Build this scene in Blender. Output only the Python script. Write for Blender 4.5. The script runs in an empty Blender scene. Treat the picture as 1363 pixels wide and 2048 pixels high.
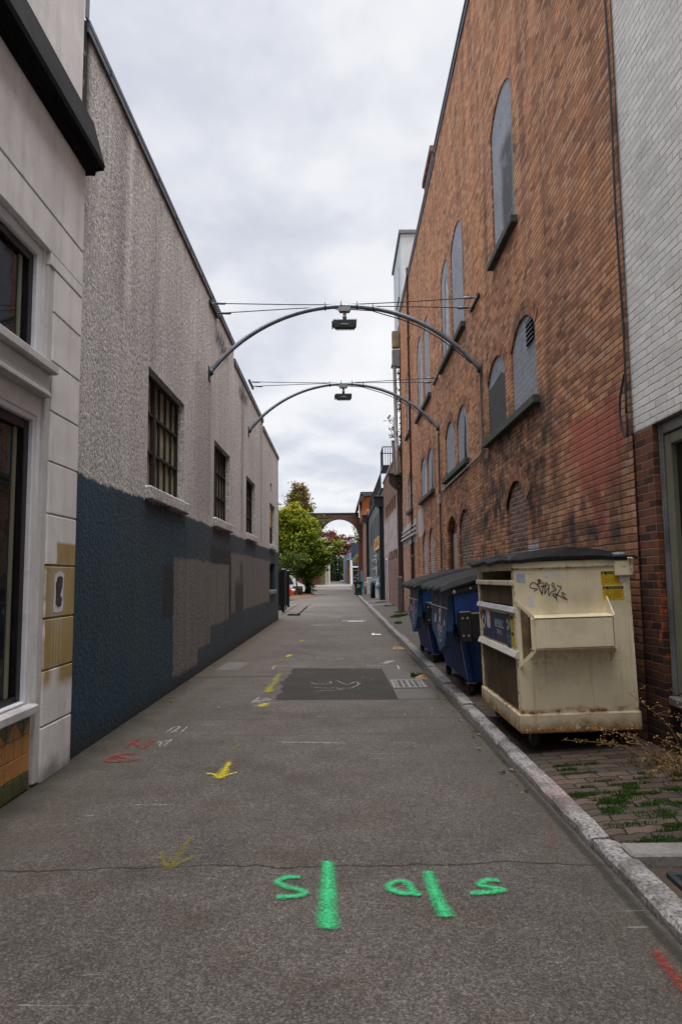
import bpy, math, random
import numpy as np
from mathutils import Vector, Matrix
from mathutils.geometry import tessellate_polygon
R = math.radians
C = bpy.context.scene.collection
SC = bpy.context.scene

# ------------------------------------------------------------------ camera, sky, sun, exposure
cam_d = bpy.data.cameras.new('camera')
cam_d.sensor_fit = 'HORIZONTAL'; cam_d.sensor_width = 24.0; cam_d.lens = 24.0
cam_d.clip_start = 0.05; cam_d.clip_end = 3000
cam = bpy.data.objects.new('camera', cam_d); C.objects.link(cam)
cam.matrix_world = (Matrix.Translation((0, 0, 1.55)) @ Matrix.Rotation(R(-0.078), 4, 'Z')
                    @ Matrix.Rotation(R(90 + 5.49), 4, 'X') @ Matrix.Rotation(R(-0.6), 4, 'Z'))
SC.camera = cam
SUN_EL, SUN_AZ = 74, 135            # azimuth clockwise from +Y
sun_d = bpy.data.lights.new('sun', 'SUN'); sun_d.energy = 1.5; sun_d.angle = R(50); sun_d.color = (1.0, 0.96, 0.9)
sun = bpy.data.objects.new('sun', sun_d); C.objects.link(sun)
sv = Vector((math.sin(R(SUN_AZ)) * math.cos(R(SUN_EL)), math.cos(R(SUN_AZ)) * math.cos(R(SUN_EL)), math.sin(R(SUN_EL))))
sun.rotation_euler = sv.to_track_quat('Z', 'Y').to_euler()
SC.view_settings.view_transform = 'Standard'; SC.view_settings.look = 'None'
SC.view_settings.exposure = 1.25; SC.view_settings.gamma = 1.0
SC.cycles.use_denoising = True
SC.cycles.max_bounces = 6; SC.cycles.diffuse_bounces = 4; SC.cycles.transparent_max_bounces = 8

# ------------------------------------------------------------------ node helper
class G:
    def __init__(s, tree):
        s.t = tree; s._p = None
    def n(s, typ, ins=None, **kw):
        d = s.t.nodes.new('ShaderNode' + typ)
        for k, v in kw.items(): setattr(d, k, v)
        for k, v in (ins or {}).items(): s.set(d.inputs[k], v)
        return d
    def set(s, sock, v):
        if isinstance(v, bpy.types.NodeSocket): s.t.links.new(v, sock)
        else:
            if isinstance(v, (tuple, list)) and len(v) == 3 and sock.type == 'RGBA': v = (*v, 1)
            sock.default_value = v
    def m(s, op, a, b=None, c=None, clamp=False):
        d = s.n('Math', operation=op); d.use_clamp = clamp
        s.set(d.inputs[0], a)
        if b is not None: s.set(d.inputs[1], b)
        if c is not None: s.set(d.inputs[2], c)
        return d.outputs[0]
    def mix(s, f, a, b, blend='MIX'):
        d = s.n('Mix', data_type='RGBA', blend_type=blend)
        s.set(d.inputs[0], f); s.set(d.inputs[6], a); s.set(d.inputs[7], b)
        return d.outputs[2]
    def noise(s, vec, scale, detail=3, rough=.55, dist=0.):
        return s.n('TexNoise', {'Vector': vec, 'Scale': scale, 'Detail': detail, 'Roughness': rough, 'Distortion': dist}).outputs[0]
    def vor(s, vec, scale, out='Distance', feature='F1', rnd=1.0):
        return s.n('TexVoronoi', {'Vector': vec, 'Scale': scale, 'Randomness': rnd}, feature=feature).outputs[out]
    def ramp(s, f, stops, interp='LINEAR'):
        d = s.n('ValToRGB', {'Fac': f}); cr = d.color_ramp; cr.interpolation = interp
        while len(cr.elements) < len(stops): cr.elements.new(0.5)
        for e, (p, c) in zip(cr.elements, stops):
            e.position = p; e.color = (c, c, c, 1) if isinstance(c, (int, float)) else (*c, 1)
        return d.outputs[0]
    def mr(s, v, a, b, c=0., d=1., smooth=False):
        x = s.n('MapRange', {0: v, 1: a, 2: b, 3: c, 4: d}, interpolation_type='SMOOTHSTEP' if smooth else 'LINEAR')
        return x.outputs[0]
    def pos(s):
        if s._p is None:
            g = s.n('NewGeometry'); q = s.n('SeparateXYZ', {0: g.outputs['Position']})
            s._p = (g.outputs['Position'], q.outputs[0], q.outputs[1], q.outputs[2])
        return s._p
    def objp(s):
        if s._p is None:
            g = s.n('TexCoord'); q = s.n('SeparateXYZ', {0: g.outputs['Object']})
            s._p = (g.outputs['Object'], q.outputs[0], q.outputs[1], q.outputs[2])
        return s._p
    def vec(s, x, y, z=0.):
        return s.n('CombineXYZ', {0: x, 1: y, 2: z}).outputs[0]
    def rect(s, u, v, u0, u1, v0, v1, soft=.02):
        a = s.mr(u, u0 - soft, u0 + soft); b = s.mr(u, u1 - soft, u1 + soft, 1, 0)
        c = s.mr(v, v0 - soft, v0 + soft); d = s.mr(v, v1 - soft, v1 + soft, 1, 0)
        return s.m('MULTIPLY', s.m('MULTIPLY', a, b), s.m('MULTIPLY', c, d))
    def mx(s, *a):
        r = a[0]
        for b in a[1:]: r = s.m('MAXIMUM', r, b)
        return r
    def bump(s, h, strength, dist, normal=None):
        d = s.n('Bump', {'Height': h, 'Strength': strength, 'Distance': dist})
        if normal is not None: s.set(d.inputs['Normal'], normal)
        return d.outputs[0]
    def out(s, color, rough=.85, normal=None, metal=0., spec=.35, alpha=None, trans=0.):
        b = s.n('BsdfPrincipled', {'Base Color': color, 'Roughness': rough, 'Metallic': metal, 'Specular IOR Level': spec})
        if normal is not None: s.set(b.inputs['Normal'], normal)
        if alpha is not None: s.set(b.inputs['Alpha'], alpha)
        sh = b.outputs[0]
        if trans:
            t = s.n('BsdfTranslucent', {'Color': color})
            sh = s.n('MixShader', {0: trans, 1: sh, 2: t.outputs[0]}).outputs[0]
        o = s.n('OutputMaterial', {'Surface': sh})
        return b

def newmat(name):
    m = bpy.data.materials.new(name); m.use_nodes = True; m.node_tree.nodes.clear()
    return m, G(m.node_tree)

def plain(name, col, rough=.6, metal=0., var=.25, scale=6., bump=0., bscale=60., spec=.35, dirt=0., dirtcol=(.03, .025, .02)):
    """One colour with uneven wear: two octaves of mottling, a little roughness variation, optional grime blotches."""
    m, g = newmat(name); p = g.pos()[0]
    n1 = g.noise(p, scale, 5, .65); n2 = g.noise(p, scale * 9, 3)
    f = g.m('ADD', g.m('MULTIPLY', n1, .7), g.m('MULTIPLY', n2, .3))
    lo = tuple(c * (1 - var) for c in col); hi = tuple(min(1, c * (1 + var)) for c in col)
    c = g.mix(g.mr(f, .35, .65), lo, hi)
    if dirt:
        d = g.mr(g.noise(p, scale * .6 + 1.3, 6, .7), .52, .72)
        c = g.mix(g.m('MULTIPLY', d, dirt), c, dirtcol)
    nrm = g.bump(g.noise(p, bscale, 3), bump, .01) if bump else None
    g.out(c, g.mr(n1, .3, .7, max(.02, rough - .1), min(1, rough + .1)), nrm, metal, spec)
    return m

# ------------------------------------------------------------------ world: overcast cloud layer over a Nishita sky
w = bpy.data.worlds.new('World'); SC.world = w; w.use_nodes = True; w.node_tree.nodes.clear()
g = G(w.node_tree)
sky = g.n('TexSky', sky_type='NISHITA', sun_disc=False, sun_elevation=R(SUN_EL), sun_rotation=R(SUN_AZ))
tc = g.n('TexCoord'); q = g.n('SeparateXYZ', {0: tc.outputs['Generated']})
dz = g.m('ADD', g.m('MAXIMUM', q.outputs[2], 0.0), .16)
pl = g.vec(g.m('DIVIDE', q.outputs[0], dz), g.m('MULTIPLY', g.m('DIVIDE', q.outputs[1], dz), .8), 0.0)
c1 = g.noise(pl, 0.9, 6, .54, .15)
c2 = g.noise(g.n('Mapping', {'Vector': pl, 'Location': (3.1, 7.7, 0)}).outputs[0], 2.6, 6, .55, .1)
cf = g.m('ADD', g.m('MULTIPLY', c1, .68), g.m('MULTIPLY', c2, .32))
cl = g.ramp(cf, [(.37, (2.3, 2.46, 2.82)), (.465, (3.0, 3.1, 3.4)), (.53, (3.75, 3.78, 3.92)), (.61, (4.2, 4.19, 4.2))])
zen = g.mr(q.outputs[2], .70, .93, 1.0, 5.9, True)           # overhead sky boosted well beyond overcast, added fill for walls and road
cl = g.mix(1.0, cl, zen, 'MULTIPLY')
col = g.mix(.95, sky.outputs[0], cl)
bg = g.n('Background', {'Color': col, 'Strength': 0.1})
g.n('OutputWorld', {'Surface': bg.outputs[0]})

# ------------------------------------------------------------------ mesh builder and scene tree
class MB:
    def __init__(s): s.v = []; s.f = []; s.mi = []; s.a = []
    def add(s, vs, fs, m=0, a=0.):
        k = len(s.v); s.v += [tuple(x) for x in vs]
        s.a += (list(a) if isinstance(a, (list, tuple)) else [a] * len(vs))
        s.f += [tuple(i + k for i in f) for f in fs]; s.mi += [m] * len(fs)
        return s
    def hexa(s, p, m=0, a=0.):   # p: 4 bottom, 4 top (same order)
        return s.add(p, [(3, 2, 1, 0), (4, 5, 6, 7), (0, 1, 5, 4), (1, 2, 6, 5), (2, 3, 7, 6), (3, 0, 4, 7)], m, a)
    def box(s, x0, x1, y0, y1, z0, z1, m=0, a=0.):
        return s.hexa([(x0, y0, z0), (x1, y0, z0), (x1, y1, z0), (x0, y1, z0), (x0, y0, z1), (x1, y0, z1), (x1, y1, z1), (x0, y1, z1)], m, a)
    def bbox(s, x0, x1, y0, y1, z0, z1, b=.01, m=0):
        """box with chamfered edges"""
        xs, ys, zs = (x0, x1), (y0, y1), (z0, z1); vs = []; idx = {}
        for i in (0, 1):
            for j in (0, 1):
                for k in (0, 1):
                    for ax in range(3):
                        p = [xs[i], ys[j], zs[k]]; sg = [1 - 2 * i, 1 - 2 * j, 1 - 2 * k]
                        for o in range(3):
                            if o != ax: p[o] += sg[o] * b
                        idx[(i, j, k, ax)] = len(vs); vs.append(p)
        fs = []
        for ax in range(3):
            o = [q for q in range(3) if q != ax]
            for d in (0, 1):
                ring = []
                for (u, v) in ((0, 0), (1, 0), (1, 1), (0, 1)):
                    key = [0, 0, 0]; key[ax] = d; key[o[0]] = u; key[o[1]] = v
                    ring.append(idx[(*key, ax)])
                fs.append(ring)
            for u in (0, 1):
                for v in (0, 1):
                    k0 = [0, 0, 0]; k1 = [0, 0, 0]; k0[ax] = 0; k1[ax] = 1
                    for kk in (k0, k1): kk[o[0]] = u; kk[o[1]] = v
                    fs.append([idx[(*k0, o[0])], idx[(*k1, o[0])], idx[(*k1, o[1])], idx[(*k0, o[1])]])
        for i in (0, 1):
            for j in (0, 1):
                for k in (0, 1): fs.append([idx[(i, j, k, q)] for q in range(3)])
        return s.add(vs, fs, m)
    def prism(s, poly, fn, d0, d1, m=0, caps=True, a=0.):
        """poly 2D outline, fn(u, v, d) -> xyz, extruded from d0 to d1"""
        n = len(poly); vs = [fn(u, v, d0) for u, v in poly] + [fn(u, v, d1) for u, v in poly]
        fs = [(i, (i + 1) % n, n + (i + 1) % n, n + i) for i in range(n)]
        if caps:
            for t in tessellate_polygon([[Vector((u, v, 0)) for u, v in poly]]):
                fs.append(tuple(t)); fs.append(tuple(n + i for i in t))
        return s.add(vs, fs, m, a)
    def tube(s, pts, r, n=8, m=0, caps=True):
        pts = [Vector(p) for p in pts]; rs = r if isinstance(r, (list, tuple)) else [r] * len(pts)
        vs = []; up = None
        for i, p in enumerate(pts):
            t = (pts[min(i + 1, len(pts) - 1)] - pts[max(i - 1, 0)]).normalized()
            if up is None: up = Vector((0, 0, 1)) if abs(t.z) < .9 else Vector((1, 0, 0))
            a = t.cross(up)
            if a.length < 1e-4: a = t.cross(Vector((0, 1, 0)))
            a.normalize(); b = a.cross(t).normalized(); up = b
            for k in range(n):
                an = 2 * math.pi * k / n
                vs.append(p + (a * math.cos(an) + b * math.sin(an)) * rs[i])
        fs = []
        for i in range(len(pts) - 1):
            for k in range(n):
                fs.append((i * n + k, i * n + (k + 1) % n, (i + 1) * n + (k + 1) % n, (i + 1) * n + k))
        if caps: fs += [tuple(range(n)), tuple(range((len(pts) - 1) * n, len(pts) * n))]
        return s.add(vs, fs, m)
    def lathe(s, prof, axis, c, n=16, m=0):
        """prof [(r, h)] about axis 'x','y','z' through c"""
        vs = []
        for r, h in prof:
            for k in range(n):
                a = 2 * math.pi * k / n; u, v = r * math.cos(a), r * math.sin(a)
                p = {'x': (h, u, v), 'y': (u, h, v), 'z': (u, v, h)}[axis]
                vs.append((p[0] + c[0], p[1] + c[1], p[2] + c[2]))
        fs = [(i * n + k, i * n + (k + 1) % n, (i + 1) * n + (k + 1) % n, (i + 1) * n + k) for i in range(len(prof) - 1) for k in range(n)]
        return s.add(vs, fs, m)
    def plate(s, pts3, m=0, a=0.):
        return s.add(pts3, [tuple(range(len(pts3)))], m, a)
    def build(s, name, mats, parent=None, base=(0, 0, 0), smooth=False, loc=None, bevel=0.):
        me = bpy.data.meshes.new(name)
        b = Vector(base)
        me.from_pydata([tuple(Vector(v) - b) for v in s.v], [], s.f); me.update()
        for mt in (mats if isinstance(mats, (list, tuple)) else [mats]): me.materials.append(mt)
        me.polygons.foreach_set('material_index', s.mi)
        if smooth: me.polygons.foreach_set('use_smooth', [True] * len(me.polygons))
        if any(s.a):
            at = me.attributes.new('tint', 'FLOAT', 'POINT'); at.data.foreach_set('value', s.a)
        o = bpy.data.objects.new(name, me); C.objects.link(o)
        if parent is not None: o.parent = parent
        o.location = loc if loc is not None else (base if parent is None else (0, 0, 0))
        if bevel:
            md = o.modifiers.new('bevel', 'BEVEL'); md.width = bevel; md.segments = 2; md.limit_method = 'ANGLE'; md.angle_limit = R(40)
        return o

def tag(o, label=None, cat=None, group=None, kind=None):
    for k, v in (('label', label), ('category', cat), ('group', group), ('kind', kind)):
        if v: o[k] = v
    return o
def thing(name, label, cat, loc=(0, 0, 0), group=None, rot=None):
    o = bpy.data.objects.new(name, None); C.objects.link(o); o.location = loc; o.empty_display_size = .2
    if rot: o.rotation_euler = rot
    return tag(o, label, cat, group)
def copy_tree(o, parent=None):
    c = o.copy(); C.objects.link(c)
    if parent is not None: c.parent = parent
    for ch in list(o.children): copy_tree(ch, c)
    return c
def dup(root, loc, label, rot=None):
    c = copy_tree(root); c.location = loc; c['label'] = label
    if rot: c.rotation_euler = rot
    return c

def facade(mb, X, outline, holes, depth, m=0, mrev=None):
    """wall front at x = X with outline and holes given in (y, z); hole reveals go back by depth (signed)"""
    loops = [outline] + holes
    flat = [p for l in loops for p in l]
    tris = tessellate_polygon([[Vector((p[0], p[1], 0)) for p in l] for l in loops])
    mb.add([(X, y, z) for y, z in flat], [tuple(t) for t in tris], m)
    for h in holes:
        n = len(h)
        mb.add([(X, y, z) for y, z in h] + [(X + depth, y, z) for y, z in h],
               [(i, (i + 1) % n, n + (i + 1) % n, n + i) for i in range(n)], m if mrev is None else mrev)
def rectp(y0, y1, z0, z1): return [(y0, z0), (y1, z0), (y1, z1), (y0, z1)]
def archp(y0, y1, z0, z1, rise, n=12):
    """segmental arch: z1 is the crown, springing at z1 - rise"""
    h = (y1 - y0) / 2; rr = (h * h + rise * rise) / (2 * rise); cz = z1 - rr; cy = (y0 + y1) / 2
    a = math.asin(min(1, h / rr)); a = math.pi - a if rise > h else a
    return [(y0, z0), (y1, z0)] + [(cy + rr * math.sin(t), cz + rr * math.cos(t)) for t in [a - 2 * a * i / n for i in range(n + 1)]]

def text_geo(s, size):
    cu = bpy.data.curves.new('t', 'FONT'); cu.body = s; cu.size = size; cu.align_x = 'CENTER'; cu.align_y = 'CENTER'; cu.resolution_u = 2
    ob = bpy.data.objects.new('t', cu); C.objects.link(ob)
    bpy.context.view_layer.update()
    me = bpy.data.meshes.new_from_object(ob.evaluated_get(bpy.context.evaluated_depsgraph_get()))
    vs = [tuple(v.co) for v in me.vertices]; fs = [tuple(p.vertices) for p in me.polygons]
    bpy.data.objects.remove(ob); bpy.data.curves.remove(cu); bpy.data.meshes.remove(me)
    return vs, fs
def put_text(mb, s, size, org, ud, vd, m=0, squeeze=1.):
    vs, fs = text_geo(s, size); o, u, v = Vector(org), Vector(ud), Vector(vd)
    mb.add([o + u * (x * squeeze) + v * y for x, y, _ in vs], fs, m)
def ribbon(mb, pts, wd, nrm, m=0):
    """flat hand-drawn stroke along 3D pts, lying in the plane with normal nrm"""
    P = [Vector(p) for p in pts]; N = Vector(nrm); vs = []; fs = []
    for i, p in enumerate(P):
        t = (P[min(i + 1, len(P) - 1)] - P[max(i - 1, 0)]).normalized(); b = N.cross(t).normalized()
        w_ = wd * (.75 if i in (0, len(P) - 1) else 1)
        vs += [p + b * w_ / 2 + N * i * 2e-4, p - b * w_ / 2 + N * i * 2e-4]
    for i in range(len(P) - 1): fs.append((2 * i, 2 * i + 1, 2 * i + 3, 2 * i + 2))
    mb.add(vs, fs, m)
def smooth_pts(pts, k=4):
    """Catmull-Rom through pts (tuples of any dimension)"""
    P = [np.array(p, float) for p in pts]; P = [2 * P[0] - P[1]] + P + [2 * P[-1] - P[-2]]; o = []
    for i in range(1, len(P) - 2):
        for j in range(k):
            t = j / k
            o.append(tuple(.5 * (2 * P[i] + (P[i + 1] - P[i - 1]) * t + (2 * P[i - 1] - 5 * P[i] + 4 * P[i + 1] - P[i + 2]) * t * t
                     + (3 * P[i] - P[i - 1] - 3 * P[i + 1] + P[i + 2]) * t ** 3)))
    o.append(tuple(P[-2])); return o
rng = random.Random(7)
XL, XR = -2.36, 2.6
# ------------------------------------------------------------------ materials of the setting
def m_stucco():
    m, g = newmat('pebble_dash_stucco'); p, x, y, z = g.pos()
    yz = g.vec(y, z, x)
    fine = g.mix(.45, g.n('TexVoronoi', {'Vector': p, 'Scale': 80.}).outputs['Color'], g.noise(p, 58, 4, .75)); fine = g.n('SeparateColor', {0: fine}).outputs[0]; mid = g.noise(p, 20, 3, .6)
    streak = g.noise(g.vec(g.m('MULTIPLY', y, 2.2), g.m('MULTIPLY', z, .25), x), 1.6, 5, .65)
    big = g.noise(p, .5, 4, .6)
    f = g.m('ADD', g.m('MULTIPLY', fine, .55), g.m('MULTIPLY', mid, .45))
    c = g.ramp(f, [(.25, (.13, .112, .105)), (.40, (.365, .338, .326)), (.54, (.52, .487, .475)), (.74, (.80, .765, .75))])
    c = g.mix(1., c, g.ramp(g.m('ADD', g.m('MULTIPLY', streak, .6), g.m('MULTIPLY', big, .4)), [(.32, .78), (.5, .98), (.68, 1.18)]), 'MULTIPLY')
    # pale run marks and dark seams in the render
    seam = g.rect(g.m('ADD', y, g.m('MULTIPLY', g.noise(p, 3, 3), .25)), z, 7.45, 7.62, 4.6, 6.7, .09)
    c = g.mix(g.m('MULTIPLY', seam, .6), c, (.80, .77, .75))
    for (a, b, z0, z1, k) in ((16.2, 16.5, 2.6, 6.4, .5), (20.2, 20.45, 2.6, 6.2, .55), (10.9, 12.4, 2.6, 5.2, .25), (8.3, 8.6, 4.2, 6.4, .25), (6.9, 7.3, 4.4, 6.8, .3)):
        d = g.rect(g.m('ADD', y, g.m('MULTIPLY', g.noise(p, 2.5, 3), .3)), z, a + .15, b + .15, z0, z1, .14)
        c = g.mix(g.m('MULTIPLY', d, k), c, (.085, .072, .066))
    thin = g.noise(g.vec(g.m('MULTIPLY', y, 9.), g.m('MULTIPLY', z, .30), 0.), 1.5, 4, .6)
    lt = g.m('MULTIPLY', g.mr(thin, .54, .66), g.mr(g.m('ADD', z, g.m('MULTIPLY', big, 2.)), 4.6, 6.6)); c = g.mix(g.m('MULTIPLY', lt, .42), c, (.74, .71, .69))
    thin2 = g.noise(g.vec(g.m('MULTIPLY', y, 6.), g.m('MULTIPLY', z, .25), 5.), 1.5, 4, .6)
    dk_ = g.m('MULTIPLY', g.mr(thin2, .55, .66), g.mr(g.m('ADD', z, g.m('MULTIPLY', big, 2.5)), 5.4, 7.4)); c = g.mix(g.m('MULTIPLY', dk_, .3), c, (.12, .105, .095))
    for (a, b) in ((8.3, 10.2), (12.7, 14.5), (17.1, 18.9)):
        un = g.m('MULTIPLY', g.rect(y, z, a, b, 1.2, 2.56, .08), g.mr(thin2, .48, .60)); c = g.mix(g.m('MULTIPLY', un, .5), c, (.08, .07, .062))
    # moss in the corner against the storefront and along the coping
    moss = g.m('MULTIPLY', g.rect(g.m('ADD', y, g.m('MULTIPLY', g.noise(p, 5, 3), .08)), z, 5.8, 6.14, 5.5, 7.0, .05), g.mr(g.noise(p, 9, 4), .18, .42))
    c = g.mix(moss, c, (.02, .022, .012))
    top = g.m('MULTIPLY', g.mr(z, 6.25, 6.75), g.mr(g.noise(p, 5, 4), .45, .7))
    c = g.mix(g.m('MULTIPLY', top, .45), c, (.05, .045, .045))
    # blue painted dado with grey cover-up patches
    wob = g.m('ADD', g.m('MULTIPLY', g.m('SUBTRACT', g.noise(p, 14, 3), .5), .10), g.m('MULTIPLY', g.m('SUBTRACT', g.noise(p, 2.6, 3), .5), .10))
    zz = g.m('ADD', z, wob); yy = g.m('ADD', y, g.m('MULTIPLY', wob, 1.8))
    blue = g.mr(zz, 2.50, 2.525, 1, 0)
    pc = g.mix(g.mr(g.noise(p, .7, 4), .4, .65), (.015, .046, .076), (.024, .048, .064))
    far = g.mr(y, 9.5, 12.5)
    pc = g.mix(g.m('MULTIPLY', far, .8), pc, (.042, .054, .064))
    dk = g.mx(g.rect(yy, zz, 9.07, 9.66, 1.02, 1.76), g.rect(yy, zz, 12.4, 14.7, 1.80, 2.12), g.rect(yy, zz, 14.5, 14.78, .7, 1.84))
    pc = g.mix(g.m('MULTIPLY', dk, .85), pc, (.015, .018, .021))
    gp = g.mx(g.rect(yy, zz, 9.68, 11.36, .16, 1.86), g.rect(yy, zz, 11.3, 12.42, .40, 1.85), g.rect(yy, zz, 12.38, 14.48, .70, 1.83), g.rect(yy, zz, 14.76, 22.9, .80, 2.12))
    stain = g.m('MULTIPLY', g.rect(yy, zz, 15.3, 16.6, .15, 1.5, .12), .9)
    stain = g.mx(stain, g.m('MULTIPLY', g.rect(yy, zz, 16.0, 16.5, 1.4, 1.95, .1), .7))
    gc = g.mix(stain, (.148, .134, .124), (.026, .028, .030))
    chalk = g.m('MULTIPLY', g.rect(yy, zz, 17.0, 22.0, 1.0, 1.75, .3), g.mr(g.noise(g.vec(g.m('MULTIPLY', y, .5), g.m('MULTIPLY', z, 6), x), 3, 4, .7), .6, .64))
    gc = g.mix(g.m('MULTIPLY', chalk, .35), gc, (.25, .24, .23))
    pc = g.mix(gp, pc, gc)
    pcb = pc; roll = g.noise(g.vec(g.m('MULTIPLY', y, 3.2), g.m('MULTIPLY', z, .35), 0.), 1.4, 3); pc = g.mix(1., pc, g.ramp(roll, [(.35, .86), (.5, 1.), (.65, 1.12)]), 'MULTIPLY')
    pc = g.mix(1., pc, g.ramp(f, [(.25, .5), (.5, 1.), (.75, 1.8)]), 'MULTIPLY')
    c = g.mix(blue, c, pc)
    # splash-back dirt and spalls at the foot of the wall
    foot = g.m('MULTIPLY', g.mr(g.m('ADD', z, g.m('MULTIPLY', g.noise(p, 3, 4), .25)), .12, .36, 1, 0), .8)
    c = g.mix(foot, c, (.022, .020, .017))
    chip = g.m('MULTIPLY', g.mr(z, .05, .5, 1, 0), g.mr(g.noise(p, 16, 4, .7), .68, .72))
    c = g.mix(g.m('MULTIPLY', chip, .7), c, (.16, .15, .14))
    hole = g.mr(g.vor(g.vec(y, z, 0.), .9), .022, .03, 1, 0)
    c = g.mix(g.m('MULTIPLY', hole, .9), c, (.02, .02, .02))
    h = g.m('ADD', g.m('MULTIPLY', fine, .6), mid)
    g.out(c, g.mr(blue, 0, 1, .95, .6), g.bump(h, .8, .022), spec=.3)
    return m
def m_plaster():
    m, g = newmat('painted_plaster'); p, x, y, z = g.pos()
    n = g.noise(p, 2.2, 5, .6); f = g.noise(p, 30, 4, .6)
    c = g.mix(g.mr(n, .35, .65), (.60, .57, .565), (.72, .69, .69))
    st = g.noise(g.vec(g.m('MULTIPLY', y, 4), g.m('MULTIPLY', z, .4), x), 2, 4)
    c = g.mix(g.mr(st, .5, .8, 0, .35), c, (.28, .26, .25))
    wob = g.m('MULTIPLY', g.m('SUBTRACT', g.noise(p, 9, 3), .5), .10)
    zz = g.m('ADD', z, wob); yy = g.m('ADD', y, g.m('MULTIPLY', wob, .5))
    tan = g.mx(g.rect(yy, z, 5.58, 6.2, 1.68, 1.86, .012), g.rect(yy, z, 5.385, 6.2, .86, 1.68, .01), g.rect(yy, zz, 5.385, 5.52, .72, .9, .05), g.rect(yy, zz, 5.66, 6.2, .70, .9, .05))
    tc_ = g.mix(g.mr(n, .4, .6), (.30, .215, .085), (.36, .27, .12))
    wash = g.m('MULTIPLY', g.rect(yy, zz, 5.45, 5.75, 1.2, 1.66, .06), .55)
    tc_ = g.mix(wash, tc_, (.42, .36, .28))
    c = g.mix(tan, c, tc_)
    drip = None
    for d in (5.52, 5.585, 5.63, 5.70):
        l = g.rect(g.m('ADD', y, g.m('MULTIPLY', wob, .06)), z, d - .006, d + .006, .12, 1.28, .004); drip = l if drip is None else g.mx(drip, l)
    c = g.mix(g.m('MULTIPLY', drip, .55), c, (.55, .50, .44))
    foot = g.m('MULTIPLY', g.mr(g.m('ADD', z, g.m('MULTIPLY', g.noise(p, 6, 4), .3)), .16, .34, 1, 0), .75)
    c = g.mix(foot, c, (.12, .11, .09))
    chip = g.mr(g.noise(p, 7, 5, .7), .69, .72)
    c = g.mix(g.m('MULTIPLY', chip, .5), c, (.20, .18, .16))
    crk = g.mr(g.m('ABSOLUTE', g.m('SUBTRACT', g.noise(p, 1.1, 5, .6), .5)), .0, .004, 1, 0)
    c = g.mix(g.m('MULTIPLY', crk, .2), c, (.22, .20, .19))
    g.out(c, .75, g.bump(g.m('ADD', g.m('MULTIPLY', f, .4), n), .35, .012), spec=.3)
    return m
def m_brick(name, ramp, mortar, wdt=.205, hgt=.068, ms=.009, soot=.6, extra=None, axis='x', bscale=1., head=.5):
    """coursed brick: every brick its own shade; soot, wash and patches on top"""
    m, g = newmat(name); p, x, y, z = g.pos()
    u = {'x': y, 'y': x, 'xy': g.m('ADD', x, y)}[axis]
    wb = g.m('ADD', g.m('MULTIPLY', g.m('SUBTRACT', g.noise(p, 6, 2), .5), .018), g.m('MULTIPLY', g.m('SUBTRACT', g.noise(p, 34, 2), .5), .007))
    uv = g.vec(g.m('ADD', u, wb), g.m('ADD', z, wb), 0.)
    b = g.n('TexBrick', {'Vector': uv, 'Color1': (0, 0, 0), 'Color2': (1, 1, 1), 'Mortar': (.5, .5, .5), 'Scale': 1.0, 'Mortar Size': ms, 'Mortar Smooth': .25, 'Bias': 0., 'Brick Width': wdt, 'Row Height': hgt}, offset=.5, squash=1.)
    fz = g.m('FRACT', g.m('DIVIDE', g.m('ADD', z, wb), hgt)); bed = g.mr(g.m('MULTIPLY', g.m('MINIMUM', fz, g.m('SUBTRACT', 1., fz)), hgt), ms * .55, ms * 1.15, 1, 0)
    n1 = g.noise(p, 34, 4, .65); n2 = g.noise(p, .55, 5, .62); n3 = g.noise(p, 2.3, 5, .6)
    br = g.m('ADD', b.outputs[0], g.m('MULTIPLY', g.m('SUBTRACT', n1, .5), .7))
    c = g.ramp(br, ramp)
    c = g.mix(1., c, g.ramp(g.m('ADD', g.m('MULTIPLY', n3, .5), g.m('MULTIPLY', n2, .5)), [(.3, .60), (.46, .95), (.7, 1.25)]), 'MULTIPLY')
    jm = g.mx(g.m('MULTIPLY', bed, g.mr(n1, .25, .6, 1., .6)), g.m('MULTIPLY', b.outputs[1], head)); c = g.mix(jm, c, g.mix(g.mr(n3, .35, .65), mortar, tuple(v * .45 for v in mortar))); g.bed = bed
    if extra: c = extra(g, c, p, x, y, z, n1, n2, n3, b)
    if soot:
        s1 = g.m('MULTIPLY', g.mr(n2, .50, .68), g.mr(n3, .35, .6)); c = g.mix(g.m('MULTIPLY', s1, soot), c, (.035, .028, .024))
    h = g.m('SUBTRACT', g.m('MULTIPLY', n1, .5), g.mx(bed, g.m('MULTIPLY', b.outputs[1], .5)))
    g.out(c, .9, g.bump(h, .8, .012 * bscale), spec=.25)
    return m
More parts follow.
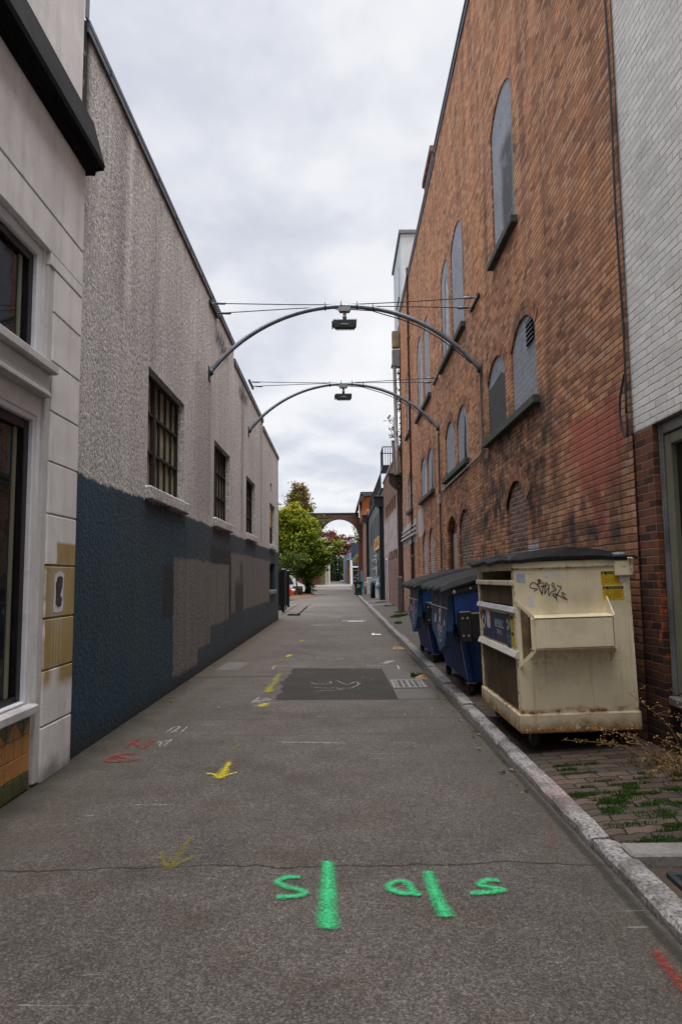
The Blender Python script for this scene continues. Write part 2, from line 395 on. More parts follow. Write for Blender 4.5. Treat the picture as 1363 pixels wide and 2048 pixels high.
def ex_main(g, c, p, x, y, z, n1, n2, n3, b):
    wob = g.m('MULTIPLY', g.m('SUBTRACT', n3, .5), .5); yy = g.m('ADD', y, wob); zz = g.m('ADD', z, wob)
    # rough red cover-up paint near the corner
    rp = g.mx(g.rect(yy, zz, 6.15, 7.55, 2.75, 3.25, .06), g.rect(yy, zz, 6.25, 7.3, 2.35, 2.9, .08), g.rect(yy, zz, 6.65, 7.0, 1.98, 2.5, .06))
    rp = g.m('MULTIPLY', rp, g.m('SUBTRACT', 1., g.m('MULTIPLY', b.outputs[1], .6)))
    c = g.mix(g.m('MULTIPLY', rp, .85), c, (.33, .085, .060))
    # soot fans under the sills; the low blotches also paint in weaker light
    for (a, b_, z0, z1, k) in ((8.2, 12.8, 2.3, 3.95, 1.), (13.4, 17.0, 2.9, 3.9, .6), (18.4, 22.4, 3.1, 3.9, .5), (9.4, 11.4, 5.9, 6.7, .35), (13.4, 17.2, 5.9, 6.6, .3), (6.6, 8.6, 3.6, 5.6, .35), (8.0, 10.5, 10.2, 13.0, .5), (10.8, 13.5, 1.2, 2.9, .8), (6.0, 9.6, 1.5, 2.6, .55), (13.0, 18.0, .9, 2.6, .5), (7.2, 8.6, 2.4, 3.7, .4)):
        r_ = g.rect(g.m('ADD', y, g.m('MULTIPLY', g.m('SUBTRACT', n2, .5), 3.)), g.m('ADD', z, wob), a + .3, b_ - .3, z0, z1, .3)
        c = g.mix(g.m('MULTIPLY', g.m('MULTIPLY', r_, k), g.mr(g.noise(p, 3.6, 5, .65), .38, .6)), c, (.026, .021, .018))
    vs_ = g.noise(g.vec(g.m('MULTIPLY', y, 1.5), g.m('MULTIPLY', z, .10), 0.), 1.6, 5, .65); c = g.mix(1., c, g.ramp(vs_, [(.33, (.62, .54, .48)), (.47, (1., 1., 1.)), (.6, (1.22, 1.12, 1.0))]), 'MULTIPLY')
    blk = g.mx(g.rect(yy, zz, 7.5, 7.75, 1.85, 2.25, .05), g.rect(yy, zz, 6.95, 7.2, 1.95, 2.12, .04), g.rect(yy, zz, 6.3, 6.6, 1.9, 2.05, .05))
    c = g.mix(g.m('MULTIPLY', blk, .85), c, (.02, .02, .022))
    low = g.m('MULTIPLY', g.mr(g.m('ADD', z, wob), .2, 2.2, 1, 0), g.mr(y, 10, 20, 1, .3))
    c = g.mix(g.m('MULTIPLY', low, .55), c, (.05, .022, .014))  # dimmer light towards the wall foot, mixed into the brick colour
    org = g.m('MULTIPLY', g.rect(yy, zz, 5.6, 6.4, .95, 1.7, .1), g.mr(g.noise(p, 8, 4), .55, .66))
    c = g.mix(g.m('MULTIPLY', org, .75), c, (.38, .085, .02))
    wp = g.m('MULTIPLY', g.rect(yy, zz, 8.95, 10.2, 1.4, 2.03, .06), g.m('SUBTRACT', 1., g.m('MULTIPLY', b.outputs[1], .75)))
    c = g.mix(g.m('MULTIPLY', wp, .75), c, (.40, .40, .41))
    wp2 = g.rect(y, z, 21.25, 22.75, 2.85, 3.75, .02)
    c = g.mix(g.m('MULTIPLY', wp2, .8), c, (.42, .40, .39))
    wp3 = g.m('MULTIPLY', g.rect(yy, zz, 26.0, 30.5, .1, 5.6, .2), g.mr(n3, .4, .55))
    c = g.mix(g.m('MULTIPLY', wp3, .45), c, (.38, .31, .30))
    c = g.mix(g.rect(y, z, 23.2, 30.5, 2.75, 3.55, .03), c, g.mix(g.mr(n3, .35, .6), (.22, .20, .19), (.44, .43, .42)))
    return c
def ex_white(g, c, p, x, y, z, n1, n2, n3, b):
    crk = g.m('MULTIPLY', g.mx(g.bed, g.m('MULTIPLY', b.outputs[1], .7)), g.mr(g.noise(p, 4.2, 5, .75), .46, .62))
    c = g.mix(g.m('MULTIPLY', crk, .85), c, (.20, .185, .15)); c = g.mix(g.mr(n1, .58, .75, 0, .3), c, (.42, .40, .37)); c = g.mix(g.mr(g.noise(p, 1.1, 5, .65), .52, .72, 0, .35), c, (.46, .44, .40))
    pier = g.mr(g.m('ADD', z, g.m('MULTIPLY', n1, .02)), 2.80, 2.83, 1, 0)
    bc = g.ramp(b.outputs[0], [(0., (.040, .016, .010)), (.4, (.10, .035, .02)), (.7, (.17, .06, .03)), (1., (.10, .05, .04))])
    bc = g.mix(b.outputs[1], bc, (.14, .11, .085))
    bc = g.mix(g.mr(z, .2, 1.9, .72, 0.), bc, (.02, .01, .008))
    org = g.m('MULTIPLY', g.rect(y, z, 5.5, 5.85, .9, 1.75, .1), g.mr(g.noise(p, 7, 4), .56, .66))
    bc = g.mix(g.m('MULTIPLY', org, .8), bc, (.42, .09, .02))
    return g.mix(pier, c, bc)
def ex_wash(g, c, p, x, y, z, n1, n2, n3, b):
    r_ = g.m('MULTIPLY', g.rect(g.m('ADD', y, n2), g.m('ADD', z, n3), 30., 42., 3.1, 5.3, .3), g.mr(n3, .34, .52))
    c = g.mix(g.m('MULTIPLY', r_, .8), c, (.42, .37, .38))
    return c
M_STUCCO = m_stucco(); M_PLASTER = m_plaster()
BR = [(0., (.16, .075, .045)), (.14, (.28, .125, .067)), (.5, (.395, .185, .095)), (.85, (.49, .255, .14)), (1., (.41, .26, .185))]
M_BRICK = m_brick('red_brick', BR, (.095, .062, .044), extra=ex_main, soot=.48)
M_WHITEBRICK = m_brick('white_painted_brick', [(0., (.56, .545, .52)), (.5, (.64, .62, .595)), (1., (.70, .68, .655))], (.55, .53, .505), ms=.006, soot=.06, bscale=.6, head=.6, extra=ex_white)
M_ARCHBRICK = m_brick('arch_brick', BR, (.17, .125, .095), soot=.4)
M_INFILL = m_brick('bricked_up_infill', [(0., (.07, .038, .028)), (.5, (.16, .088, .062)), (1., (.23, .135, .10))], (.24, .205, .18), ms=.011, soot=.45, head=1.)
M_INFILLW = m_brick('pale_infill', [(0., (.18, .12, .10)), (.5, (.30, .22, .19)), (1., (.38, .30, .27))], (.42, .38, .36), ms=.014, soot=.3, head=1.)
M_WASHBRICK = m_brick('whitewashed_brick', [(0., (.085, .040, .030)), (.5, (.17, .080, .055)), (1., (.24, .125, .09))], (.25, .2, .18), extra=ex_wash, soot=.35, bscale=.8)
M_SALMON = m_brick('salmon_brick', [(0., (.20, .10, .08)), (.5, (.30, .165, .13)), (1., (.36, .21, .17))], (.28, .2, .17), soot=.2, axis='xy', bscale=.6)
M_ARCHFAR = m_brick('viaduct_brick', [(0., (.085, .042, .034)), (.5, (.15, .075, .058)), (1., (.20, .11, .085))], (.14, .11, .1), soot=.7, axis='xy', bscale=.6)
def m_road():
    m, g = newmat('aggregate_concrete'); p, x, y, z = g.pos()
    a = g.noise(p, 26, 5, .75); b = g.n('SeparateColor', {0: g.n('TexVoronoi', {'Vector': p, 'Scale': 135.}).outputs['Color']}).outputs[0]; big = g.noise(p, .55, 5, .6); md = g.noise(p, 3.2, 4, .6)
    f = g.m('ADD', g.m('MULTIPLY', a, .55), g.m('MULTIPLY', b, .45))
    c = g.ramp(f, [(.20, (.033, .0265, .022)), (.42, (.060, .050, .0435)), (.58, (.091, .078, .069)), (.70, (.135, .118, .107)), (.84, (.235, .211, .196))])
    c = g.mix(1., c, g.ramp(g.m('ADD', g.m('MULTIPLY', big, .6), g.m('MULTIPLY', md, .4)), [(.3, .60), (.5, 1.), (.7, 1.32)]), 'MULTIPLY')
    c = g.mix(g.mr(g.noise(p, 1.7, 5, .7), .47, .66, 0, .55), c, g.mix(1., c, (.82, .68, .50), 'MULTIPLY'))
    # wheel-worn centre, grimy margins
    mg = g.mx(g.mr(g.m('ADD', x, g.m('MULTIPLY', md, .5)), -2.1, -1.2, .62, 0.), g.m('MULTIPLY', g.mr(g.m('ADD', x, g.m('MULTIPLY', md, .5)), 1.1, 1.75, 0., .45), g.mr(y, 30, 60, 1, 0)))
    mg = g.m('MULTIPLY', mg, g.mr(y, 27, 32, 1, .15))
    c = g.mix(mg, c, (.062, .052, .036))
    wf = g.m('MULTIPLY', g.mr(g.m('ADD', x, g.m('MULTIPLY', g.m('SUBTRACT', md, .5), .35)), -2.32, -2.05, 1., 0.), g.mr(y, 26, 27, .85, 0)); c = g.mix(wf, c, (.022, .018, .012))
    seep = g.m('MULTIPLY', g.rect(g.m('ADD', x, md), g.m('ADD', y, md), -2.4, -1.0, 11.5, 27., .5), .4); c = g.mix(seep, c, (.10, .078, .058))
    j = None
    def line(v, at, amp, sc, wd):
        d = g.m('ABSOLUTE', g.m('SUBTRACT', g.m('ADD', v, g.m('MULTIPLY', g.m('SUBTRACT', g.noise(p, sc, 5, .65), .5), amp)), at))
        return g.mr(d, wd * .4, wd, 1, 0)
    for (at, amp, wd, k, lo, hi) in ((3.84, .22, .009, .95, -9, 9), (6.95, .16, .010, .55, -1.4, 9), (10.98, .03, .05, .95, -9, -.9), (7.7, .25, .012, .6, -9, 9), (16.9, .06, .05, .5, -9, 9), (20.6, .06, .07, .6, -9, 9), (24.3, .05, .12, .8, -9, 9), (30.8, .05, .16, .6, -9, 9), (35.5, .1, .12, .5, -9, 9), (47., .1, .22, .6, -9, 9), (56.5, .1, .28, .5, -9, 9), (64., .1, .3, .6, -9, 9)):
        l = g.m('MULTIPLY', line(y, at, amp, 1.9, wd), k)
        if lo > -9 or hi < 9: l = g.m('MULTIPLY', l, g.rect(x, y, lo, hi, at - 1, at + 1, .02))
        j = l if j is None else g.mx(j, l)
    for (at, y0, y1) in ((-1.80, 28.6, 41.), (-2.50, 28.6, 42.)):
        j = g.mx(j, g.m('MULTIPLY', line(x, at, .12, 2., .06), g.rect(x, y, -3, 0, y0, y1, .1)))
    j = g.mx(j, g.m('MULTIPLY', line(x, 1.36, .05, 3., .035), .7))
    c = g.mix(j, c, (.018, .015, .011))
    lt = g.mx(*[g.m('MULTIPLY', g.rect(x, g.m('ADD', y, g.m('MULTIPLY', md, .3)), -9, 9, q - .12, q + .12, .1), .4) for q in (40.5, 72., 88.)])
    c = g.mix(lt, c, (.33, .31, .30))
    spot = g.mr(g.vor(g.vec(x, y, 0.), 2.3), .03, .045, 1, 0); c = g.mix(g.m('MULTIPLY', spot, .8), c, (.035, .03, .028))
    wsp = g.m('MULTIPLY', g.mr(g.vor(g.vec(x, y, 4.), 7.), .035, .05, 1, 0), g.mr(md, .52, .62)); c = g.mix(g.m('MULTIPLY', wsp, .7), c, (.5, .49, .47))
    scr = g.m('MULTIPLY', g.mr(g.noise(g.vec(g.m('MULTIPLY', x, .55), g.m('MULTIPLY', y, 9.), 0.), 2.2, 3, .6), .69, .71), g.mr(g.noise(p, 1.3, 2), .5, .6))
    c = g.mix(g.m('MULTIPLY', scr, .45), c, (.42, .40, .39))
    h = g.m('SUBTRACT', g.m('MULTIPLY', f, .5), g.m('MULTIPLY', j, 1.2))
    g.out(c, .82, g.bump(h, .7, .010), spec=.35)
    return m
def m_pave():
    m, g = newmat('sidewalk_pavers_and_asphalt'); p, x, y, z = g.pos()
    n = g.noise(p, 40, 4, .7); md = g.noise(p, 2.4, 4, .6)
    u = g.m('ADD', x, g.m('MULTIPLY', g.m('SINE', g.m('MULTIPLY', y, 57.)), .005)); v = g.m('ADD', y, g.m('MULTIPLY', g.m('SINE', g.m('MULTIPLY', x, 58.)), .008))
    b = g.n('TexBrick', {'Vector': g.vec(u, v, 0.), 'Color1': (0, 0, 0), 'Color2': (1, 1, 1), 'Mortar': (.5, .5, .5), 'Scale': 1., 'Mortar Size': .007, 'Mortar Smooth': .3, 'Brick Width': .235, 'Row Height': .105}, offset=.5)
    c = g.ramp(g.m('ADD', b.outputs[0], g.m('MULTIPLY', g.m('SUBTRACT', n, .5), .6)), [(0., (.040, .029, .022)), (.5, (.078, .055, .042)), (1., (.125, .078, .062))])
    c = g.mix(g.m('MULTIPLY', g.mr(md, .5, .62), .5), c, (.075, .07, .05)); c = g.mix(g.m('MULTIPLY', g.mr(g.noise(p, 11, 4), .5, .62), .35), c, (.022, .017, .013))
    c = g.mix(b.outputs[1], c, (.012, .011, .008))
    # asphalt beyond the pavers, darker below the dumpsters
    a = g.ramp(n, [(.3, (.036, .030, .026)), (.55, (.070, .060, .052)), (.8, (.14, .125, .11))])
    a = g.mix(g.mr(md, .5, .7, 0, .5), a, (.07, .06, .03))
    lt = g.mx(*[g.rect(x, g.m('ADD', y, g.m('MULTIPLY', x, .35)), 1.4, 2.6, q - .18, q + .18, .04) for q in (36.2, 41.6)])
    a = g.mix(g.m('MULTIPLY', lt, .7), a, (.36, .34, .32))
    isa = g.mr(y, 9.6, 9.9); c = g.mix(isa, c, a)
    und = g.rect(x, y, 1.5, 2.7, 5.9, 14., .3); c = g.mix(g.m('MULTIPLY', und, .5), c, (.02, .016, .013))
    h = g.m('SUBTRACT', g.m('MULTIPLY', n, .25), g.m('MULTIPLY', b.outputs[1], g.m('SUBTRACT', 1., isa)))
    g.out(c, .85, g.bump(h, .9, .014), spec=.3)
    return m
def m_granite():
    m, g = newmat('kerb_granite'); p, x, y, z = g.pos()
    n = g.noise(p, 45, 5, .75); md = g.noise(p, 4., 5, .6)
    c = g.ramp(n, [(.32, (.05, .045, .041)), (.47, (.25, .235, .225)), (.6, (.43, .41, .395)), (.78, (.68, .655, .64))])
    d = g.mx(g.mr(z, -.01, .045, .85, 0.), g.m('MULTIPLY', g.mr(md, .46, .64), .7)); d = g.mx(d, g.mr(y, 8., 11., 0., .55))
    c = g.mix(d, c, (.075, .065, .055))
    blu = g.m('MULTIPLY', g.rect(y, z, 10.9, 13.6, -1, 1, .4), g.mr(g.noise(p, 6, 4, .7), .55, .62)); c = g.mix(g.m('MULTIPLY', blu, .8), c, (.05, .16, .30))
    red = g.m('MULTIPLY', g.rect(y, z, 4.5, 5.3, -1, 1, .15), g.mr(g.noise(p, 9, 3), .46, .62)); c = g.mix(g.m('MULTIPLY', red, .35), c, (.36, .13, .14))
    g.out(c, .85, g.bump(g.m('ADD', n, md), .9, .014), spec=.3)
    return m
M_ROAD, M_PAVE, M_GRANITE = m_road(), m_pave(), m_granite()
M_GROUND = plain('packed_ground', (.13, .12, .105), .9, var=.3, scale=.4, bump=.3, bscale=30)
M_SOIL = plain('bark_mulch', (.115, .062, .030), .95, var=.5, scale=9, bump=.6, bscale=40)
M_BLACKTRIM = plain('black_painted_trim', (.005, .005, .0055), .85, spec=.15, var=.4, scale=3, dirt=.15, dirtcol=(.03, .03, .03))
M_WHITEFRAME = plain('white_window_paint', (.62, .62, .66), .45, var=.08, scale=4, dirt=.4, dirtcol=(.38, .36, .34), bump=.1)
M_SILLPAINT = plain('grey_sill_paint', (.50, .485, .48), .55, var=.12, scale=5, dirt=.4, dirtcol=(.22, .2, .18), bump=.2)
M_DARKFRAME = plain('dark_sash', (.010, .008, .010), .35, var=.3)
def m_glass(name, col, rough=.03, dirt=.0):
    m, g = newmat(name); p = g.pos()[0]
    n = g.noise(p, 3, 5, .6)
    c = g.mix(g.mr(n, .4, .7, 0, dirt), col, (.10, .10, .085))
    nrm = g.bump(g.noise(p, 1.2, 2), .06, .05)
    g.out(c, g.mr(n, .4, .7, rough, rough + dirt * .5), nrm, 0., .6)
    return m
M_GLASS = m_glass('shop_glass', (.012, .013, .014))
M_GLASSDIRTY = m_glass('dirty_wired_glass', (.30, .265, .185), .4, .5)
M_TILE = plain('orange_glazed_tile', (.40, .185, .045), .3, var=.2, scale=2.5, spec=.5)
M_TILEGREEN = plain('green_glazed_tile', (.060, .068, .022), .3, var=.25, scale=3, spec=.5)
M_GROUT = plain('grout', (.13, .075, .03), .9)
M_STEEL = plain('rusty_steel_sash', (.022, .018, .014), .7, var=.45, scale=8)
M_COPING = plain('sheet_metal_coping', (.10, .11, .13), .45, .4, var=.2, scale=3)
M_COPINGR = plain('blue_grey_coping', (.13, .14, .17), .5, .3, var=.2)
M_GALV = plain('galvanised_pipe', (.20, .23, .26), .45, .55, var=.3, scale=5)
M_CONDUIT = plain('bright_conduit', (.38, .37, .37), .4, .6, var=.2, scale=4)
M_LAMP = plain('lamp_housing', (.035, .045, .045), .5, .2, var=.3, scale=15)
M_LAMPLIGHT = plain('lamp_bracket_grey', (.24, .23, .24), .5, .2, var=.2)
M_CABLE = plain('dark_cable', (.03, .03, .032), .6)
M_RUSTPIPE = plain('rust_brown_pipe', (.105, .040, .022), .75, .1, var=.4, scale=9)
M_BROWNSPOUT = plain('brown_downspout', (.042, .023, .017), .6, var=.35, scale=3, dirt=.4)
M_WHITEPIPE = plain('off_white_pipe', (.52, .50, .47), .5, var=.15, scale=3, dirt=.6, dirtcol=(.16, .14, .11))
def m_board():
    m, g = newmat('blue_grey_window_board'); p, x, y, z = g.pos()
    b = g.n('TexBrick', {'Vector': g.vec(y, z, 0.), 'Color1': (0, 0, 0), 'Color2': (1, 1, 1), 'Mortar': (.5, .5, .5), 'Scale': 1., 'Mortar Size': .008, 'Mortar Smooth': .4, 'Brick Width': .24, 'Row Height': .09}, offset=.5)
    n = g.noise(p, 26, 5, .7); md = g.noise(p, 1.6, 5, .6)
    c = g.ramp(g.m('ADD', g.m('MULTIPLY', n, .7), g.m('MULTIPLY', md, .3)), [(.3, (.13, .14, .165)), (.5, (.225, .24, .275)), (.72, (.36, .375, .41))])
    c = g.mix(g.m('MULTIPLY', b.outputs[1], .6), c, (.10, .11, .13)); c = g.mix(g.mr(g.noise(p, 5, 6, .75), .52, .68, 0, .6), c, (.10, .105, .12)); c = g.mix(g.mr(g.noise(p, 9, 6, .75), .60, .70, 0, .5), c, (.45, .46, .48))
    # weathering run on the tall high board
    d = g.m('MULTIPLY', g.rect(g.m('ADD', y, g.m('MULTIPLY', md, .35)), z, 9.80, 10.45, 6.5, 8.3, .10), g.mr(g.noise(p, 4, 4), .22, .45))
    c = g.mix(g.m('MULTIPLY', d, .85), c, (.03, .03, .033))
    g.out(c, .75, g.bump(g.m('SUBTRACT', n, b.outputs[1]), .6, .006), spec=.3)
    return m
M_BOARD = m_board()
M_BOARDDARK = plain('weathered_dark_board', (.042, .042, .044), .8, var=.5, scale=5, bump=.4)
M_BOARDPALE = plain('peeled_pale_board', (.33, .32, .32), .8, var=.3, scale=6, bump=.3, dirt=.4)
M_STONESILL = plain('dirty_stone_sill', (.060, .065, .052), .9, var=.45, scale=6, bump=.5)
M_VOID = plain('dark_gap', (.008, .008, .009), .9)
M_REDWOOD = plain('dark_red_door_paint', (.085, .022, .016), .6, var=.3, scale=5)
M_DOORDARK = plain('dark_brown_door', (.030, .018, .014), .7, var=.4)
M_OLIVEWOOD = plain('olive_window_wood', (.15, .145, .105), .5, var=.15, scale=4, bump=.15)
M_JAMB = plain('worn_aluminium_jamb', (.20, .20, .205), .38, .5, var=.3, scale=4)
M_BLUEPANEL = plain('navy_stallriser_paint', (.012, .018, .050), .55, var=.3, scale=3)
M_CONCRETE = plain('old_concrete', (.20, .19, .175), .9, var=.3, scale=5, bump=.6, bscale=45)
M_HATCH = plain('cellar_hatch_plate', (.018, .026, .026), .42, .3, var=.3, scale=6, bump=.2)
M_ROOF = plain('flat_roof_felt', (.06, .06, .06), .9)
M_BLACKMETAL = plain('black_painted_metal', (.014, .015, .018), .5, .2, var=.3)
M_GREYPAINT = plain('charcoal_painted_wall', (.095, .105, .106), .75, var=.15, scale=1.2, bump=.3)
M_BARK = plain('tree_bark', (.035, .028, .02), .95, var=.4, scale=12, bump=.6)
# ------------------------------------------------------------------ ground, road, pavement, kerb
def gz(y):
    return 0. if y < 72 else (y - 72) * .0095
def strip(name, x0, x1, ys, mat, off=0., kind='structure', zx=None, nx=2):
    mb = MB(); vs = []; fs = []
    for y in ys:
        for i in range(nx):
            x = x0 + (x1 - x0) * i / (nx - 1); vs.append((x, y, gz(y) + off + (zx(x, y) if zx else 0)))
    for j in range(len(ys) - 1):
        for i in range(nx - 1): fs.append((j * nx + i, j * nx + i + 1, (j + 1) * nx + i + 1, (j + 1) * nx + i))
    mb.add(vs, fs); return tag(mb.build(name, mat), kind=kind)
strip('ground', -400, 400, [-300, 72, 200, 900], M_GROUND, -.03)
strip('road', -12, 1.41, [-14, 72, 118], M_ROAD, 0.)
strip('far_lane', -2.2, 1.2, [118.02, 175], M_ROAD, 0.)
tag(strip('cross_street', -40, 40, [101, 117.9], plain('worn_street_asphalt', (.15, .14, .135), .85, var=.25, scale=.8, bump=.4), .006))
PAVE_T = lambda x: .055 + (x - 1.53) * .075
mb = MB(); ys = [-14, 0, 2.6, 3.60]
def kerbh(y): return .06 if y < 4.05 else min(.115, .055 + max(0, y - 4.05) * .006)
yy = [3.85, 4.05, 6, 9, 14, 20, 30, 45, 62, 74, 100]; vs = []; fs = []
for y in yy:
    for x in (1.52, 2.66): vs.append((x, y, gz(y) + kerbh(y) - .006 + (x - 1.52) * .06))
for j in range(len(yy) - 1): fs.append((2 * j, 2 * j + 1, 2 * j + 3, 2 * j + 2))
mb.add(vs, fs); tag(mb.build('pavement', M_PAVE), kind='structure')
mb = MB(); y = -6.; k = 0
brk = [-6, -3.6, -1.2, 1.4, 4.05, 6.3, 8.1, 9.6, 11.3, 13.2, 15.4, 17.2, 19.5, 22., 24.6, 27.2, 30.2, 33.5, 37, 41, 45, 50, 56, 62, 66]
for a, b in zip(brk[:-1], brk[1:]):
    h = kerbh((a + b) / 2) + rng.uniform(-.006, .008); dx = (.015 if b <= 4.06 else 0) + rng.uniform(-.012, .012); w_ = .115 + rng.uniform(0, .02)
    n = max(2, int((b - a) / .22)); prev = None
    sec = []
    for i in range(n + 1):
        yv = a + .006 + (b - a - .012) * i / n; j1, j2, j3 = (rng.uniform(-.007, .007) for _ in range(3))
        e = .012 if i in (0, n) else 0
        sec.append([(1.395 + dx + j1, yv, -.03), (1.400 + dx + j1, yv, h - .022 + j2 - e), (1.416 + dx + j3, yv, h - .002 + j2 * .5 - e), (1.41 + dx + w_ - .01, yv, h + j3 * .4 - e), (1.41 + dx + w_ + j2, yv, h - .02 - e), (1.41 + dx + w_, yv, -.03)])
    vs = [p for s_ in sec for p in s_]; fs = []
    for i in range(n):
        for q in range(5): fs.append((i * 6 + q, i * 6 + q + 1, (i + 1) * 6 + q + 1, (i + 1) * 6 + q))
    fs += [tuple(range(6)), tuple(range(n * 6, n * 6 + 6))]
    mb.add(vs, fs)
tag(mb.build('kerb', M_GRANITE), kind='structure')
mb = MB(); mb.bbox(1.515, 2.6, 3.73, 3.90, -.05, .085, .012); tag(mb.build('pavement_edge', M_CONCRETE), kind='structure')
mb = MB(); mb.box(1.50, 2.62, 2.4, 3.73, -.05, .022); mb.box(1.50, 2.62, -6, 2.4, -.05, .06); tag(mb.build('pavement_dirt', plain('trodden_dirt', (.060, .042, .030), .95, var=.4, scale=7, bump=.5)), kind='structure')
# cellar hatch let into the pavement
hatch = thing('cellar_hatch', 'dark metal cellar hatch with a worn pale edge set in the dirt beside the kerb', 'hatch', (2.05, 3.1, .03))
mb = MB(); mb.bbox(1.66, 2.5, 2.72, 3.58, .02, .045, .006); mb.build('plate', M_HATCH, hatch, (2.05, 3.1, .03))
mb = MB()
for a in ((1.63, 1.66, 2.68, 3.61), (1.66, 2.5, 3.58, 3.61), (1.66, 2.5, 2.68, 2.72)): mb.bbox(a[0], a[1], a[2], a[3], .018, .050, .004)
mb.build('frame', M_LAMP, hatch, (2.05, 3.1, .03))

# ------------------------------------------------------------------ left: corner storefront
sf = thing('storefront_building', 'pale plastered corner storefront with black cornice and orange tiled base', 'building', (-4.5, 0, 0))
B0 = (-4.5, 0, 0)
X0 = XL
mb = MB()
hol = [rectp(1.6, 5.26, 3.26, 4.20), rectp(1.6, 5.24, .62, 2.83), rectp(-3.2, .7, 3.26, 4.20), rectp(-3.2, .7, .62, 2.83)]
facade(mb, X0, rectp(-12, 5.95, 0, 10.5), hol, -.16)
mb.add([(X0, 5.95, 0), (-9, 5.95, 0), (-9, 5.95, 10.5), (X0, 5.95, 10.5), (X0, -12, 0), (-9, -12, 0), (-9, -12, 10.5), (X0, -12, 10.5)], [(0, 1, 2, 3), (4, 5, 6, 7), (3, 2, 6, 7), (1, 2, 6, 5)])
mb.build('wall', M_PLASTER, sf, B0)
# corner pilaster in rusticated blocks (recessed joints) and lintel course
mb = MB(); J = [0, .42, .85, 1.25, 1.67, 2.08, 2.50, 2.91, 3.32, 3.73]
for a, b in zip(J, J[1:] + [4.09]):
    mb.bbox(X0 - .02, X0 + .045, 5.385, 5.965, a + (.007 if a else 0), b - .007, .006)
mb.box(X0 - .02, X0 + .030, 5.39, 5.96, 0, 4.09)
mb.bbox(X0 - .02, X0 + .045, -12, 5.965, 4.205, 4.515, .006); mb.bbox(X0 - .02, X0 + .045, 5.30, 5.965, 4.10, 4.2048, .004)
mb.bbox(X0 - .02, X0 + .045, -12, 5.965, 4.53, 5.34, .006)
mb.build('pilaster', M_PLASTER, sf, B0)
mb = MB()   # stepped jamb return beside the windows
mb.bbox(X0 - .02, X0 + .030, 5.30, 5.384, .02, 4.09, .004)
mb.build('jamb', M_SILLPAINT, sf, B0)
mb = MB(); cp = [(0, 5.305), (.11, 5.305), (.12, 5.345), (.19, 5.355), (.20, 5.40), (.085, 5.83), (0, 5.85)]
mb.prism(cp, lambda u, v, d: (X0 + .0 + u, d, v), -12, 6.03)
mb.build('cornice', M_BLACKTRIM, sf, B0)
mb = MB(); mb.bbox(X0 - .3, X0 + .03, -12, 6.06, 10.5, 10.58, .01); mb.bbox(X0 + .002, X0 + .022, 5.955, 6.02, 6.84, 10.5, .004); mb.build('coping', M_COPINGR, sf, B0)
def shop_window(y0, y1, z0, z1, r, fw, fv):
    mb = MB(); x = X0 - .004
    for a in ((y0, y0 + fw, z0, z1), (y1 - fw, y1, z0, z1), (y0 + fw, y1 - fw, z1 - fw, z1), (y0 + fw, y1 - fw, z0, z0 + fw * .5)):
        mb.bbox(X0 - r, x, a[0], a[1], a[2], a[3], .008)
    wi = mb.build('window', M_WHITEFRAME, sf, B0)
    mb = MB(); i0, i1, k0, k1 = y0 + fw, y1 - fw, z0 + fw * .5, z1 - fw
    d = fv
    for a in ((i0, i0 + d, k0, k1), (i1 - d, i1, k0, k1), (i0 + d, i1 - d, k1 - d, k1), (i0 + d, i1 - d, k0, k0 + d * .6)):
        mb.bbox(X0 - r - .02, x - .035, a[0], a[1], a[2], a[3], .005)
    mb.bbox(X0 - r - .015, x - .06, i1 - d - .10, i1 - d - .06, k0 + d * .6, k1 - d, .004, 1)
    mb.build('sash', [M_DARKFRAME, M_OLIVEWOOD], wi, B0)
    mb = MB(); mb.box(X0 - r - .012, X0 - r - .004, i0, i1, k0, k1); mb.build('pane', M_GLASS, wi, B0)
    return wi
for (a, b) in ((1.6, 5.26), (-3.2, .7)):
    wi = shop_window(a, b, 3.27, 4.20, .075, .085, .07)
    mb = MB(); mb.bbox(X0 - .14, X0 + .11, a - .1, 5.36 if b > 2 else b + .1, 3.19, 3.268, .012); mb.bbox(X0 - .02, X0 + .06, a - .1, 5.29 if b > 2 else b, 3.03, 3.188, .006); mb.bbox(X0 - .02, X0 + .085, a - .1, 5.29 if b > 2 else b, 2.99, 3.03, .008)
    mb.build('sill', M_SILLPAINT, wi, B0)
for (a, b) in ((1.6, 5.24), (-3.2, .7)):
    wi = shop_window(a, b, .63, 2.83, .075, .05, .075)
    mb = MB(); mb.bbox(X0 - .14, X0 + .075, a - .05, b + .02, .555, .628, .012); mb.build('sill', M_SILLPAINT, wi, B0)
# glazed tile stallriser with green triangles
mb = MB(); t = .1275; mb.box(X0 - .01, X0 + .012, -2, 5.25, 0, .55, 2)
ny = int(6.5 / t)
for i in range(ny):
    y1 = 5.245 - i * t; y0 = y1 - t
    for k in range(4):
        z0 = .01 + k * t * 1.06; z1 = z0 + t * 1.06; e = .003
        mb.bbox(X0 + .0, X0 + .022, y0 + e, y1 - e, z0 + e, z1 - e, .003, 1 if k == 0 else 0)
    z0 = .01 + 3 * t * 1.06; z1 = z0 + t * 1.06
    up = [(y0 + .004, z1 - .004), (y1 - .004, z1 - .004), (y1 - .004 if i % 2 else y0 + .004, z0 + .005)]
    mb.prism(up, lambda u, v, d: (d, u, v), X0 + .0215, X0 + .0245, 1)
mb.build('tiled_base', [M_TILE, M_TILEGREEN, M_GROUT], sf, B0)
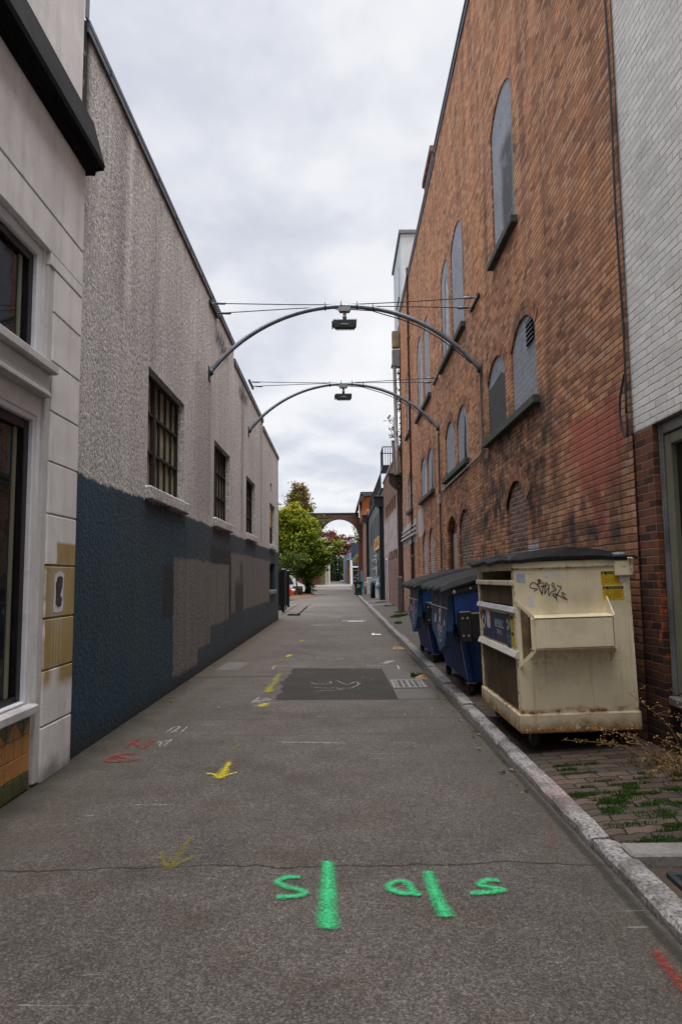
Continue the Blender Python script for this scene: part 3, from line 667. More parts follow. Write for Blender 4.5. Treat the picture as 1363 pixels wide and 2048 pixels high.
# torn poster on the pilaster
po = thing('torn_poster', 'torn white poster with a dark blot pasted on the tan painted pilaster', 'poster', (X0 + .047, 5.62, 1.45))
mb = MB(); mb.prism([(5.535, 1.30), (5.60, 1.285), (5.715, 1.30), (5.73, 1.36), (5.715, 1.43), (5.735, 1.60), (5.65, 1.625), (5.55, 1.60), (5.545, 1.45)], lambda u, v, d: (d, u, v), X0 + .0455, X0 + .0475)
mb.build('sheet', plain('poster_paper', (.60, .58, .62), .8, var=.15, scale=12, dirt=.3), po, (X0 + .047, 5.62, 1.45))
mb = MB(); mb.prism([(5.57, 1.36), (5.62, 1.33), (5.68, 1.34), (5.70, 1.40), (5.66, 1.43), (5.70, 1.50), (5.705, 1.57), (5.67, 1.585), (5.60, 1.58), (5.565, 1.52), (5.575, 1.43)], lambda u, v, d: (d, u, v), X0 + .0476, X0 + .0485)
mb.build('ink_blot', plain('faded_ink', (.045, .042, .048), .8, var=.7, scale=14), po, (X0 + .047, 5.62, 1.45))

# ------------------------------------------------------------------ left: long pebble-dashed building
lb = thing('stucco_building', 'long grey pebble-dashed building with dark blue painted lower wall and steel windows', 'building', (-6, 16, 0)); LB = (-6, 16, 0)
wins = [(8.27, 10.22, 2.70, 4.20), (12.69, 14.52, 2.70, 4.17), (17.06, 18.88, 2.70, 4.15), (22.77, 24.50, 2.70, 4.10)]
low = (22.77, 24.48, 1.15, 2.05); vent = (22.95, 23.42, 4.50, 4.80)
outl = [(5.96, 0), (25.95, 0), (25.95, 6.15), (20.75, 6.20), (20.72, 6.40), (14.97, 6.45), (14.95, 6.80), (5.96, 6.80)]
mb = MB(); facade(mb, XL, outl, [rectp(*w_) for w_ in wins] + [rectp(*low), rectp(*vent)], -.17)
mb.add([(XL, 25.95, 0), (-10, 25.95, 0), (-10, 25.95, 6.15), (XL, 25.95, 6.15), (XL, 5.97, 6.8), (-10, 5.97, 6.8), (-10, 14.95, 6.8), (XL, 14.95, 6.8), (XL, 14.95, 6.44), (-10, 14.95, 6.44), (-10, 20.75, 6.2), (XL, 20.75, 6.2), (-10, 25.95, 6.15)],
       [(0, 1, 2, 3), (4, 5, 6, 7), (7, 6, 9, 8), (8, 9, 10, 11), (11, 10, 12, 3)])
mb.build('wall', M_STUCCO, lb, LB)
mb = MB()
for (a, b, z0, z1) in ((6.0, 14.97, 6.80, 6.80), (14.98, 20.73, 6.45, 6.40), (20.76, 25.98, 6.20, 6.15)):
    mb.hexa([(XL - .3, a, z0), (XL + .035, a, z0), (XL + .035, b, z1), (XL - .3, b, z1), (XL - .3, a, z0 + .05), (XL + .035, a, z0 + .05), (XL + .035, b, z1 + .05), (XL - .3, b, z1 + .05)])
    mb.hexa([(XL + .006, a, z0 - .07), (XL + .030, a, z0 - .07), (XL + .030, b, z1 - .07), (XL + .006, b, z1 - .07), (XL + .006, a, z0), (XL + .030, a, z0), (XL + .030, b, z1), (XL + .006, b, z1)])
    q = a + .6
    while q < b: mb.box(XL + .030, XL + .045, q, q + .03, z0 + (z1 - z0) * (q - a) / (b - a) - .03, z0 + (z1 - z0) * (q - a) / (b - a) + .01); q += .95
mb.build('coping', M_COPING, lb, LB)
for i, (a, b, z0, z1) in enumerate(wins):
    xg = XL - .13; mb = MB(); fw = .035
    for s in ((a, a + fw, z0, z1), (b - fw, b, z0, z1), (a + fw, b - fw, z1 - fw, z1), (a + fw, b - fw, z0, z0 + fw)): mb.box(xg - .02, xg + .035, *s)
    cols = 6; thick = 2
    for c_ in range(1, cols):
        yc = a + (b - a) * c_ / cols; t = .042 if c_ == thick else .013
        mb.box(xg - .01, xg + (.045 if c_ == thick else .022), yc - t, yc + t, z0 + fw, z1 - fw)
    for r_ in (1, 2):
        zc = z0 + (z1 - z0) * r_ / 3; mb.box(xg - .008, xg + .030, a + fw, b - fw, zc - .018, zc + .018)
    wi = mb.build('window', M_STEEL, lb, LB)
    mb = MB(); mb.box(xg - .03, xg - .015, a, b, z0, z1); mb.build('pane', M_GLASSDIRTY, wi, LB)
    if i == 3:
        mb = MB(); mb.box(xg + .05, xg + .07, a + .35, b - .55, z0 + .62, z1 - .06); mb.build('board', plain('yellowed_board', (.30, .20, .08), .8), wi, LB)
    mb = MB(); mb.bbox(XL - .12, XL + .075, a - .06, b + .10, z0 - .18, z0 - .006, .02); mb.build('sill', M_STUCCO, wi, LB)
mb = MB(); a, b, z0, z1 = low
for s in ((a, a + .05, z0, z1), (b - .05, b, z0, z1), (a + .05, b - .05, z1 - .05, z1), (a + .05, b - .05, z0, z0 + .05), ((a + b) / 2 - .02, (a + b) / 2 + .02, z0 + .05, z1 - .05)): mb.box(XL - .16, XL - .10, *s)
wi = mb.build('window', M_BLACKMETAL, lb, LB); mb = MB(); mb.box(XL - .15, XL - .14, a, b, z0, z1); mb.build('pane', M_GLASS, wi, LB)
mb = MB(); mb.bbox(XL - .1, XL + .07, a - .1, b + .1, z0 - .14, z0 - .004, .015); mb.build('sill', plain('blue_grey_sill', (.16, .18, .20), .7, var=.2), wi, LB)
mb = MB(); a, b, z0, z1 = vent; mb.box(XL - .16, XL - .15, a, b, z0, z1)
for k in range(5): mb.hexa([(XL - .15, a, z0 + k * .06), (XL - .10, a, z0 + k * .06 - .02), (XL - .10, b, z0 + k * .06 - .02), (XL - .15, b, z0 + k * .06), (XL - .15, a, z0 + k * .06 + .01), (XL - .10, a, z0 + k * .06 - .01), (XL - .10, b, z0 + k * .06 - .01), (XL - .15, b, z0 + k * .06 + .01)])
mb.build('wall_vent', M_VOID, lb, LB)
rv = thing('roof_vent', 'small round capped metal vent standing at the edge of the stucco roof', 'vent', (-2.62, 22.2, 6.15))
mb = MB(); mb.lathe([(.0, 0), (.075, 0), (.07, .12), (.07, .20), (0, .20)], 'z', (-2.62, 22.2, 6.15)); mb.build('stack', M_GALV, rv, (-2.62, 22.2, 6.15), True)
mb = MB(); mb.lathe([(.0, .16), (.15, .16), (.15, .19), (.06, .21), (.06, .23), (.15, .235), (.14, .265), (0, .29)], 'z', (-2.62, 22.2, 6.15)); mb.build('cap', M_LAMP, rv, (-2.62, 22.2, 6.15), True)
# scrawled tags under the parapet
def tagmarks(name, label, y0, z0, hgt, adv, n, seed):
    r_ = random.Random(seed); mb = MB(); k = 0
    for i in range(n):
        y = y0 + i * adv; pts = [(y + r_.uniform(-.1, .1), z0 + hgt * r_.uniform(.7, 1)), (y + r_.uniform(-.05, .25) * adv, z0 + hgt * r_.uniform(0, .2)), (y + adv * r_.uniform(.3, .6), z0 + hgt * r_.uniform(.5, .8)), (y + adv * r_.uniform(.5, .9), z0 + hgt * r_.uniform(0, .3)), (y + adv * .8, z0 + hgt * r_.uniform(.7, 1.))]
        ribbon(mb, [(XL + .025 + i * .001, a, b) for a, b in smooth_pts(pts, 3)], .035, (1, 0, 0))
    return tag(mb.build(name, plain('black_spray', (.02, .02, .022), .7)), label, 'graffiti')
tagmarks('graffiti_tag', 'black scrawled tag high on the stucco wall beside the nearer light arch', 12.75, 6.05, .45, .26, 5, 3)
tagmarks('graffiti_tag', 'black scrawled tag high on the stucco wall beside the farther light arch', 15.75, 5.85, .42, .26, 5, 8)

# ------------------------------------------------------------------ right: white painted building with shop opening
K = .9774
def S(y0, y1, z0, z1): return (y0 * K, y1 * K, 1.55 + (z0 - 1.55) * K, 1.55 + (z1 - 1.55) * K)
wb_ = thing('white_brick_building', 'tall white painted brick building over a dark shopfront, bare brick below the paint', 'building', (6, -2, 0)); WB = (6, -2, 0)
mb = MB(); facade(mb, XR + .02, rectp(-12, 6.06, 0, 15), [rectp(-2.5, 5.62, .02, 2.80)], .34)
mb.add([(XR + .02, -12, 0), (10, -12, 0), (10, -12, 15), (XR + .02, -12, 15), (XR + .02, 6.06, 15), (10, 6.06, 15)], [(0, 1, 2, 3), (3, 2, 5, 4)])
mb.build('wall', M_WHITEBRICK, wb_, WB)
mb = MB(); xs = XR + .07
mb.bbox(xs, xs + .12, 5.56, 5.615, .58, 2.795, .008); mb.bbox(xs, xs + .12, -2.4, 5.56, 2.70, 2.795, .008); mb.bbox(xs - .012, xs + .004, 5.575, 5.60, .58, 2.79, .004)
sfw = mb.build('shopfront', M_JAMB, wb_, WB)
mb = MB(); mb.bbox(xs + .015, xs + .10, 5.46, 5.558, .60, 2.695, .010); mb.bbox(xs + .015, xs + .10, -2.4, 5.46, 2.60, 2.695, .01); mb.bbox(xs + .02, xs + .10, 2.0, 2.12, .60, 2.6, .01)
mb.build('frame', M_OLIVEWOOD, sfw, WB)
mb = MB(); mb.box(xs + .065, xs + .075, -2.4, 5.46, .58, 2.6); mb.build('pane', M_GLASS, sfw, WB)
mb = MB(); mb.bbox(xs - .05, xs + .18, -2.45, 5.60, .50, .575, .012); mb.build('sill', plain('weathered_wood_sill', (.10, .095, .085), .8, var=.4, bump=.3), sfw, WB)
mb = MB(); mb.bbox(xs + .03, xs + .1, -2.45, 5.612, .02, .498, .006)
for k in range(6): mb.bbox(xs + .015, xs + .03, 5.55 - k * 1.2 - 1.0, 5.55 - k * 1.2, .08, .44, .006)
mb.build('stallriser', M_BLUEPANEL, sfw, WB)

# ------------------------------------------------------------------ right: big red brick building
bb = thing('brick_building', 'tall soot-stained red brick warehouse with rows of boarded arched windows', 'building', (8, 18, 0)); BB = (8, 18, 0)
UP = [(9.72, 11.12, 6.88, 9.42), (13.95, 15.42, 6.88, 9.42), (15.82, 17.02, 6.88, 9.40), (19.45, 20.75, 6.85, 9.40), (21.15, 22.5, 6.85, 9.40), (25.0, 26.3, 7.0, 9.4)]
MID = [(8.93, 10.24, 3.95, 5.26), (10.64, 11.90, 3.95, 5.24), (13.90, 15.16, 3.98, 5.24), (15.52, 16.85, 4.02, 5.26), (19.10, 20.40, 4.02, 5.30), (20.62, 22.08, 4.02, 5.30), (24.7, 26.25, 4.05, 5.36)]
LOW = [(9.66, 10.84, .2, 2.98), (13.84, 15.2, .2, 2.98), (15.52, 16.83, .2, 2.98), (19.28, 20.42, .2, 2.96), (20.8, 22.04, .2, 2.94)]
DOOR = (24.4, 26.0, .12, 2.80)
holes = [archp(*S(*w_), .30) for w_ in UP + MID] + [archp(*S(*w_), .34) for w_ in LOW] + [rectp(*S(*DOOR))]
yE = 28.3
mb = MB(); facade(mb, XR, [(5.96, 0), (yE, 0), (yE, 12.62), (17.0, 12.62), (16.98, 12.74), (5.96, 12.74)], holes, .12)
mb.add([(XR, yE, 0), (12, yE, 0), (12, yE, 12.6), (XR, yE, 12.6), (XR, 5.96, 12.7), (12, 5.96, 12.7), (XR, 5.957, 9), (12, 5.957, 9), (12, 5.957, 12.74), (XR, 5.957, 12.74)], [(0, 1, 2, 3), (4, 5, 2, 3)])
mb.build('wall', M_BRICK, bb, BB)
mb = MB()
mb.box(XR - .06, XR + .35, 5.95, 16.98, 12.745, 12.80); mb.box(XR - .035, XR - .003, 5.95, 16.98, 12.64, 12.745)
mb.box(XR - .06, XR + .35, 16.99, yE + .03, 12.625, 12.68); mb.box(XR - .035, XR - .003, 16.99, yE + .03, 12.52, 12.625)
mb.build('coping', M_COPINGR, bb, BB)
def ring(mb, y0, y1, z1, rise, rows, x, hb=.105):
    h = (y1 - y0) / 2; rr = (h * h + rise * rise) / (2 * rise); cz = z1 - rr; cy = (y0 + y1) / 2; a = math.asin(min(1, h / rr))
    for q in range(rows):
        r0 = rr + q * (hb + .008) + .004; r1 = r0 + hb; n = int(2 * a * r0 / .072)
        for i in range(n):
            t0 = -a + 2 * a * (i + .06) / n; t1 = -a + 2 * a * (i + .94) / n
            mb.prism([(cy + r * math.sin(t), cz + r * math.cos(t)) for r, t in ((r0, t0), (r0, t1), (r1, t1), (r1, t0))], lambda u, v, d: (d, u, v), x - .006 - rng.uniform(0, .004), x + .02, 0, True, rng.random() + .001)
def m_voussoir():
    m, g = newmat('voussoir_brick'); p = g.pos()[0]; a = g.n('Attribute', attribute_name='tint').outputs['Fac']
    n = g.noise(p, 30, 4, .65); c = g.ramp(g.m('ADD', a, g.m('MULTIPLY', g.m('SUBTRACT', n, .5), .4)), BR)
    c = g.mix(1., c, (.72, .66, .62), 'MULTIPLY'); c = g.mix(g.mr(g.noise(p, 1.4, 5), .42, .62, 0, .6), c, (.05, .036, .03))
    g.out(c, .9, g.bump(n, .5, .008)); return m
M_VOUS = m_voussoir()
def bwin(spec, kind, sill=True, rows=2, rise=.30, sy=None, pale=False):
    y0, y1, z0, z1 = S(*spec); mb = MB(); poly = archp(y0, y1, z0, z1, rise)
    mats = {'board': M_BOARD, 'half': M_BOARD, 'pale': M_BOARD, 'infill': M_INFILL, 'infillw': M_INFILLW, 'door': M_REDWOOD}[kind]
    d = .025 if kind in ('board', 'half', 'pale') else (.035 if kind != 'door' else .115)
    mb.prism(poly, lambda u, v, e: (e, u, v), XR + d, XR + d + .03)
    nm = 'window' if kind in ('board', 'half', 'pale') else ('bricked_up_window' if kind != 'door' else 'door_recess')
    wi = mb.build(nm, mats, bb, BB)
    if kind == 'half':   # lower part patched with a darker board
        mb = MB(); mb.prism([(y0 + .02, z0 + .01), (y1 - .02, z0 + .01), (y1 - .02, z1 - .42), (y0 + .3, z1 - .34), (y0 + .02, z1 - .46)], lambda u, v, e: (e, u, v), XR + .012, XR + .022); mb.build('patch_board', M_BOARDDARK, wi, BB)
    if pale:
        w_ = y1 - y0; mb = MB()
        mb.prism([(y0 + .08 * w_, z0 + .05), (y0 + .52 * w_, z0 + .05), (y0 + .56 * w_, z0 + .45 * (z1 - z0)), (y0 + .42 * w_, z0 + .62 * (z1 - z0)), (y0 + .44 * w_, z0 + .74 * (z1 - z0)), (y0 + .25 * w_, z0 + .80 * (z1 - z0)), (y0 + .1 * w_, z0 + .6 * (z1 - z0))], lambda u, v, e: (e, u, v), XR + .012, XR + .022); mb.build('peeling_sheet', M_BOARDPALE, wi, BB)
        mb = MB(); pts = smooth_pts([(y0 + .50 * w_, z0 + .06), (y0 + .54 * w_, z0 + .3 * (z1 - z0)), (y0 + .48 * w_, z0 + .5 * (z1 - z0)), (y0 + .38 * w_, z0 + .62 * (z1 - z0)), (y0 + .44 * w_, z0 + .72 * (z1 - z0)), (y0 + .26 * w_, z0 + .80 * (z1 - z0))], 3)
        ribbon(mb, [(XR + .008, a, b) for a, b in pts], .06, (-1, 0, 0)); mb.build('split', M_VOID, wi, BB)
    if sill:
        a, b = (sy or (spec[0] - .12, spec[1] + .12)); a, b = a * K, b * K
        mb = MB(); mb.bbox(XR - .10, XR + .11, a, b, z0 - .125, z0 - .003, .012); mb.build('sill', M_STONESILL, wi, BB)
    if rows:
        mb = MB(); ring(mb, y0, y1, z1, rise, rows, XR); mb.build('arch_surround', M_VOUS, wi, BB)
    return wi
bwin(UP[0], 'board', rows=0); bwin(UP[1], 'pale', rows=0, sy=(13.8, 17.25), pale=False); bwin(UP[2], 'pale', False, 0, pale=True)
bwin(UP[3], 'board', rows=0, sy=(19.2, 22.8)); bwin(UP[4], 'pale', False, 0, pale=True); bwin(UP[5], 'pale', rows=0, pale=True)
w0 = bwin(MID[0], 'board', sy=(8.82, 12.0)); bwin(MID[1], 'half', False)
wA = bwin(MID[2], 'board', sy=(13.78, 17.0)); bwin(MID[3], 'board', False)
wB = bwin(MID[4], 'board', sy=(18.95, 22.3)); bwin(MID[5], 'pale', False, pale=True); bwin(MID[6], 'board')
y0, y1, z0, z1 = S(*MID[0]); mb = MB(); mb.box(XR + .012, XR + .02, y0 + .12, y0 + .48, z1 - .46, z1 - .12, 0)
for k in range(5): mb.hexa([(XR + .012, y0 + .12, z1 - .44 + k * .065), (XR - .012, y0 + .12, z1 - .455 + k * .065), (XR - .012, y0 + .48, z1 - .455 + k * .065), (XR + .012, y0 + .48, z1 - .44 + k * .065), (XR + .012, y0 + .12, z1 - .43 + k * .065), (XR - .012, y0 + .12, z1 - .445 + k * .065), (XR - .012, y0 + .48, z1 - .445 + k * .065), (XR + .012, y0 + .48, z1 - .43 + k * .065)], 1)
mb.build('louvre_vent', [M_VOID, M_GALV], w0, BB)
for (wy, wo) in ((MID[2], wA), (MID[4], wB)):    # splintered dark gash in two of the boards
    y0, y1, z0, z1 = S(*wy); mb = MB(); a = y0 + .25
    mb.prism([(a, z0 + .05), (a + .28, z0 + .04), (a + .22, z0 + .35), (a + .17, z0 + .6), (a + .12, z0 + .95), (a + .06, z0 + .7), (a + .10, z0 + .3)], lambda u, v, e: (e, u, v), XR + .014, XR + .022); mb.build('broken_gap', M_VOID, wo, BB)
bwin(LOW[0], 'infill', False, 2, .34); bwin(LOW[1], 'infill', False, 2, .34); bwin(LOW[3], 'infillw', False, 1, .34); bwin(LOW[4], 'infillw', False, 1, .34)
dr = bwin(LOW[2], 'door', False, 2, .34)
y0, y1, z0, z1 = S(*LOW[2]); mb = MB(); mb.box(XR + .10, XR + .112, y0 + .14, y1 - .14, 1.72, z1 - .40); mb.build('pane', plain('clouded_pane', (.17, .155, .13), .4, var=.2), dr, BB)
mb = MB()
for s in ((y0, y0 + .1, .3, z1 - .3), (y1 - .1, y1, .3, z1 - .3), (y0 + .1, y1 - .1, 1.62, 1.72)): mb.box(XR + .05, XR + .11, *s)
mb.build('frame', M_REDWOOD, dr, BB)
y0, y1, z0, z1 = S(*DOOR); mb = MB(); mb.box(XR + .09, XR + .12, y0, y1, z0, z1)
for s in ((y0 + .1, (y0 + y1) / 2 - .05, z0 + .2, z0 + 1.1), ((y0 + y1) / 2 + .05, y1 - .1, z0 + .2, z0 + 1.1), (y0 + .1, (y0 + y1) / 2 - .05, z0 + 1.25, z1 - .2), ((y0 + y1) / 2 + .05, y1 - .1, z0 + 1.25, z1 - .2)): mb.bbox(XR + .07, XR + .09, *s, .01)
mb.build('door', M_DOORDARK, bb, BB)
mb = MB()
for k, zz in enumerate((2.98, 3.14, 3.30)): mb.bbox(XR - .09 + .02 * k, XR + .02, 23.3, 28.2, zz, zz + .09, .015)
mb.build('band_moulding', plain('peeling_white_wood', (.34, .32, .30), .8, var=.3, scale=4, dirt=.6), bb, BB)
mb = MB(); mb.bbox(XR + .15, XR + 1.0, 18.6, 20.4, 12.6, 13.75, .02); mb.bbox(XR + .09, XR + 1.06, 18.54, 20.46, 13.75, 13.95, .02); mb.build('chimney', M_ARCHFAR, bb, BB)
mb = MB(); mb.box(2.66, 6.5, 27.4, 31.2, 12.6, 15.9)
ph = mb.build('penthouse', plain('pale_blue_grey_cladding', (.42, .47, .50), .7, var=.12, scale=1.5, dirt=.35, dirtcol=(.26, .27, .27)), bb, BB)
mb = MB(); mb.bbox(2.58, 6.6, 27.3, 31.35, 15.9, 16.06, .01); mb.build('roof', M_COPINGR, ph, BB)
mb = MB(); mb.box(2.645, 2.67, 28.5, 29.6, 13.6, 15.0); mb.bbox(2.60, 2.68, 28.4, 29.7, 13.5, 13.6, .01); mb.build('window', M_GLASS, ph, BB)

# pipes, conduits, hanging cable on the right-hand walls
cb = MB(); pts = [(XR - .015, 6.02, 12.6), (XR - .02, 6.03, 8.0), (XR - .02, 6.0, 6.2), (XR - .035, 5.985, 5.0), (XR - .02, 6.0, 4.2), (XR - .02, 5.985, 3.6), (XR - .03, 5.99, 2.95)]
cb.tube(smooth_pts(pts, 5), .011, 6); cb.tube(smooth_pts([(XR - .03, 5.99, 3.35), (XR - .05, 6.07, 3.12), (XR - .05, 6.06, 2.88), (XR - .03, 6.0, 2.78), (XR - .03, 5.98, 2.98)], 5), .011, 6)
tag(cb.build('hanging_cable', M_CABLE, smooth=True), 'black cable hanging down the seam between white and red brick, looped at its end', 'cable')
cn = thing('conduit', 'thin bright metal conduit running from the light arch down and along the red brick wall', 'conduit', (XR, 12.1, 4.5)); CN = (XR, 12.1, 4.5)
mb = MB(); x = XR - .03; mb.tube([(x, 12.05, 5.2), (x, 12.08, 3.90), (x, 12.12, 3.80), (x, 12.25, 3.76), (x, 17.0, 3.70), (x, 17.15, 3.66), (x, 17.2, 3.55)], .018, 8); mb.build('pipe', M_CONDUIT, cn, CN, True)
for s in ((12.07, 4.9), (12.08, 4.3), (13.5, 3.745), (15., 3.725), (16.4, 3.71)): mb = MB(); mb.box(x - .024, XR, s[0] - .02, s[0] + .02, s[1] - .03, s[1] + .03); mb.build('clip', M_GALV, cn, CN)
cn2 = thing('conduit', 'thin grey conduit with a junction box dropping from the farther light arch to the dumpsters', 'conduit', (XR, 17.4, 3.4)); CN = (XR, 17.4, 3.4)
mb = MB(); mb.tube([(x, 17.42, 5.25), (x, 17.42, 1.2)], .018, 8); mb.build('pipe', M_GALV, cn2, CN, True)
mb = MB(); mb.bbox(x - .04, XR, 17.33, 17.51, 3.40, 3.62, .008); mb.build('junction_box', M_LAMPLIGHT, cn2, CN)
rp = thing('rusty_pipe', 'thin rust-brown pipe running the full height of the red brick wall', 'pipe', (XR, 24.1, .2)); RP = (XR, 24.1, .2)
mb = MB(); mb.tube([(XR - .05, 24.15, 12.9), (XR - .05, 24.15, .2)], .032, 8); mb.build('pipe', M_RUSTPIPE, rp, RP, True)
for zz in (2.2, 4.4, 6.3, 8.2, 10.2, 11.8): mb = MB(); mb.lathe([(.05, 0), (.05, .1), (.034, .12)], 'z', (XR - .05, 24.15, zz)); mb.build('coupling', M_RUSTPIPE, rp, RP, True)
ds = thing('white_downspout', 'off-white round downspout with two box heads at the far corner of the brick wall', 'downspout', (2.4, 28.1, 6)); DS = (2.4, 28.1, 6)
mb = MB(); mb.tube([(2.36, 28.05, 10.45), (2.38, 28.05, 7.2), (2.42, 28.05, 5.8)], .078, 10); mb.tube([(2.25, 28.2, 7.25), (2.33, 28.2, 5.8)], .07, 10); mb.build('pipe', M_WHITEPIPE, ds, DS, True)
mb = MB(); mb.bbox(2.26, 2.58, 27.9, 28.2, 10.45, 11.1, .02); mb.bbox(2.22, 2.58, 27.87, 28.23, 10.36, 10.45, .01); mb.build('hopper', plain('grey_hopper', (.17, .17, .18), .6, var=.3), ds, DS)
mb = MB(); mb.bbox(2.27, 2.58, 27.9, 28.2, 11.2, 11.9, .02); mb.build('box_head', plain('mossy_box_head', (.20, .17, .11), .8, var=.35), ds, DS)
bd = thing('brown_downspout', 'broad brown square downspout with a big rainwater head between two brick buildings', 'downspout', (2.5, 28.5, 0)); BD = (2.5, 28.5, 0)
mb = MB(); mb.bbox(2.40, 2.64, 28.35, 28.62, .05, 5.3, .02); mb.build('pipe', M_BROWNSPOUT, bd, BD)
mb = MB(); mb.prism([(2.06, 5.82), (2.62, 5.82), (2.62, 5.25), (2.36, 5.22), (2.12, 5.46), (2.06, 5.56)], lambda u, v, d: (u, d, v), 28.32, 28.7); mb.bbox(2.02, 2.64, 28.28, 28.74, 5.82, 5.9, .01); mb.build('rainwater_head', M_BROWNSPOUT, bd, BD)
# ------------------------------------------------------------------ light arches spanning the alley
def light_arch():
    base = (XL, 12.12, 5.26); t = thing('light_arch', 'nearer curved pipe arch carrying a hanging lamp across the alley', 'light arch', base, 'light arches spanning the alley')
    cx = (XL + XR) / 2; h = (XR - XL) / 2; rise = 1.25; rr = (h * h + rise * rise) / (2 * rise); a = math.asin(h / rr); cz = 5.27 + rise - rr; y = 12.12
    P = lambda t_, dr=0., dy=0.: (cx + (rr + dr) * math.sin(t_), y + dy, cz + (rr + dr) * math.cos(t_))
    mb = MB(); mb.tube([P(-a + 2 * a * i / 48) for i in range(49)], .042, 12); mb.build('arch_pipe', M_GALV, t, base, True)
    for s_, X in ((1, XL), (-1, XR)):
        mb = MB(); mb.bbox(min(X, X + s_ * .015), max(X, X + s_ * .015), y - .09, y + .09, 5.14, 5.40, .004); mb.tube([(X, y, 5.27), (X + s_ * .05, y, 5.31)], .058, 12)
        mb.build('mounting_plate', M_LAMP, t, base)
    # stay wires with turnbuckles, held on angle brackets
    for dy, z in ((0., 6.60), (.62, 6.66)):
        mb = MB(); mb.tube(smooth_pts([(XL + .02, y + dy, z), (cx, y + dy * .4, z - .045), (XR - .02, y + dy, z + .06)], 8), .009, 6); mb.build('stay_wire', M_CABLE, t, base, True)
        for X, s_, zz in ((XL, 1, z), (XR, -1, z + .06)):
            mb = MB(); mb.tube([(X + s_ * .03, y + dy, zz), (X + s_ * .10, y + dy, zz), (X + s_ * .12, y + dy, zz), (X + s_ * .28, y + dy, zz - .004), (X + s_ * .30, y + dy, zz)], [.012, .012, .026, .026, .010], 8); mb.build('turnbuckle', M_GALV, t, base, True)
    for X, s_, zz in ((XL, 1, 6.62), (XR, -1, 6.69)):
        mb = MB(); x0, x1 = sorted((X, X + s_ * .05)); mb.bbox(x0, x1, y - .08, y + .72, zz - .03, zz + .03, .005); mb.build('wire_bracket', M_LAMP, t, base)
    top = 5.27 + rise
    for i, an in enumerate((-.115, -.02, .075, .17)):
        p = P(an); mb = MB(); mb.lathe([(.043, -.012), (.054, -.012), (.054, .012), (.043, .012)], 'x', p); mb.box(p[0] - .006, p[0] + .006, y - .01, y + .01, p[2] + .04, p[2] + .10); mb.build('pipe_clamp', M_LAMP, t, base)
    # lamp: mounting box, two-piece stem, finned housing with drip teeth
    mb = MB(); mb.prism([(-.115, .0), (-.09, -.055), (.09, -.055), (.115, .0), (.105, .03), (-.105, .03)], lambda u, v, d: (cx + u, d, top - .055 + v), y - .06, y + .06); lb_ = mb.build('lamp', M_LAMPLIGHT, t, base)
    mb = MB(); mb.lathe([(0, 0), (.032, 0), (.030, -.09), (.040, -.095), (.040, -.115), (.034, -.12), (.038, -.20), (0, -.20)], 'z', (cx, y, top - .105), 14); mb.build('stem', M_LAMPLIGHT, lb_, base, True)
    mb = MB(); zt = top - .285
    mb.prism([(-.21, zt), (.22, zt), (.215, zt - .085), (.18, zt - .125), (-.17, zt - .125), (-.215, zt - .085)], lambda u, v, d: (cx + u, d, v), y - .085, y + .085)
    for k in range(17):
        xx = cx - .20 + k * .0256; mb.box(xx - .004, xx + .004, y - .10, y + .10, zt - .085, zt + .010)
    for k in range(14): xx = cx - .15 + k * .0245; mb.box(xx - .007, xx + .007, y - .09, y + .09, zt - .143, zt - .1255)
    for k in range(4): zz = zt - .02 - k * .03; mb.box(cx - .236, cx - .214, y - .08, y + .08, zz - .012, zz)
    mb.build('housing', M_LAMP, lb_, base)
    mb = MB(); mb.box(cx - .075, cx + .07, y - .104, y - .1005, zt - .098, zt - .075); mb.build('rating_plate', M_LAMPLIGHT, lb_, base)
    mb = MB(); mb.tube([(cx + .10, y, top - .06), (cx + .5, y, top - .09)] + [P(an, -.075) for an in (.24, .35, .48, .62, .75)] + [P(.82, -.055), P(.86, -.05)], .010, 6); mb.tube(smooth_pts([(cx - .10, y, top - .07), (cx - .15, y, top - .06), (cx - .19, y, top - .02)], 4), .007, 6); mb.build('electric_cable', M_CABLE, t, base, True)
    return t
la = light_arch()
dup(la, (XL, 17.45, 5.34), 'farther curved pipe arch carrying a hanging lamp across the alley')

# ------------------------------------------------------------------ right side, beyond the brick warehouse
wbk = thing('whitewashed_building', 'low whitewashed brick building with two rows of small square windows and a pale door', 'building', (6, 35, 0)); B = (6, 35, 0)
y0, y1 = 28.75, 40.5; upw = [(31.9 + k * 1.42, 31.9 + k * 1.42 + .85, 4.78, 5.45) for k in range(5)]; low_ = [(31.3 + k * 1.45, 31.3 + k * 1.45 + .9, 2.42, 2.85) for k in range(4)]; dr_ = (37.9, 39.3, .12, 2.5)
mb = MB(); facade(mb, XR, rectp(y0, y1, 0, 7.1), [rectp(*w_) for w_ in upw + low_] + [rectp(*dr_)], .22, 0, 1)
mb.add([(XR, y0, 0), (12, y0, 0), (12, y0, 7.1), (XR, y0, 7.1), (XR, y1, 7.1), (12, y1, 7.1), (12, y1, 0), (XR, y1, 0)], [(0, 1, 2, 3), (3, 2, 5, 4), (4, 5, 6, 7)]); m_orange = plain('rusty_orange_sash', (.15, .060, .020), .7, var=.3)
mb.build('wall', [M_WASHBRICK, m_orange], wbk, B)
for w_ in upw + low_:
    a, b, c_, d_ = w_; mb = MB()
    for s in ((a, a + .06, c_, d_), (b - .06, b, c_, d_), (a, b, d_ - .06, d_), (a, b, c_, c_ + .06), ((a + b) / 2 - .02, (a + b) / 2 + .02, c_, d_)): mb.box(XR + .10, XR + .16, *s)
    wi = mb.build('window', m_orange, wbk, B); mb = MB(); mb.box(XR + .165, XR + .18, a, b, c_, d_); mb.build('pane', M_GLASS, wi, B)
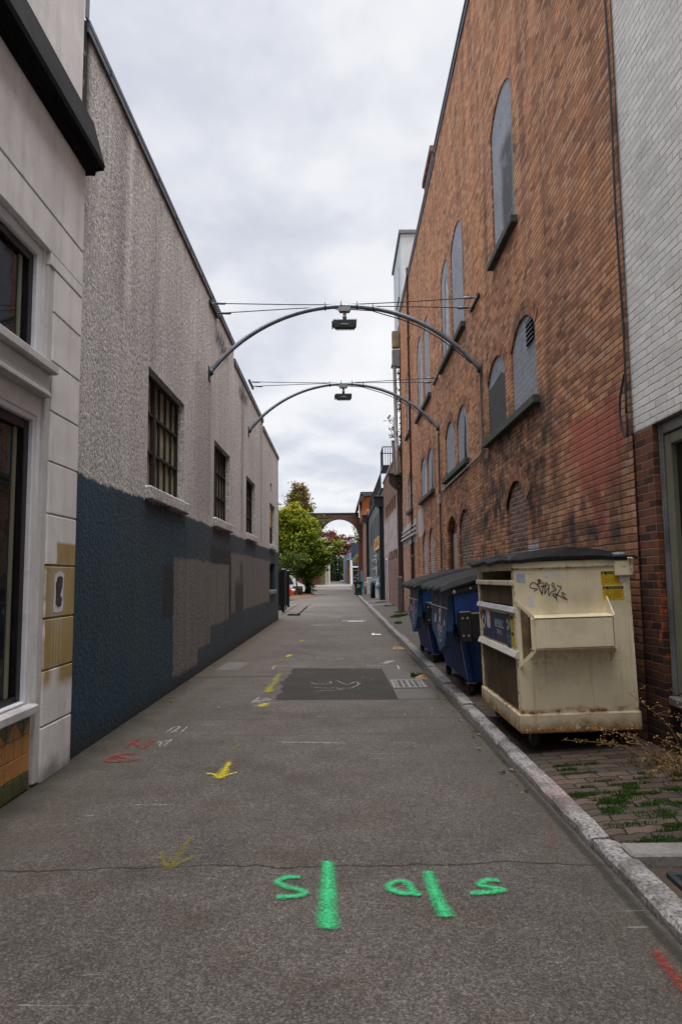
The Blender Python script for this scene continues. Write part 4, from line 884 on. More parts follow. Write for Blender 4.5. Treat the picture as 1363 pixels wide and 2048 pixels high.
mb = MB(); mb.box(XR + .05, XR + .10, *dr_); do = mb.build('door', plain('pale_blue_door', (.40, .45, .52), .6, var=.15, dirt=.3), wbk, B)
mb = MB(); a, b, c_, d_ = dr_
for s in ((a - .1, a, c_, d_ + .1), (b, b + .1, c_, d_ + .1), (a, b, d_, d_ + .1)): mb.box(XR - .02, XR + .06, *s)
mb.build('frame', M_WHITEFRAME, do, B); mb = MB(); mb.tube([(XR + .02, a + .12, 1.05), (XR - .02, a + .12, 1.05), (XR - .02, a + .26, 1.05)], .018, 6); mb.build('handle', M_GALV, do, B)
mb = MB(); mb.bbox(XR - .06, XR + .3, y0, y1, 7.1, 7.18, .01); mb.build('coping', plain('pale_coping', (.40, .38, .37), .7), wbk, B)
rb = thing('alarm_bell', 'small red alarm bell fixed beside the brown downspout', 'bell', (2.55, 28.9, 4.3))
mb = MB(); mb.lathe([(0, -.09), (.10, -.09), (.13, -.05), (.13, .0), (.06, .02), (0, .02)], 'x', (2.52, 28.9, 4.3)); mb.build('dome', plain('red_bell_paint', (.35, .04, .035), .5), rb, (2.55, 28.9, 4.3), True)
mb = MB(); mb.bbox(2.53, 2.60, 28.82, 28.98, 4.22, 4.38, .01); mb.build('back_box', M_LAMP, rb, (2.55, 28.9, 4.3))

gb = thing('charcoal_building', 'charcoal painted building with tall narrow windows, a roof terrace railing and an orange sign', 'building', (6, 52, 0)); B = (6, 52, 0)
y0, y1 = 41.6, 62.0; tw = [(44.0 + k * 2.75, 44.0 + k * 2.75 + .95, 4.15, 5.95) for k in range(6)]
mb = MB(); facade(mb, XR, [(y0, 0), (y1, 0), (y1, 6.85), (y0, 6.85)], [rectp(*w_) for w_ in tw], .2, 0, 1)
mb.add([(XR, y0, 0), (12, y0, 0), (12, y0, 6.85), (XR, y0, 6.85), (XR, y1, 6.85), (12, y1, 6.85), (12, y1, 0), (XR, y1, 0)], [(0, 1, 2, 3), (3, 2, 5, 4), (4, 5, 6, 7)]); mb.build('wall', [M_GREYPAINT, M_BLACKMETAL], gb, B)
for a, b, c_, d_ in tw:
    mb = MB()
    for s in ((a, a + .07, c_, d_), (b - .07, b, c_, d_), (a, b, d_ - .07, d_), (a, b, c_, c_ + .07), (a, b, (c_ + d_) / 2 - .03, (c_ + d_) / 2 + .03)): mb.box(XR + .08, XR + .14, *s)
    wi = mb.build('window', M_BLACKMETAL, gb, B); mb = MB(); mb.box(XR + .15, XR + .16, a, b, c_, d_); mb.build('pane', M_GLASS, wi, B)
mb = MB(); mb.bbox(XR - .12, XR + .4, y0, y1, 6.85, 7.02, .01); mb.build('gutter', M_BLACKMETAL, gb, B)
def railing(x0, y0, x1, y1, z0, z1, parent, B, step=.28, name='railing'):
    mb = MB(); L = math.hypot(x1 - x0, y1 - y0); n = int(L / step)
    for i in range(n + 1):
        t = i / n; x, y = x0 + (x1 - x0) * t, y0 + (y1 - y0) * t; r = .035 if i % 8 == 0 else .014
        mb.box(x - r, x + r, y - r, y + r, z0, z1)
    mb.tube([(x0, y0, z1), (x1, y1, z1)], .03, 6); mb.tube([(x0, y0, z0 + .08), (x1, y1, z0 + .08)], .025, 6)
    return mb.build(name, M_BLACKMETAL, parent, B)
railing(XR - .05, 42.2, XR - .05, 58.5, 7.02, 8.0, gb, B, .22); railing(XR - .05, 58.5, 5, 58.5, 7.02, 8.0, gb, B, .22)
mb = MB(); mb.box(4.7, 10, 43, 52, 7.0, 11.6); mb.bbox(4.65, 10.1, 42.9, 52.1, 11.6, 11.8, .02); mb.build('upper_storey', M_GREYPAINT, gb, B)
mb = MB(); mb.bbox(2.68, 4.69, 42.2, 44.6, 8.35, 8.55, .02); bal = mb.build('balcony', M_BLACKMETAL, gb, B)
mb = MB()
for (x0, ya, x1, yb) in ((2.72, 42.25, 4.68, 42.25), (2.72, 42.25, 2.72, 44.5), (2.72, 44.5, 4.68, 44.5)):
    n = int(math.hypot(x1 - x0, yb - ya) / .15)
    for i in range(n + 1):
        t = i / n; mb.box(x0 + (x1 - x0) * t - .016, x0 + (x1 - x0) * t + .016, ya + (yb - ya) * t - .016, ya + (yb - ya) * t + .016, 8.55, 9.7)
    mb.tube([(x0, ya, 9.7), (x1, yb, 9.7)], .035, 6)
mb.build('railing', M_BLACKMETAL, bal, B)
sg = thing('shop_sign', 'orange wall sign in a pale frame on the charcoal building', 'sign', (XR - .05, 47, 3.8)); SB = (XR - .05, 47, 3.8)
mb = MB(); mb.bbox(XR - .10, XR - .004, 43.9, 50.0, 3.50, 4.14, .02); mb.build('panel', plain('sign_orange', (.60, .27, .03), .5, var=.1), sg, SB)
mb = MB()
for s in ((43.82, 50.08, 4.14, 4.22), (43.82, 50.08, 3.42, 3.50), (43.82, 43.9, 3.50, 4.14), (50.0, 50.08, 3.50, 4.14)): mb.box(XR - .12, XR - .003, *s)
mb.build('frame', plain('sign_cream', (.5, .44, .30), .6), sg, SB)
mb = MB()
for k in range(7): a = 44.5 + k * .75; mb.box(XR - .104, XR - .099, a, a + .5, 3.66, 3.72 + .2 * ((k * 7) % 3)); mb.box(XR - .104, XR - .099, a + (.0 if k % 2 else .4), a + (.12 if k % 2 else .52), 3.73, 4.0)
mb.build('lettering', plain('sign_dark_red', (.25, .03, .02), .6), sg, SB)
for nm, yy_, lab in (('black_downspout', 41.3, 'black square downspout and rainwater head at the near corner of the charcoal building'), ('black_downspout', 62.3, 'black square downspout and rainwater head between charcoal and salmon brick buildings')):
    t = thing(nm, lab, 'downspout', (2.5, yy_, 0), 'black downspouts on the far buildings'); bs = (2.5, yy_, 0); f = 1 if yy_ < 50 else 1.12
    mb = MB(); mb.bbox(2.36, 2.62, yy_ - .16, yy_ + .16, .05, 5.9 * f, .02); mb.build('pipe', M_BLACKMETAL, t, bs)
    mb = MB(); mb.prism([(2.02, 6.35 * f), (2.64, 6.35 * f), (2.64, 5.8 * f), (2.34, 5.75 * f), (2.1, 5.95 * f), (2.02, 6.1 * f)], lambda u, v, d: (u, d, v), yy_ - .35, yy_ + .35); mb.bbox(1.98, 2.66, yy_ - .4, yy_ + .4, 6.36 * f, 6.45 * f, .01); mb.build('rainwater_head', M_BLACKMETAL, t, bs)
# gas meter bank and bits on the pavement
mt = thing('gas_meter_bank', 'bank of silver gas meters and pipes on the charcoal wall', 'meters', (2.4, 46.5, .12)); MT = (2.4, 46.5, .12)
mb = MB()
for z in (1.0, 1.75, 2.45, 2.95): mb.tube([(2.35, 45.6, z), (2.35, 48.4, z)], .04, 8)
for y in (45.7, 47., 48.3): mb.tube([(2.40, y, .1), (2.40, y, 3.05)], .045, 8)
mb.build('pipework', M_GALV, mt, MT, True)
for k in range(4):
    for z in (1.25, 2.0, 2.6)[:3]:
        yy_ = 45.9 + k * .72; mb = MB(); mb.bbox(2.22, 2.5, yy_ - .17, yy_ + .17, z - .16, z + .16, .05); mb.lathe([(.0, 2.19), (.08, 2.19), (.08, 2.22)], 'x', (0, yy_, z + .03), 10); mb.build('meter', plain('meter_silver', (.17, .18, .18), .55, .2, var=.2) if (k, z) == (0, 1.25) else bpy.data.materials['meter_silver'], mt, MT)
rg = thing('gas_regulator', 'round pale blue gas regulator disc on a pipe by the black corner downspout', 'regulator', (2.45, 44.2, .12)); RG = (2.45, 44.2, .12)
mb = MB(); mb.lathe([(0, -.10), (.12, -.09), (.2, -.02), (.2, .02), (.12, .09), (0, .10)], 'y', (2.42, 44.2, 1.0), 16); mb.build('disc', plain('regulator_blue', (.20, .30, .36), .5), rg, RG, True)
mb = MB(); mb.tube([(2.42, 44.2, .1), (2.42, 44.2, 1.5), (2.55, 44.4, 1.6)], .04, 8); mb.build('pipe', M_GALV, rg, RG, True)
bo = thing('black_bollard', 'stout black metal bollard in front of the gas meters', 'bollard', (2.15, 46.2, .12)); BO = (2.15, 46.2, .12)
mb = MB(); mb.lathe([(0, .1), (.155, .1), (.155, 1.12), (.13, 1.2), (.06, 1.24), (0, 1.25)], 'z', (2.15, 46.2, 0), 16); mb.build('post', M_BLACKMETAL, bo, BO, True)
mb = MB(); mb.lathe([(.157, .95), (.162, .96), (.162, 1.03), (.157, 1.04)], 'z', (2.15, 46.2, 0), 16); mb.build('band', M_LAMP, bo, BO, True)
cbx = thing('utility_cabinet', 'narrow off-white utility cabinet against the far end of the charcoal wall', 'cabinet', (2.4, 56, .12)); CB = (2.4, 56, .12)
mb = MB(); mb.bbox(2.15, 2.6, 55.4, 56.8, .1, 1.55, .03); mb.build('body', plain('cabinet_white', (.48, .47, .44), .6, dirt=.3), cbx, CB); mb = MB(); mb.bbox(2.22, 2.52, 55.37, 55.40, .2, 1.4, .01); mb.build('door', plain('cabinet_door', (.42, .41, .39), .6), cbx, CB)
cbo = thing('concrete_bollard', 'weathered concrete bollard post beside the wheelie bin', 'bollard', (2.12, 57.6, .12)); mb = MB(); mb.lathe([(0, .1), (.17, .1), (.16, 1.05), (.10, 1.16), (0, 1.19)], 'z', (2.12, 57.6, 0), 14); mb.build('post', M_CONCRETE, cbo, (2.12, 57.6, .12), True)
mb = MB(); mb.lathe([(.168, .80), (.175, .81), (.173, .90), (.163, .91)], 'z', (2.12, 57.6, 0), 14); mb.build('band', M_GALV, cbo, (2.12, 57.6, .12), True)
wd = thing('wooden_post', 'short grey wooden post standing in weeds behind the far blue dumpster', 'post', (2.35, 27.2, .1)); WD = (2.35, 27.2, .1)
mb = MB(); mb.bbox(2.25, 2.45, 27.1, 27.3, .05, 1.5, .015); mb.build('timber', plain('weathered_timber', (.10, .09, .08), .9, var=.3, scale=8, bump=.4), wd, WD)
mb = MB(); mb.hexa([(2.24, 27.09, 1.5), (2.46, 27.09, 1.5), (2.46, 27.31, 1.5), (2.24, 27.31, 1.5), (2.30, 27.15, 1.58), (2.40, 27.15, 1.58), (2.40, 27.25, 1.58), (2.30, 27.25, 1.58)]); mb.build('cap', bpy.data.materials['weathered_timber'], wd, WD)
# wheelie bin
bn = thing('wheelie_bin', 'dark green wheelie bin with a white recycling mark at the kerb end', 'bin', (1.42, 55.6, .10)); BN = (1.42, 55.6, .10)
gm = plain('bin_dark_green', (.012, .022, .020), .5, var=.3)
mb = MB(); mb.hexa([(1.20, 55.36, .22), (1.64, 55.36, .22), (1.64, 55.84, .22), (1.20, 55.84, .22), (1.08, 55.24, 1.10), (1.74, 55.24, 1.10), (1.74, 55.95, 1.10), (1.08, 55.95, 1.10)]); mb.bbox(1.18, 1.66, 55.34, 55.8, .10, .24, .02); mb.bbox(1.05, 1.77, 55.2, 55.98, 1.05, 1.11, .01); mb.build('body', gm, bn, BN)
mb = MB(); mb.prism([(1.02, 1.11), (1.80, 1.11), (1.77, 1.20), (1.42, 1.24), (1.05, 1.20)], lambda u, v, d: (u, d, v), 55.17, 56.0); mb.build('lid', gm, bn, BN)
for x in (1.16, 1.68): mb = MB(); mb.lathe([(0, x - .04), (.14, x - .04), (.14, x + .04), (0, x + .04)], 'x', (0, 55.9, .24), 14); mb.build('wheel', M_BLACKMETAL, bn, BN, True)
mb = MB()
for k in range(3):
    a0 = math.pi / 2 + k * 2 * math.pi / 3; a1 = a0 + 1.3
    mb.prism([(1.42 + r * math.cos(a), .86 + r * math.sin(a)) for r, a in ((.07, a0), (.07, (a0 + a1) / 2), (.07, a1), (.14, a1), (.14, (a0 + a1) / 2), (.14, a0))], lambda u, v, d: (u, d - (.14 * (v - .22)), v), 55.345, 55.352)
mb.build('recycling_mark', plain('mark_white', (.6, .62, .62), .6), bn, BN)
tp = thing('painted_board', 'bright teal painted board standing on edge beside the wheelie bin', 'board', (1.86, 60, .12)); mb = MB(); mb.prism([(1.72, .40), (1.80, .12), (1.92, .12), (1.94, 1.3), (1.90, 2.15), (1.74, 2.1), (1.76, 1.6), (1.73, 1.1)], lambda u, v, d: (u, d, v), 59.95, 60.05); mb.build('board', plain('teal_paint', (.03, .24, .34), .6, var=.25, scale=2), tp, (1.86, 60, .12))
mb = MB(); mb.tube([(1.90, 60.1, .1), (1.90, 60.1, 2.2)], .03, 6); mb.build('stake', M_GALV, tp, (1.86, 60, .12))

sb = thing('salmon_brick_building', 'salmon brick building with an orange clad upper storey under a dark pitched roof', 'building', (6, 72, 0)); B = (6, 72, 0)
mb = MB(); mb.box(XR, 12, 62.6, 79.2, 0, 7.6); mb.build('wall', M_SALMON, sb, B)
mb = MB(); mb.bbox(XR - .02, XR + .02, 64, 68, .2, 3.0, .01); mb.build('door', plain('tan_plywood', (.20, .12, .06), .8, var=.25), sb, B)
mb = MB(); mb.bbox(XR - .1, XR + .4, 62.6, 79.2, 7.6, 7.75, .02); mb.build('coping', plain('pinkish_coping', (.33, .24, .22), .7), sb, B)
orange = plain('orange_cladding', (.40, .12, .035), .6, var=.12, scale=2)
mb = MB(); mb.box(2.30, 9, 71.5, 80.5, 7.75, 10.0)
for k in range(14): mb.box(2.3 + k * .24, 2.315 + k * .24, 71.48, 71.5, 7.75, 10.0)
us = mb.build('upper_storey', orange, sb, B)
mb = MB(); mb.box(3.1, 3.75, 71.44, 71.478, 7.9, 8.75); mb.build('window', M_GLASS, us, B)
mb = MB(); mb.hexa([(1.75, 70.7, 9.05), (1.85, 70.7, 9.0), (1.85, 81.5, 9.0), (1.75, 81.5, 9.05), (2.15, 70.7, 10.25), (2.55, 70.7, 10.0), (2.55, 81.5, 10.0), (2.15, 81.5, 10.25)]); mb.box(2.15, 9.3, 70.7, 81.5, 10.02, 10.45); mb.build('roof', plain('dark_roof_metal', (.045, .048, .052), .6), sb, B)
mb = MB(); [mb.box(x, x + .10, 71.0, 71.1, 7.75, 9.3) for x in (1.95,)]; mb.build('roof_post', M_WHITEFRAME, sb, B)
# brick arch across the alley
ar = thing('brick_arch', 'ivy-stained brick arch bridging the far end of the alley', 'arch', (-.1, 80.6, 0)); B = (-.1, 80.6, 0)
cx, rr, spr = -.1, 2.30, 6.15; n = 28
prof = [(-5.6, spr), (-5.6, 9.0), (2.9, 9.0), (2.9, spr)] + [(cx + rr * math.cos(math.pi * i / n), spr + rr * math.sin(math.pi * i / n)) for i in range(n + 1)]
mb = MB(); mb.prism(prof, lambda u, v, d: (u, d, v), 80., 81.4); mb.build('span', M_ARCHFAR, ar, B)
mb = MB()
for i in range(44):
    t0, t1 = math.pi * (i + .08) / 44, math.pi * (i + .92) / 44
    mb.prism([(cx + r * math.cos(t), spr + r * math.sin(t)) for r, t in ((rr + .0, t0), (rr + .0, t1), (rr + .42, t1), (rr + .42, t0))], lambda u, v, d: (u, d, v), 79.955, 80.02, 0, True, rng.random() * .5 + .001)
mb.build('arch_ring', M_ARCHFAR, ar, B)
for x0, x1 in ((2.12, 2.9), (-5.6, -3.5)):
    mb = MB(); mb.box(x0, x1, 80., 81.4, 0, spr - .3); mb.bbox(x0 - .12, x1 + .12, 79.86, 81.54, spr - .3, spr, .03); mb.build('pier', plain('red_pier_brick', (.17, .062, .040), .9, var=.3, scale=3) if x0 > 0 else bpy.data.materials['red_pier_brick'], ar, B)
mb = MB(); mb.bbox(-5.7, 3.0, 79.9, 81.5, 9.0, 9.15, .02); mb.bbox(-5.6, 2.9, 79.95, 80.0, 8.55, 8.66, .01); mb.build('coping', plain('dark_stone_coping', (.06, .05, .042), .9, var=.4), ar, B)

# ------------------------------------------------------------------ beyond the arch
zz0 = gz(118)
nb = thing('navy_building', 'navy blue fronted building with a white corner pillar beyond the arch', 'building', (4, 112, zz0)); B = (4, 112, zz0); z = gz(112)
navy = plain('navy_cladding', (.022, .036, .065), .6, var=.2, scale=.8); teal = plain('bright_blue_band', (.02, .09, .20), .5); wht = plain('white_pillar_paint', (.55, .55, .57), .6, var=.1, dirt=.2)
mb = MB(); mb.box(1.75, 14, 112, 125, z + 3.1, 7.2); mb.build('wall', navy, nb, B)
mb = MB(); mb.box(1.95, 14, 112.4, 125, z, z + 3.1); mb.build('ground_floor', M_BLACKTRIM, nb, B)
mb = MB(); mb.box(1.75, 14, 111.9, 111.998, z + 3.95, z + 4.35); mb.build('band', teal, nb, B)
mb = MB(); mb.bbox(1.55, 1.95, 111.8, 112.2, z, z + 3.9, .02); mb.bbox(1.95, 6, 111.85, 112.2, z + 2.75, z + 3.0, .02); mb.build('pillar', wht, nb, B)
mb = MB(); mb.box(1.5, 1.75, 111.9, 125, z + 3.9, 7.6); mb.build('corner_trim', plain('blue_grey_trim', (.14, .17, .22), .6), nb, B)
tw_ = thing('white_tank', 'white round rooftop tank rising above the navy building', 'tank', (2.2, 121, 7.2)); mb = MB(); mb.lathe([(0, 7.2), (.55, 7.2), (.55, 9.1), (.5, 9.25), (0, 9.3)], 'z', (2.0, 121, 0), 18); mb.build('drum', wht, tw_, (2.2, 121, 7.2), True); mb = MB(); mb.lathe([(.56, 8.5), (.62, 8.52), (.62, 8.7), (.56, 8.72)], 'z', (2.0, 121, 0), 18); mb.build('collar', M_LAMP, tw_, (2.2, 121, 7.2), True)
bg2 = thing('blue_grey_building', 'plain blue-grey building side wall along the lane beyond the arch', 'building', (3, 135, zz0)); B = (3, 135, zz0)
mb = MB(); mb.box(.62, 1.5, 128, 150, 0, 6.1); mb.box(1.15, 9, 125.2, 150, 0, 7.2); mb.build('wall', plain('blue_grey_render', (.17, .20, .26), .8, var=.12), bg2, B)
mb = MB(); mb.bbox(.55, 1.5, 127.9, 150, 6.1, 6.25, .02); mb.build('coping', M_COPINGR, bg2, B)
bs_ = thing('brown_shed', 'brown timber lean-to with a red sign and yellow pole along the far lane', 'shed', (1.3, 122, zz0)); B = (1.3, 122, zz0)
mb = MB(); mb.box(1.15, 1.72, 118.5, 124.8, gz(118), 4.6)
for k in range(8): mb.box(1.13, 1.15, 118.6 + k * .75, 118.75 + k * .75, gz(118), 4.5)
mb.build('wall', plain('brown_timber', (.19, .125, .085), .85, var=.35), bs_, B); mb = MB(); mb.hexa([(.98, 118.3, 4.5), (1.74, 118.3, 4.75), (1.74, 125, 4.75), (.98, 125, 4.5), (.98, 118.3, 4.6), (1.74, 118.3, 4.88), (1.74, 125, 4.88), (.98, 125, 4.6)]); mb.build('roof', wht, bs_, B)
mb = MB(); mb.bbox(.95, 1.25, 118.3, 118.36, 2.5, 3.0, .01); mb.build('sign', plain('red_sign', (.5, .05, .04), .5), bs_, B); mb = MB(); mb.tube([(1.55, 118.3, zz0), (1.55, 118.3, 3.3)], .06, 8); mb.build('pole', plain('yellow_pole', (.42, .32, .04), .6), bs_, B)
wcg = thing('wire_cage_gate', 'rusty wire mesh gate covered in stickers between the arch pier and the bin', 'gate', (1.75, 84, 0)); B = (1.75, 84, 0); mb = MB()
for k in range(9): mb.tube([(1.55 + k * .075, 84, .1), (1.55 + k * .075, 84, 2.35)], .012, 5)
for k in range(12): mb.tube([(1.55, 84, .2 + k * .19), (2.15, 84, .2 + k * .19)], .012, 5)
mb.build('mesh', M_STEEL, wcg, B); mb = MB(); [mb.bbox(a, a + .07, 83.96, 84.04, .1, 2.45, .01) for a in (1.48, 2.12)]; mb.bbox(1.55, 2.12, 83.96, 84.04, 2.38, 2.45, .01); mb.build('frame', M_GALV, wcg, B)
mb = MB(); r_ = random.Random(4)
for k in range(16): a, c_ = r_.uniform(1.56, 2.0), r_.uniform(.3, 2.1); mb.box(a, a + r_.uniform(.06, .14), 83.98 - k * .002, 83.981 - k * .002, c_, c_ + r_.uniform(.08, .2))
mb.build('sticker', plain('sticker_paper', (.42, .40, .38), .7, var=.7, scale=7), wcg, B)
# left beyond: garage with brown door, green awning, cream columns
gr = thing('garage_building', 'low garage with a brown roller door under a mossy green awning beyond the trees', 'building', (-5, 112, zz0)); z = gz(112); B = (-5, 112, zz0)
mb = MB(); mb.box(-14, -3.95, 112.3, 122, z, 4.6); mb.build('wall', plain('olive_render', (.12, .115, .07), .85, var=.25), gr, B)
mb = MB(); mb.box(-6.3, -3.35, 112.0, 112.295, z, 2.75)
for k in range(9): mb.box(-6.3, -3.35, 111.985, 112.0, z + .1 + k * .24, z + .12 + k * .24)
mb.build('roller_door', plain('brown_door_paint', (.14, .055, .030), .7, var=.25), gr, B)
mb = MB(); mb.hexa([(-7, 110.6, 2.9), (-2.55, 110.6, 2.9), (-2.55, 112.6, 4.1), (-7, 112.6, 4.1), (-7, 110.6, 3.0), (-2.55, 110.6, 3.0), (-2.55, 112.6, 4.2), (-7, 112.6, 4.2)]); mb.build('awning', plain('mossy_awning', (.10, .115, .045), .9, var=.3), gr, B)
mb = MB(); mb.box(-3.35, -2.55, 112.0, 112.6, z, 2.9); mb.build('side_panel', plain('mossy_render', (.13, .115, .05), .9, var=.3), gr, B)
for x, lab in ((-2.42, 'cream square gate pillar nearest the brown garage door'), (-1.93, 'cream square gate pillar at the edge of the far lane')):
    t = thing('gate_pillar', lab, 'pillar', (x, 113, z), 'cream pillars by the far lane'); mb = MB(); mb.bbox(x - .2, x + .2, 112.8, 113.2, z - .3, 4.4, .03); mb.build('shaft', plain('cream_stone', (.42, .39, .32), .85, var=.15) if x < -2.2 else bpy.data.materials['cream_stone'], t, (x, 113, z)); mb = MB(); mb.bbox(x - .26, x + .26, 112.74, 113.26, 4.4, 4.55, .03); mb.build('cap', bpy.data.materials['cream_stone'], t, (x, 113, z))
pl_ = thing('white_lane_pole', 'thin white pole standing at the end of the far lane', 'pole', (.0, 172, 0)); mb = MB(); mb.tube([(-.75, 172, .5), (-.75, 172, 6.5)], .11, 8); mb.build('shaft', wht, pl_, (.0, 172, 0), True); mb = MB(); mb.lathe([(0, 0), (.2, 0), (.2, .3), (.12, .35)], 'z', (-.75, 172, .5)); mb.build('foot', M_CONCRETE, pl_, (0, 172, 0), True)

# ------------------------------------------------------------------ left beyond the stucco building: fence panels, kerbed bed, cars
for (xa, xb, y, lab) in ((-4.4, -2.62, 31.2, 'black board fence panel nearest the end of the stucco building'), (-4.6, -2.82, 36.8, 'black board fence panel standing farther back by the red car')):
    t = thing('fence_panel', lab, 'fence panel', (-3.5, y, 0), 'black fence panels by the parking lot'); B = (-3.5, y, 0); mb = MB(); n = int((xb - xa) / .15)
    for k in range(n): a = xa + (xb - xa) * k / n; mb.bbox(a + .004, a + (xb - xa) / n - .004, y, y + .03, .08, 1.86 + rng.uniform(-.01, .01), .004)
    mb.build('boards', M_BLACKTRIM, t, B)
    for xp in (xa, xb): mb = MB(); mb.bbox(xp - .06, xp + .06, y - .06, y + .09, -.02, 1.92, .008); p = mb.build('post', M_BLACKTRIM, t, B); mb = MB(); mb.bbox(xp - .08, xp + .08, y - .08, y + .11, 1.92, 1.97, .01); mb.build('cap', M_GALV, p, B)
fp = thing('metal_pole', 'slim grey metal pole between the two black fence panels', 'pole', (-2.62, 33, 0)); mb = MB(); mb.tube([(-2.66, 33.2, 0), (-2.66, 33.2, 1.95)], .035, 8); mb.build('shaft', M_BLACKTRIM, fp, (-2.62, 33, 0), True); mb = MB(); mb.lathe([(0, 1.95), (.05, 1.95), (.05, 2.0), (0, 2.02)], 'z', (-2.66, 33.2, 0)); mb.build('cap', M_LAMP, fp, (-2.62, 33, 0), True)
mb = MB(); vs = [(-7.5, 50.6, .02), (-2.75, 52.5, .02), (-2.3, 55, .02), (-2.55, 66, .02), (-3.1, 74, .02), (-8, 75, .02), (-8.5, 60, .02), (-5.5, 62, .24)]
mb.add(vs, [(i, (i + 1) % 7, 7) for i in range(7)]); tag(mb.build('mulch_bed', M_SOIL), kind='structure')

def car(name, label, loc, rz, paint, L=4.3, W=1.75, H=1.45, van=False):
    t = thing(name, label, 'van' if van else 'car', loc, None, (0, 0, rz))
    h = L / 2
    if van: sil = [(-h, .35), (-h, 1.0), (-h + .06, H - .12), (-h + .25, H), (h - 1.35, H), (h - 1.05, H - .06), (h - .55, 1.12), (h - .08, .92), (h, .70), (h, .35)]
    else: sil = [(-h, .38), (-h - .02, .72), (-h + .08, .98), (-h + .55, 1.02), (-h + 1.15, H - .04), (-h + 1.5, H), (h - 1.95, H - .01), (h - 1.15, .98), (h - .35, .86), (h - .04, .70), (h, .40)]
    for cxw in (h - .82, -h + .82): pass
    # loft across the width: narrower at the roof and sides rounded
    mb = MB(); n = len(sil); secs = [(-1., .94, .0), (-.97, 1., .0), (-.80, 1., .03), (0, 1.01, .05), (.80, 1., .03), (.97, 1., .0), (1., .94, .0)]; vs = []
    for (q, sc, up) in secs:
        for (x, z) in sil:
            k = max(0, (z - .9) / (H - .9)); vs.append((x * (sc if z < .9 else 1), q * W / 2 * (1 - .16 * k), z + up * k))
    fs = [(i * n + j, i * n + (j + 1) % n, (i + 1) * n + (j + 1) % n, (i + 1) * n + j) for i in range(6) for j in range(n)] + [tuple(range(n)), tuple(range(6 * n, 7 * n))]
    mb.add(vs, fs); mb.build('body', paint, t, smooth=False, bevel=.03)
    gl = bpy.data.materials.get('car_glass') or plain('car_glass', (.03, .04, .045), .08, var=.1, spec=.6)
    for s in (-1, 1):
        y = lambda z: s * (W / 2 * (1 - .16 * (z - .9) / (H - .9)) + .004)
        sp = [[(-h + .2, .02), (-h + 1.4, .02)], [(-h + 1.5, .02), (h - 1.9, .02)], [(h - 1.8, .02), (h - .95, .3)]] if van else [[(-h + .95, .15), (-.05, .0)], [(.03, .0), (h - 1.55, .35)]]
        for (a, b) in sp:
            mb = MB(); mb.plate([(a[0], y(1.0), 1.0), (b[0] + (.0 if not van else 0), y(1.0), 1.0), (b[0] - b[1], y(H - .13), H - .13), (a[0] + a[1] * 1.8, y(H - .13), H - .13)]); mb.build('window', gl, t)
        for xw in (h - .82, -h + .82):
            mb = MB(); mb.lathe([(.18, s * (W / 2 - .17)), (.30, s * (W / 2 - .18)), (.325, s * (W / 2 - .14)), (.325, s * (W / 2 + .0)), (.30, s * (W / 2 + .03)), (.19, s * (W / 2 + .02))], 'y', (xw, 0, .325), 20); wh = mb.build('wheel', bpy.data.materials.get('tyre_rubber') or plain('tyre_rubber', (.015, .015, .016), .85), t, smooth=True)
            mb = MB(); mb.lathe([(0, s * (W / 2 + .0)), (.06, s * (W / 2 + .01)), (.19, s * (W / 2 + .022))], 'y', (xw, 0, .325), 20); mb.build('rim', M_CONDUIT, wh)
        mb = MB(); mb.bbox(h - .16, h + .012, s * W * .40 - .16, s * W * .40 + .16, .62, .76, .02); mb.build('headlight', bpy.data.materials.get('headlight_lens') or plain('headlight_lens', (.55, .55, .52), .15), t)
        mb = MB(); mb.bbox(-h - .03, -h + .1, s * W * .40 - .13, s * W * .40 + .13, .68, .86, .02); mb.build('tail_light', bpy.data.materials.get('tail_lens') or plain('tail_lens', (.3, .01, .01), .2), t)
    a = (h - 1.13, 1.0) if not van else (h - .60, 1.14); b = (h - 1.93, H - .04) if not van else (h - 1.05, H - .09); mb = MB(); mb.plate([(a[0] + .01, -W * .42, a[1]), (a[0] + .01, W * .42, a[1]), (b[0] + .03, W * .37, b[1]), (b[0] + .03, -W * .37, b[1])]); mb.build('windscreen', gl, t)
    mb = MB(); mb.bbox(h - .02, h + .03, -W * .44, W * .44, .36, .52, .02); mb.bbox(-h - .04, -h + .02, -W * .44, W * .44, .38, .54, .02); mb.build('bumper', M_BLACKTRIM, t)
    return t
car('red_car', 'red parked car nosing out behind the black fence panels', (-5.43, 48.5, 0), 0, plain('red_car_paint', (.38, .030, .012), .25, var=.08, spec=.6))
car('white_van', 'white parked van half hidden behind slim tree trunks', (-5.6, 61.5, 0), 0, plain('white_van_paint', (.72, .74, .78), .3, var=.05, spec=.5), 4.8, 1.8, 1.75, True)
pt = thing('planter_barrel', 'dark brown barrel planter in the mulch bed beside the ivy trunk', 'planter', (-3.75, 60, .1)); mb = MB(); mb.lathe([(0, .0), (.36, .0), (.46, .35), (.44, .72), (.40, .76), (.36, .70), (0, .66)], 'z', (-3.72, 59, .08), 16); mb.build('barrel', plain('dark_barrel_wood', (.05, .03, .022), .85, var=.4), pt, (-3.75, 60, .1), True); mb = MB(); [mb.lathe([(r, a), (r + .012, a + .01), (r + .012, a + .05), (r, a + .06)], 'z', (-3.72, 59, .08), 16) for r, a in ((.405, .12), (.455, .5))]; mb.build('hoop', M_STEEL, pt, (-3.75, 60, .1), True)

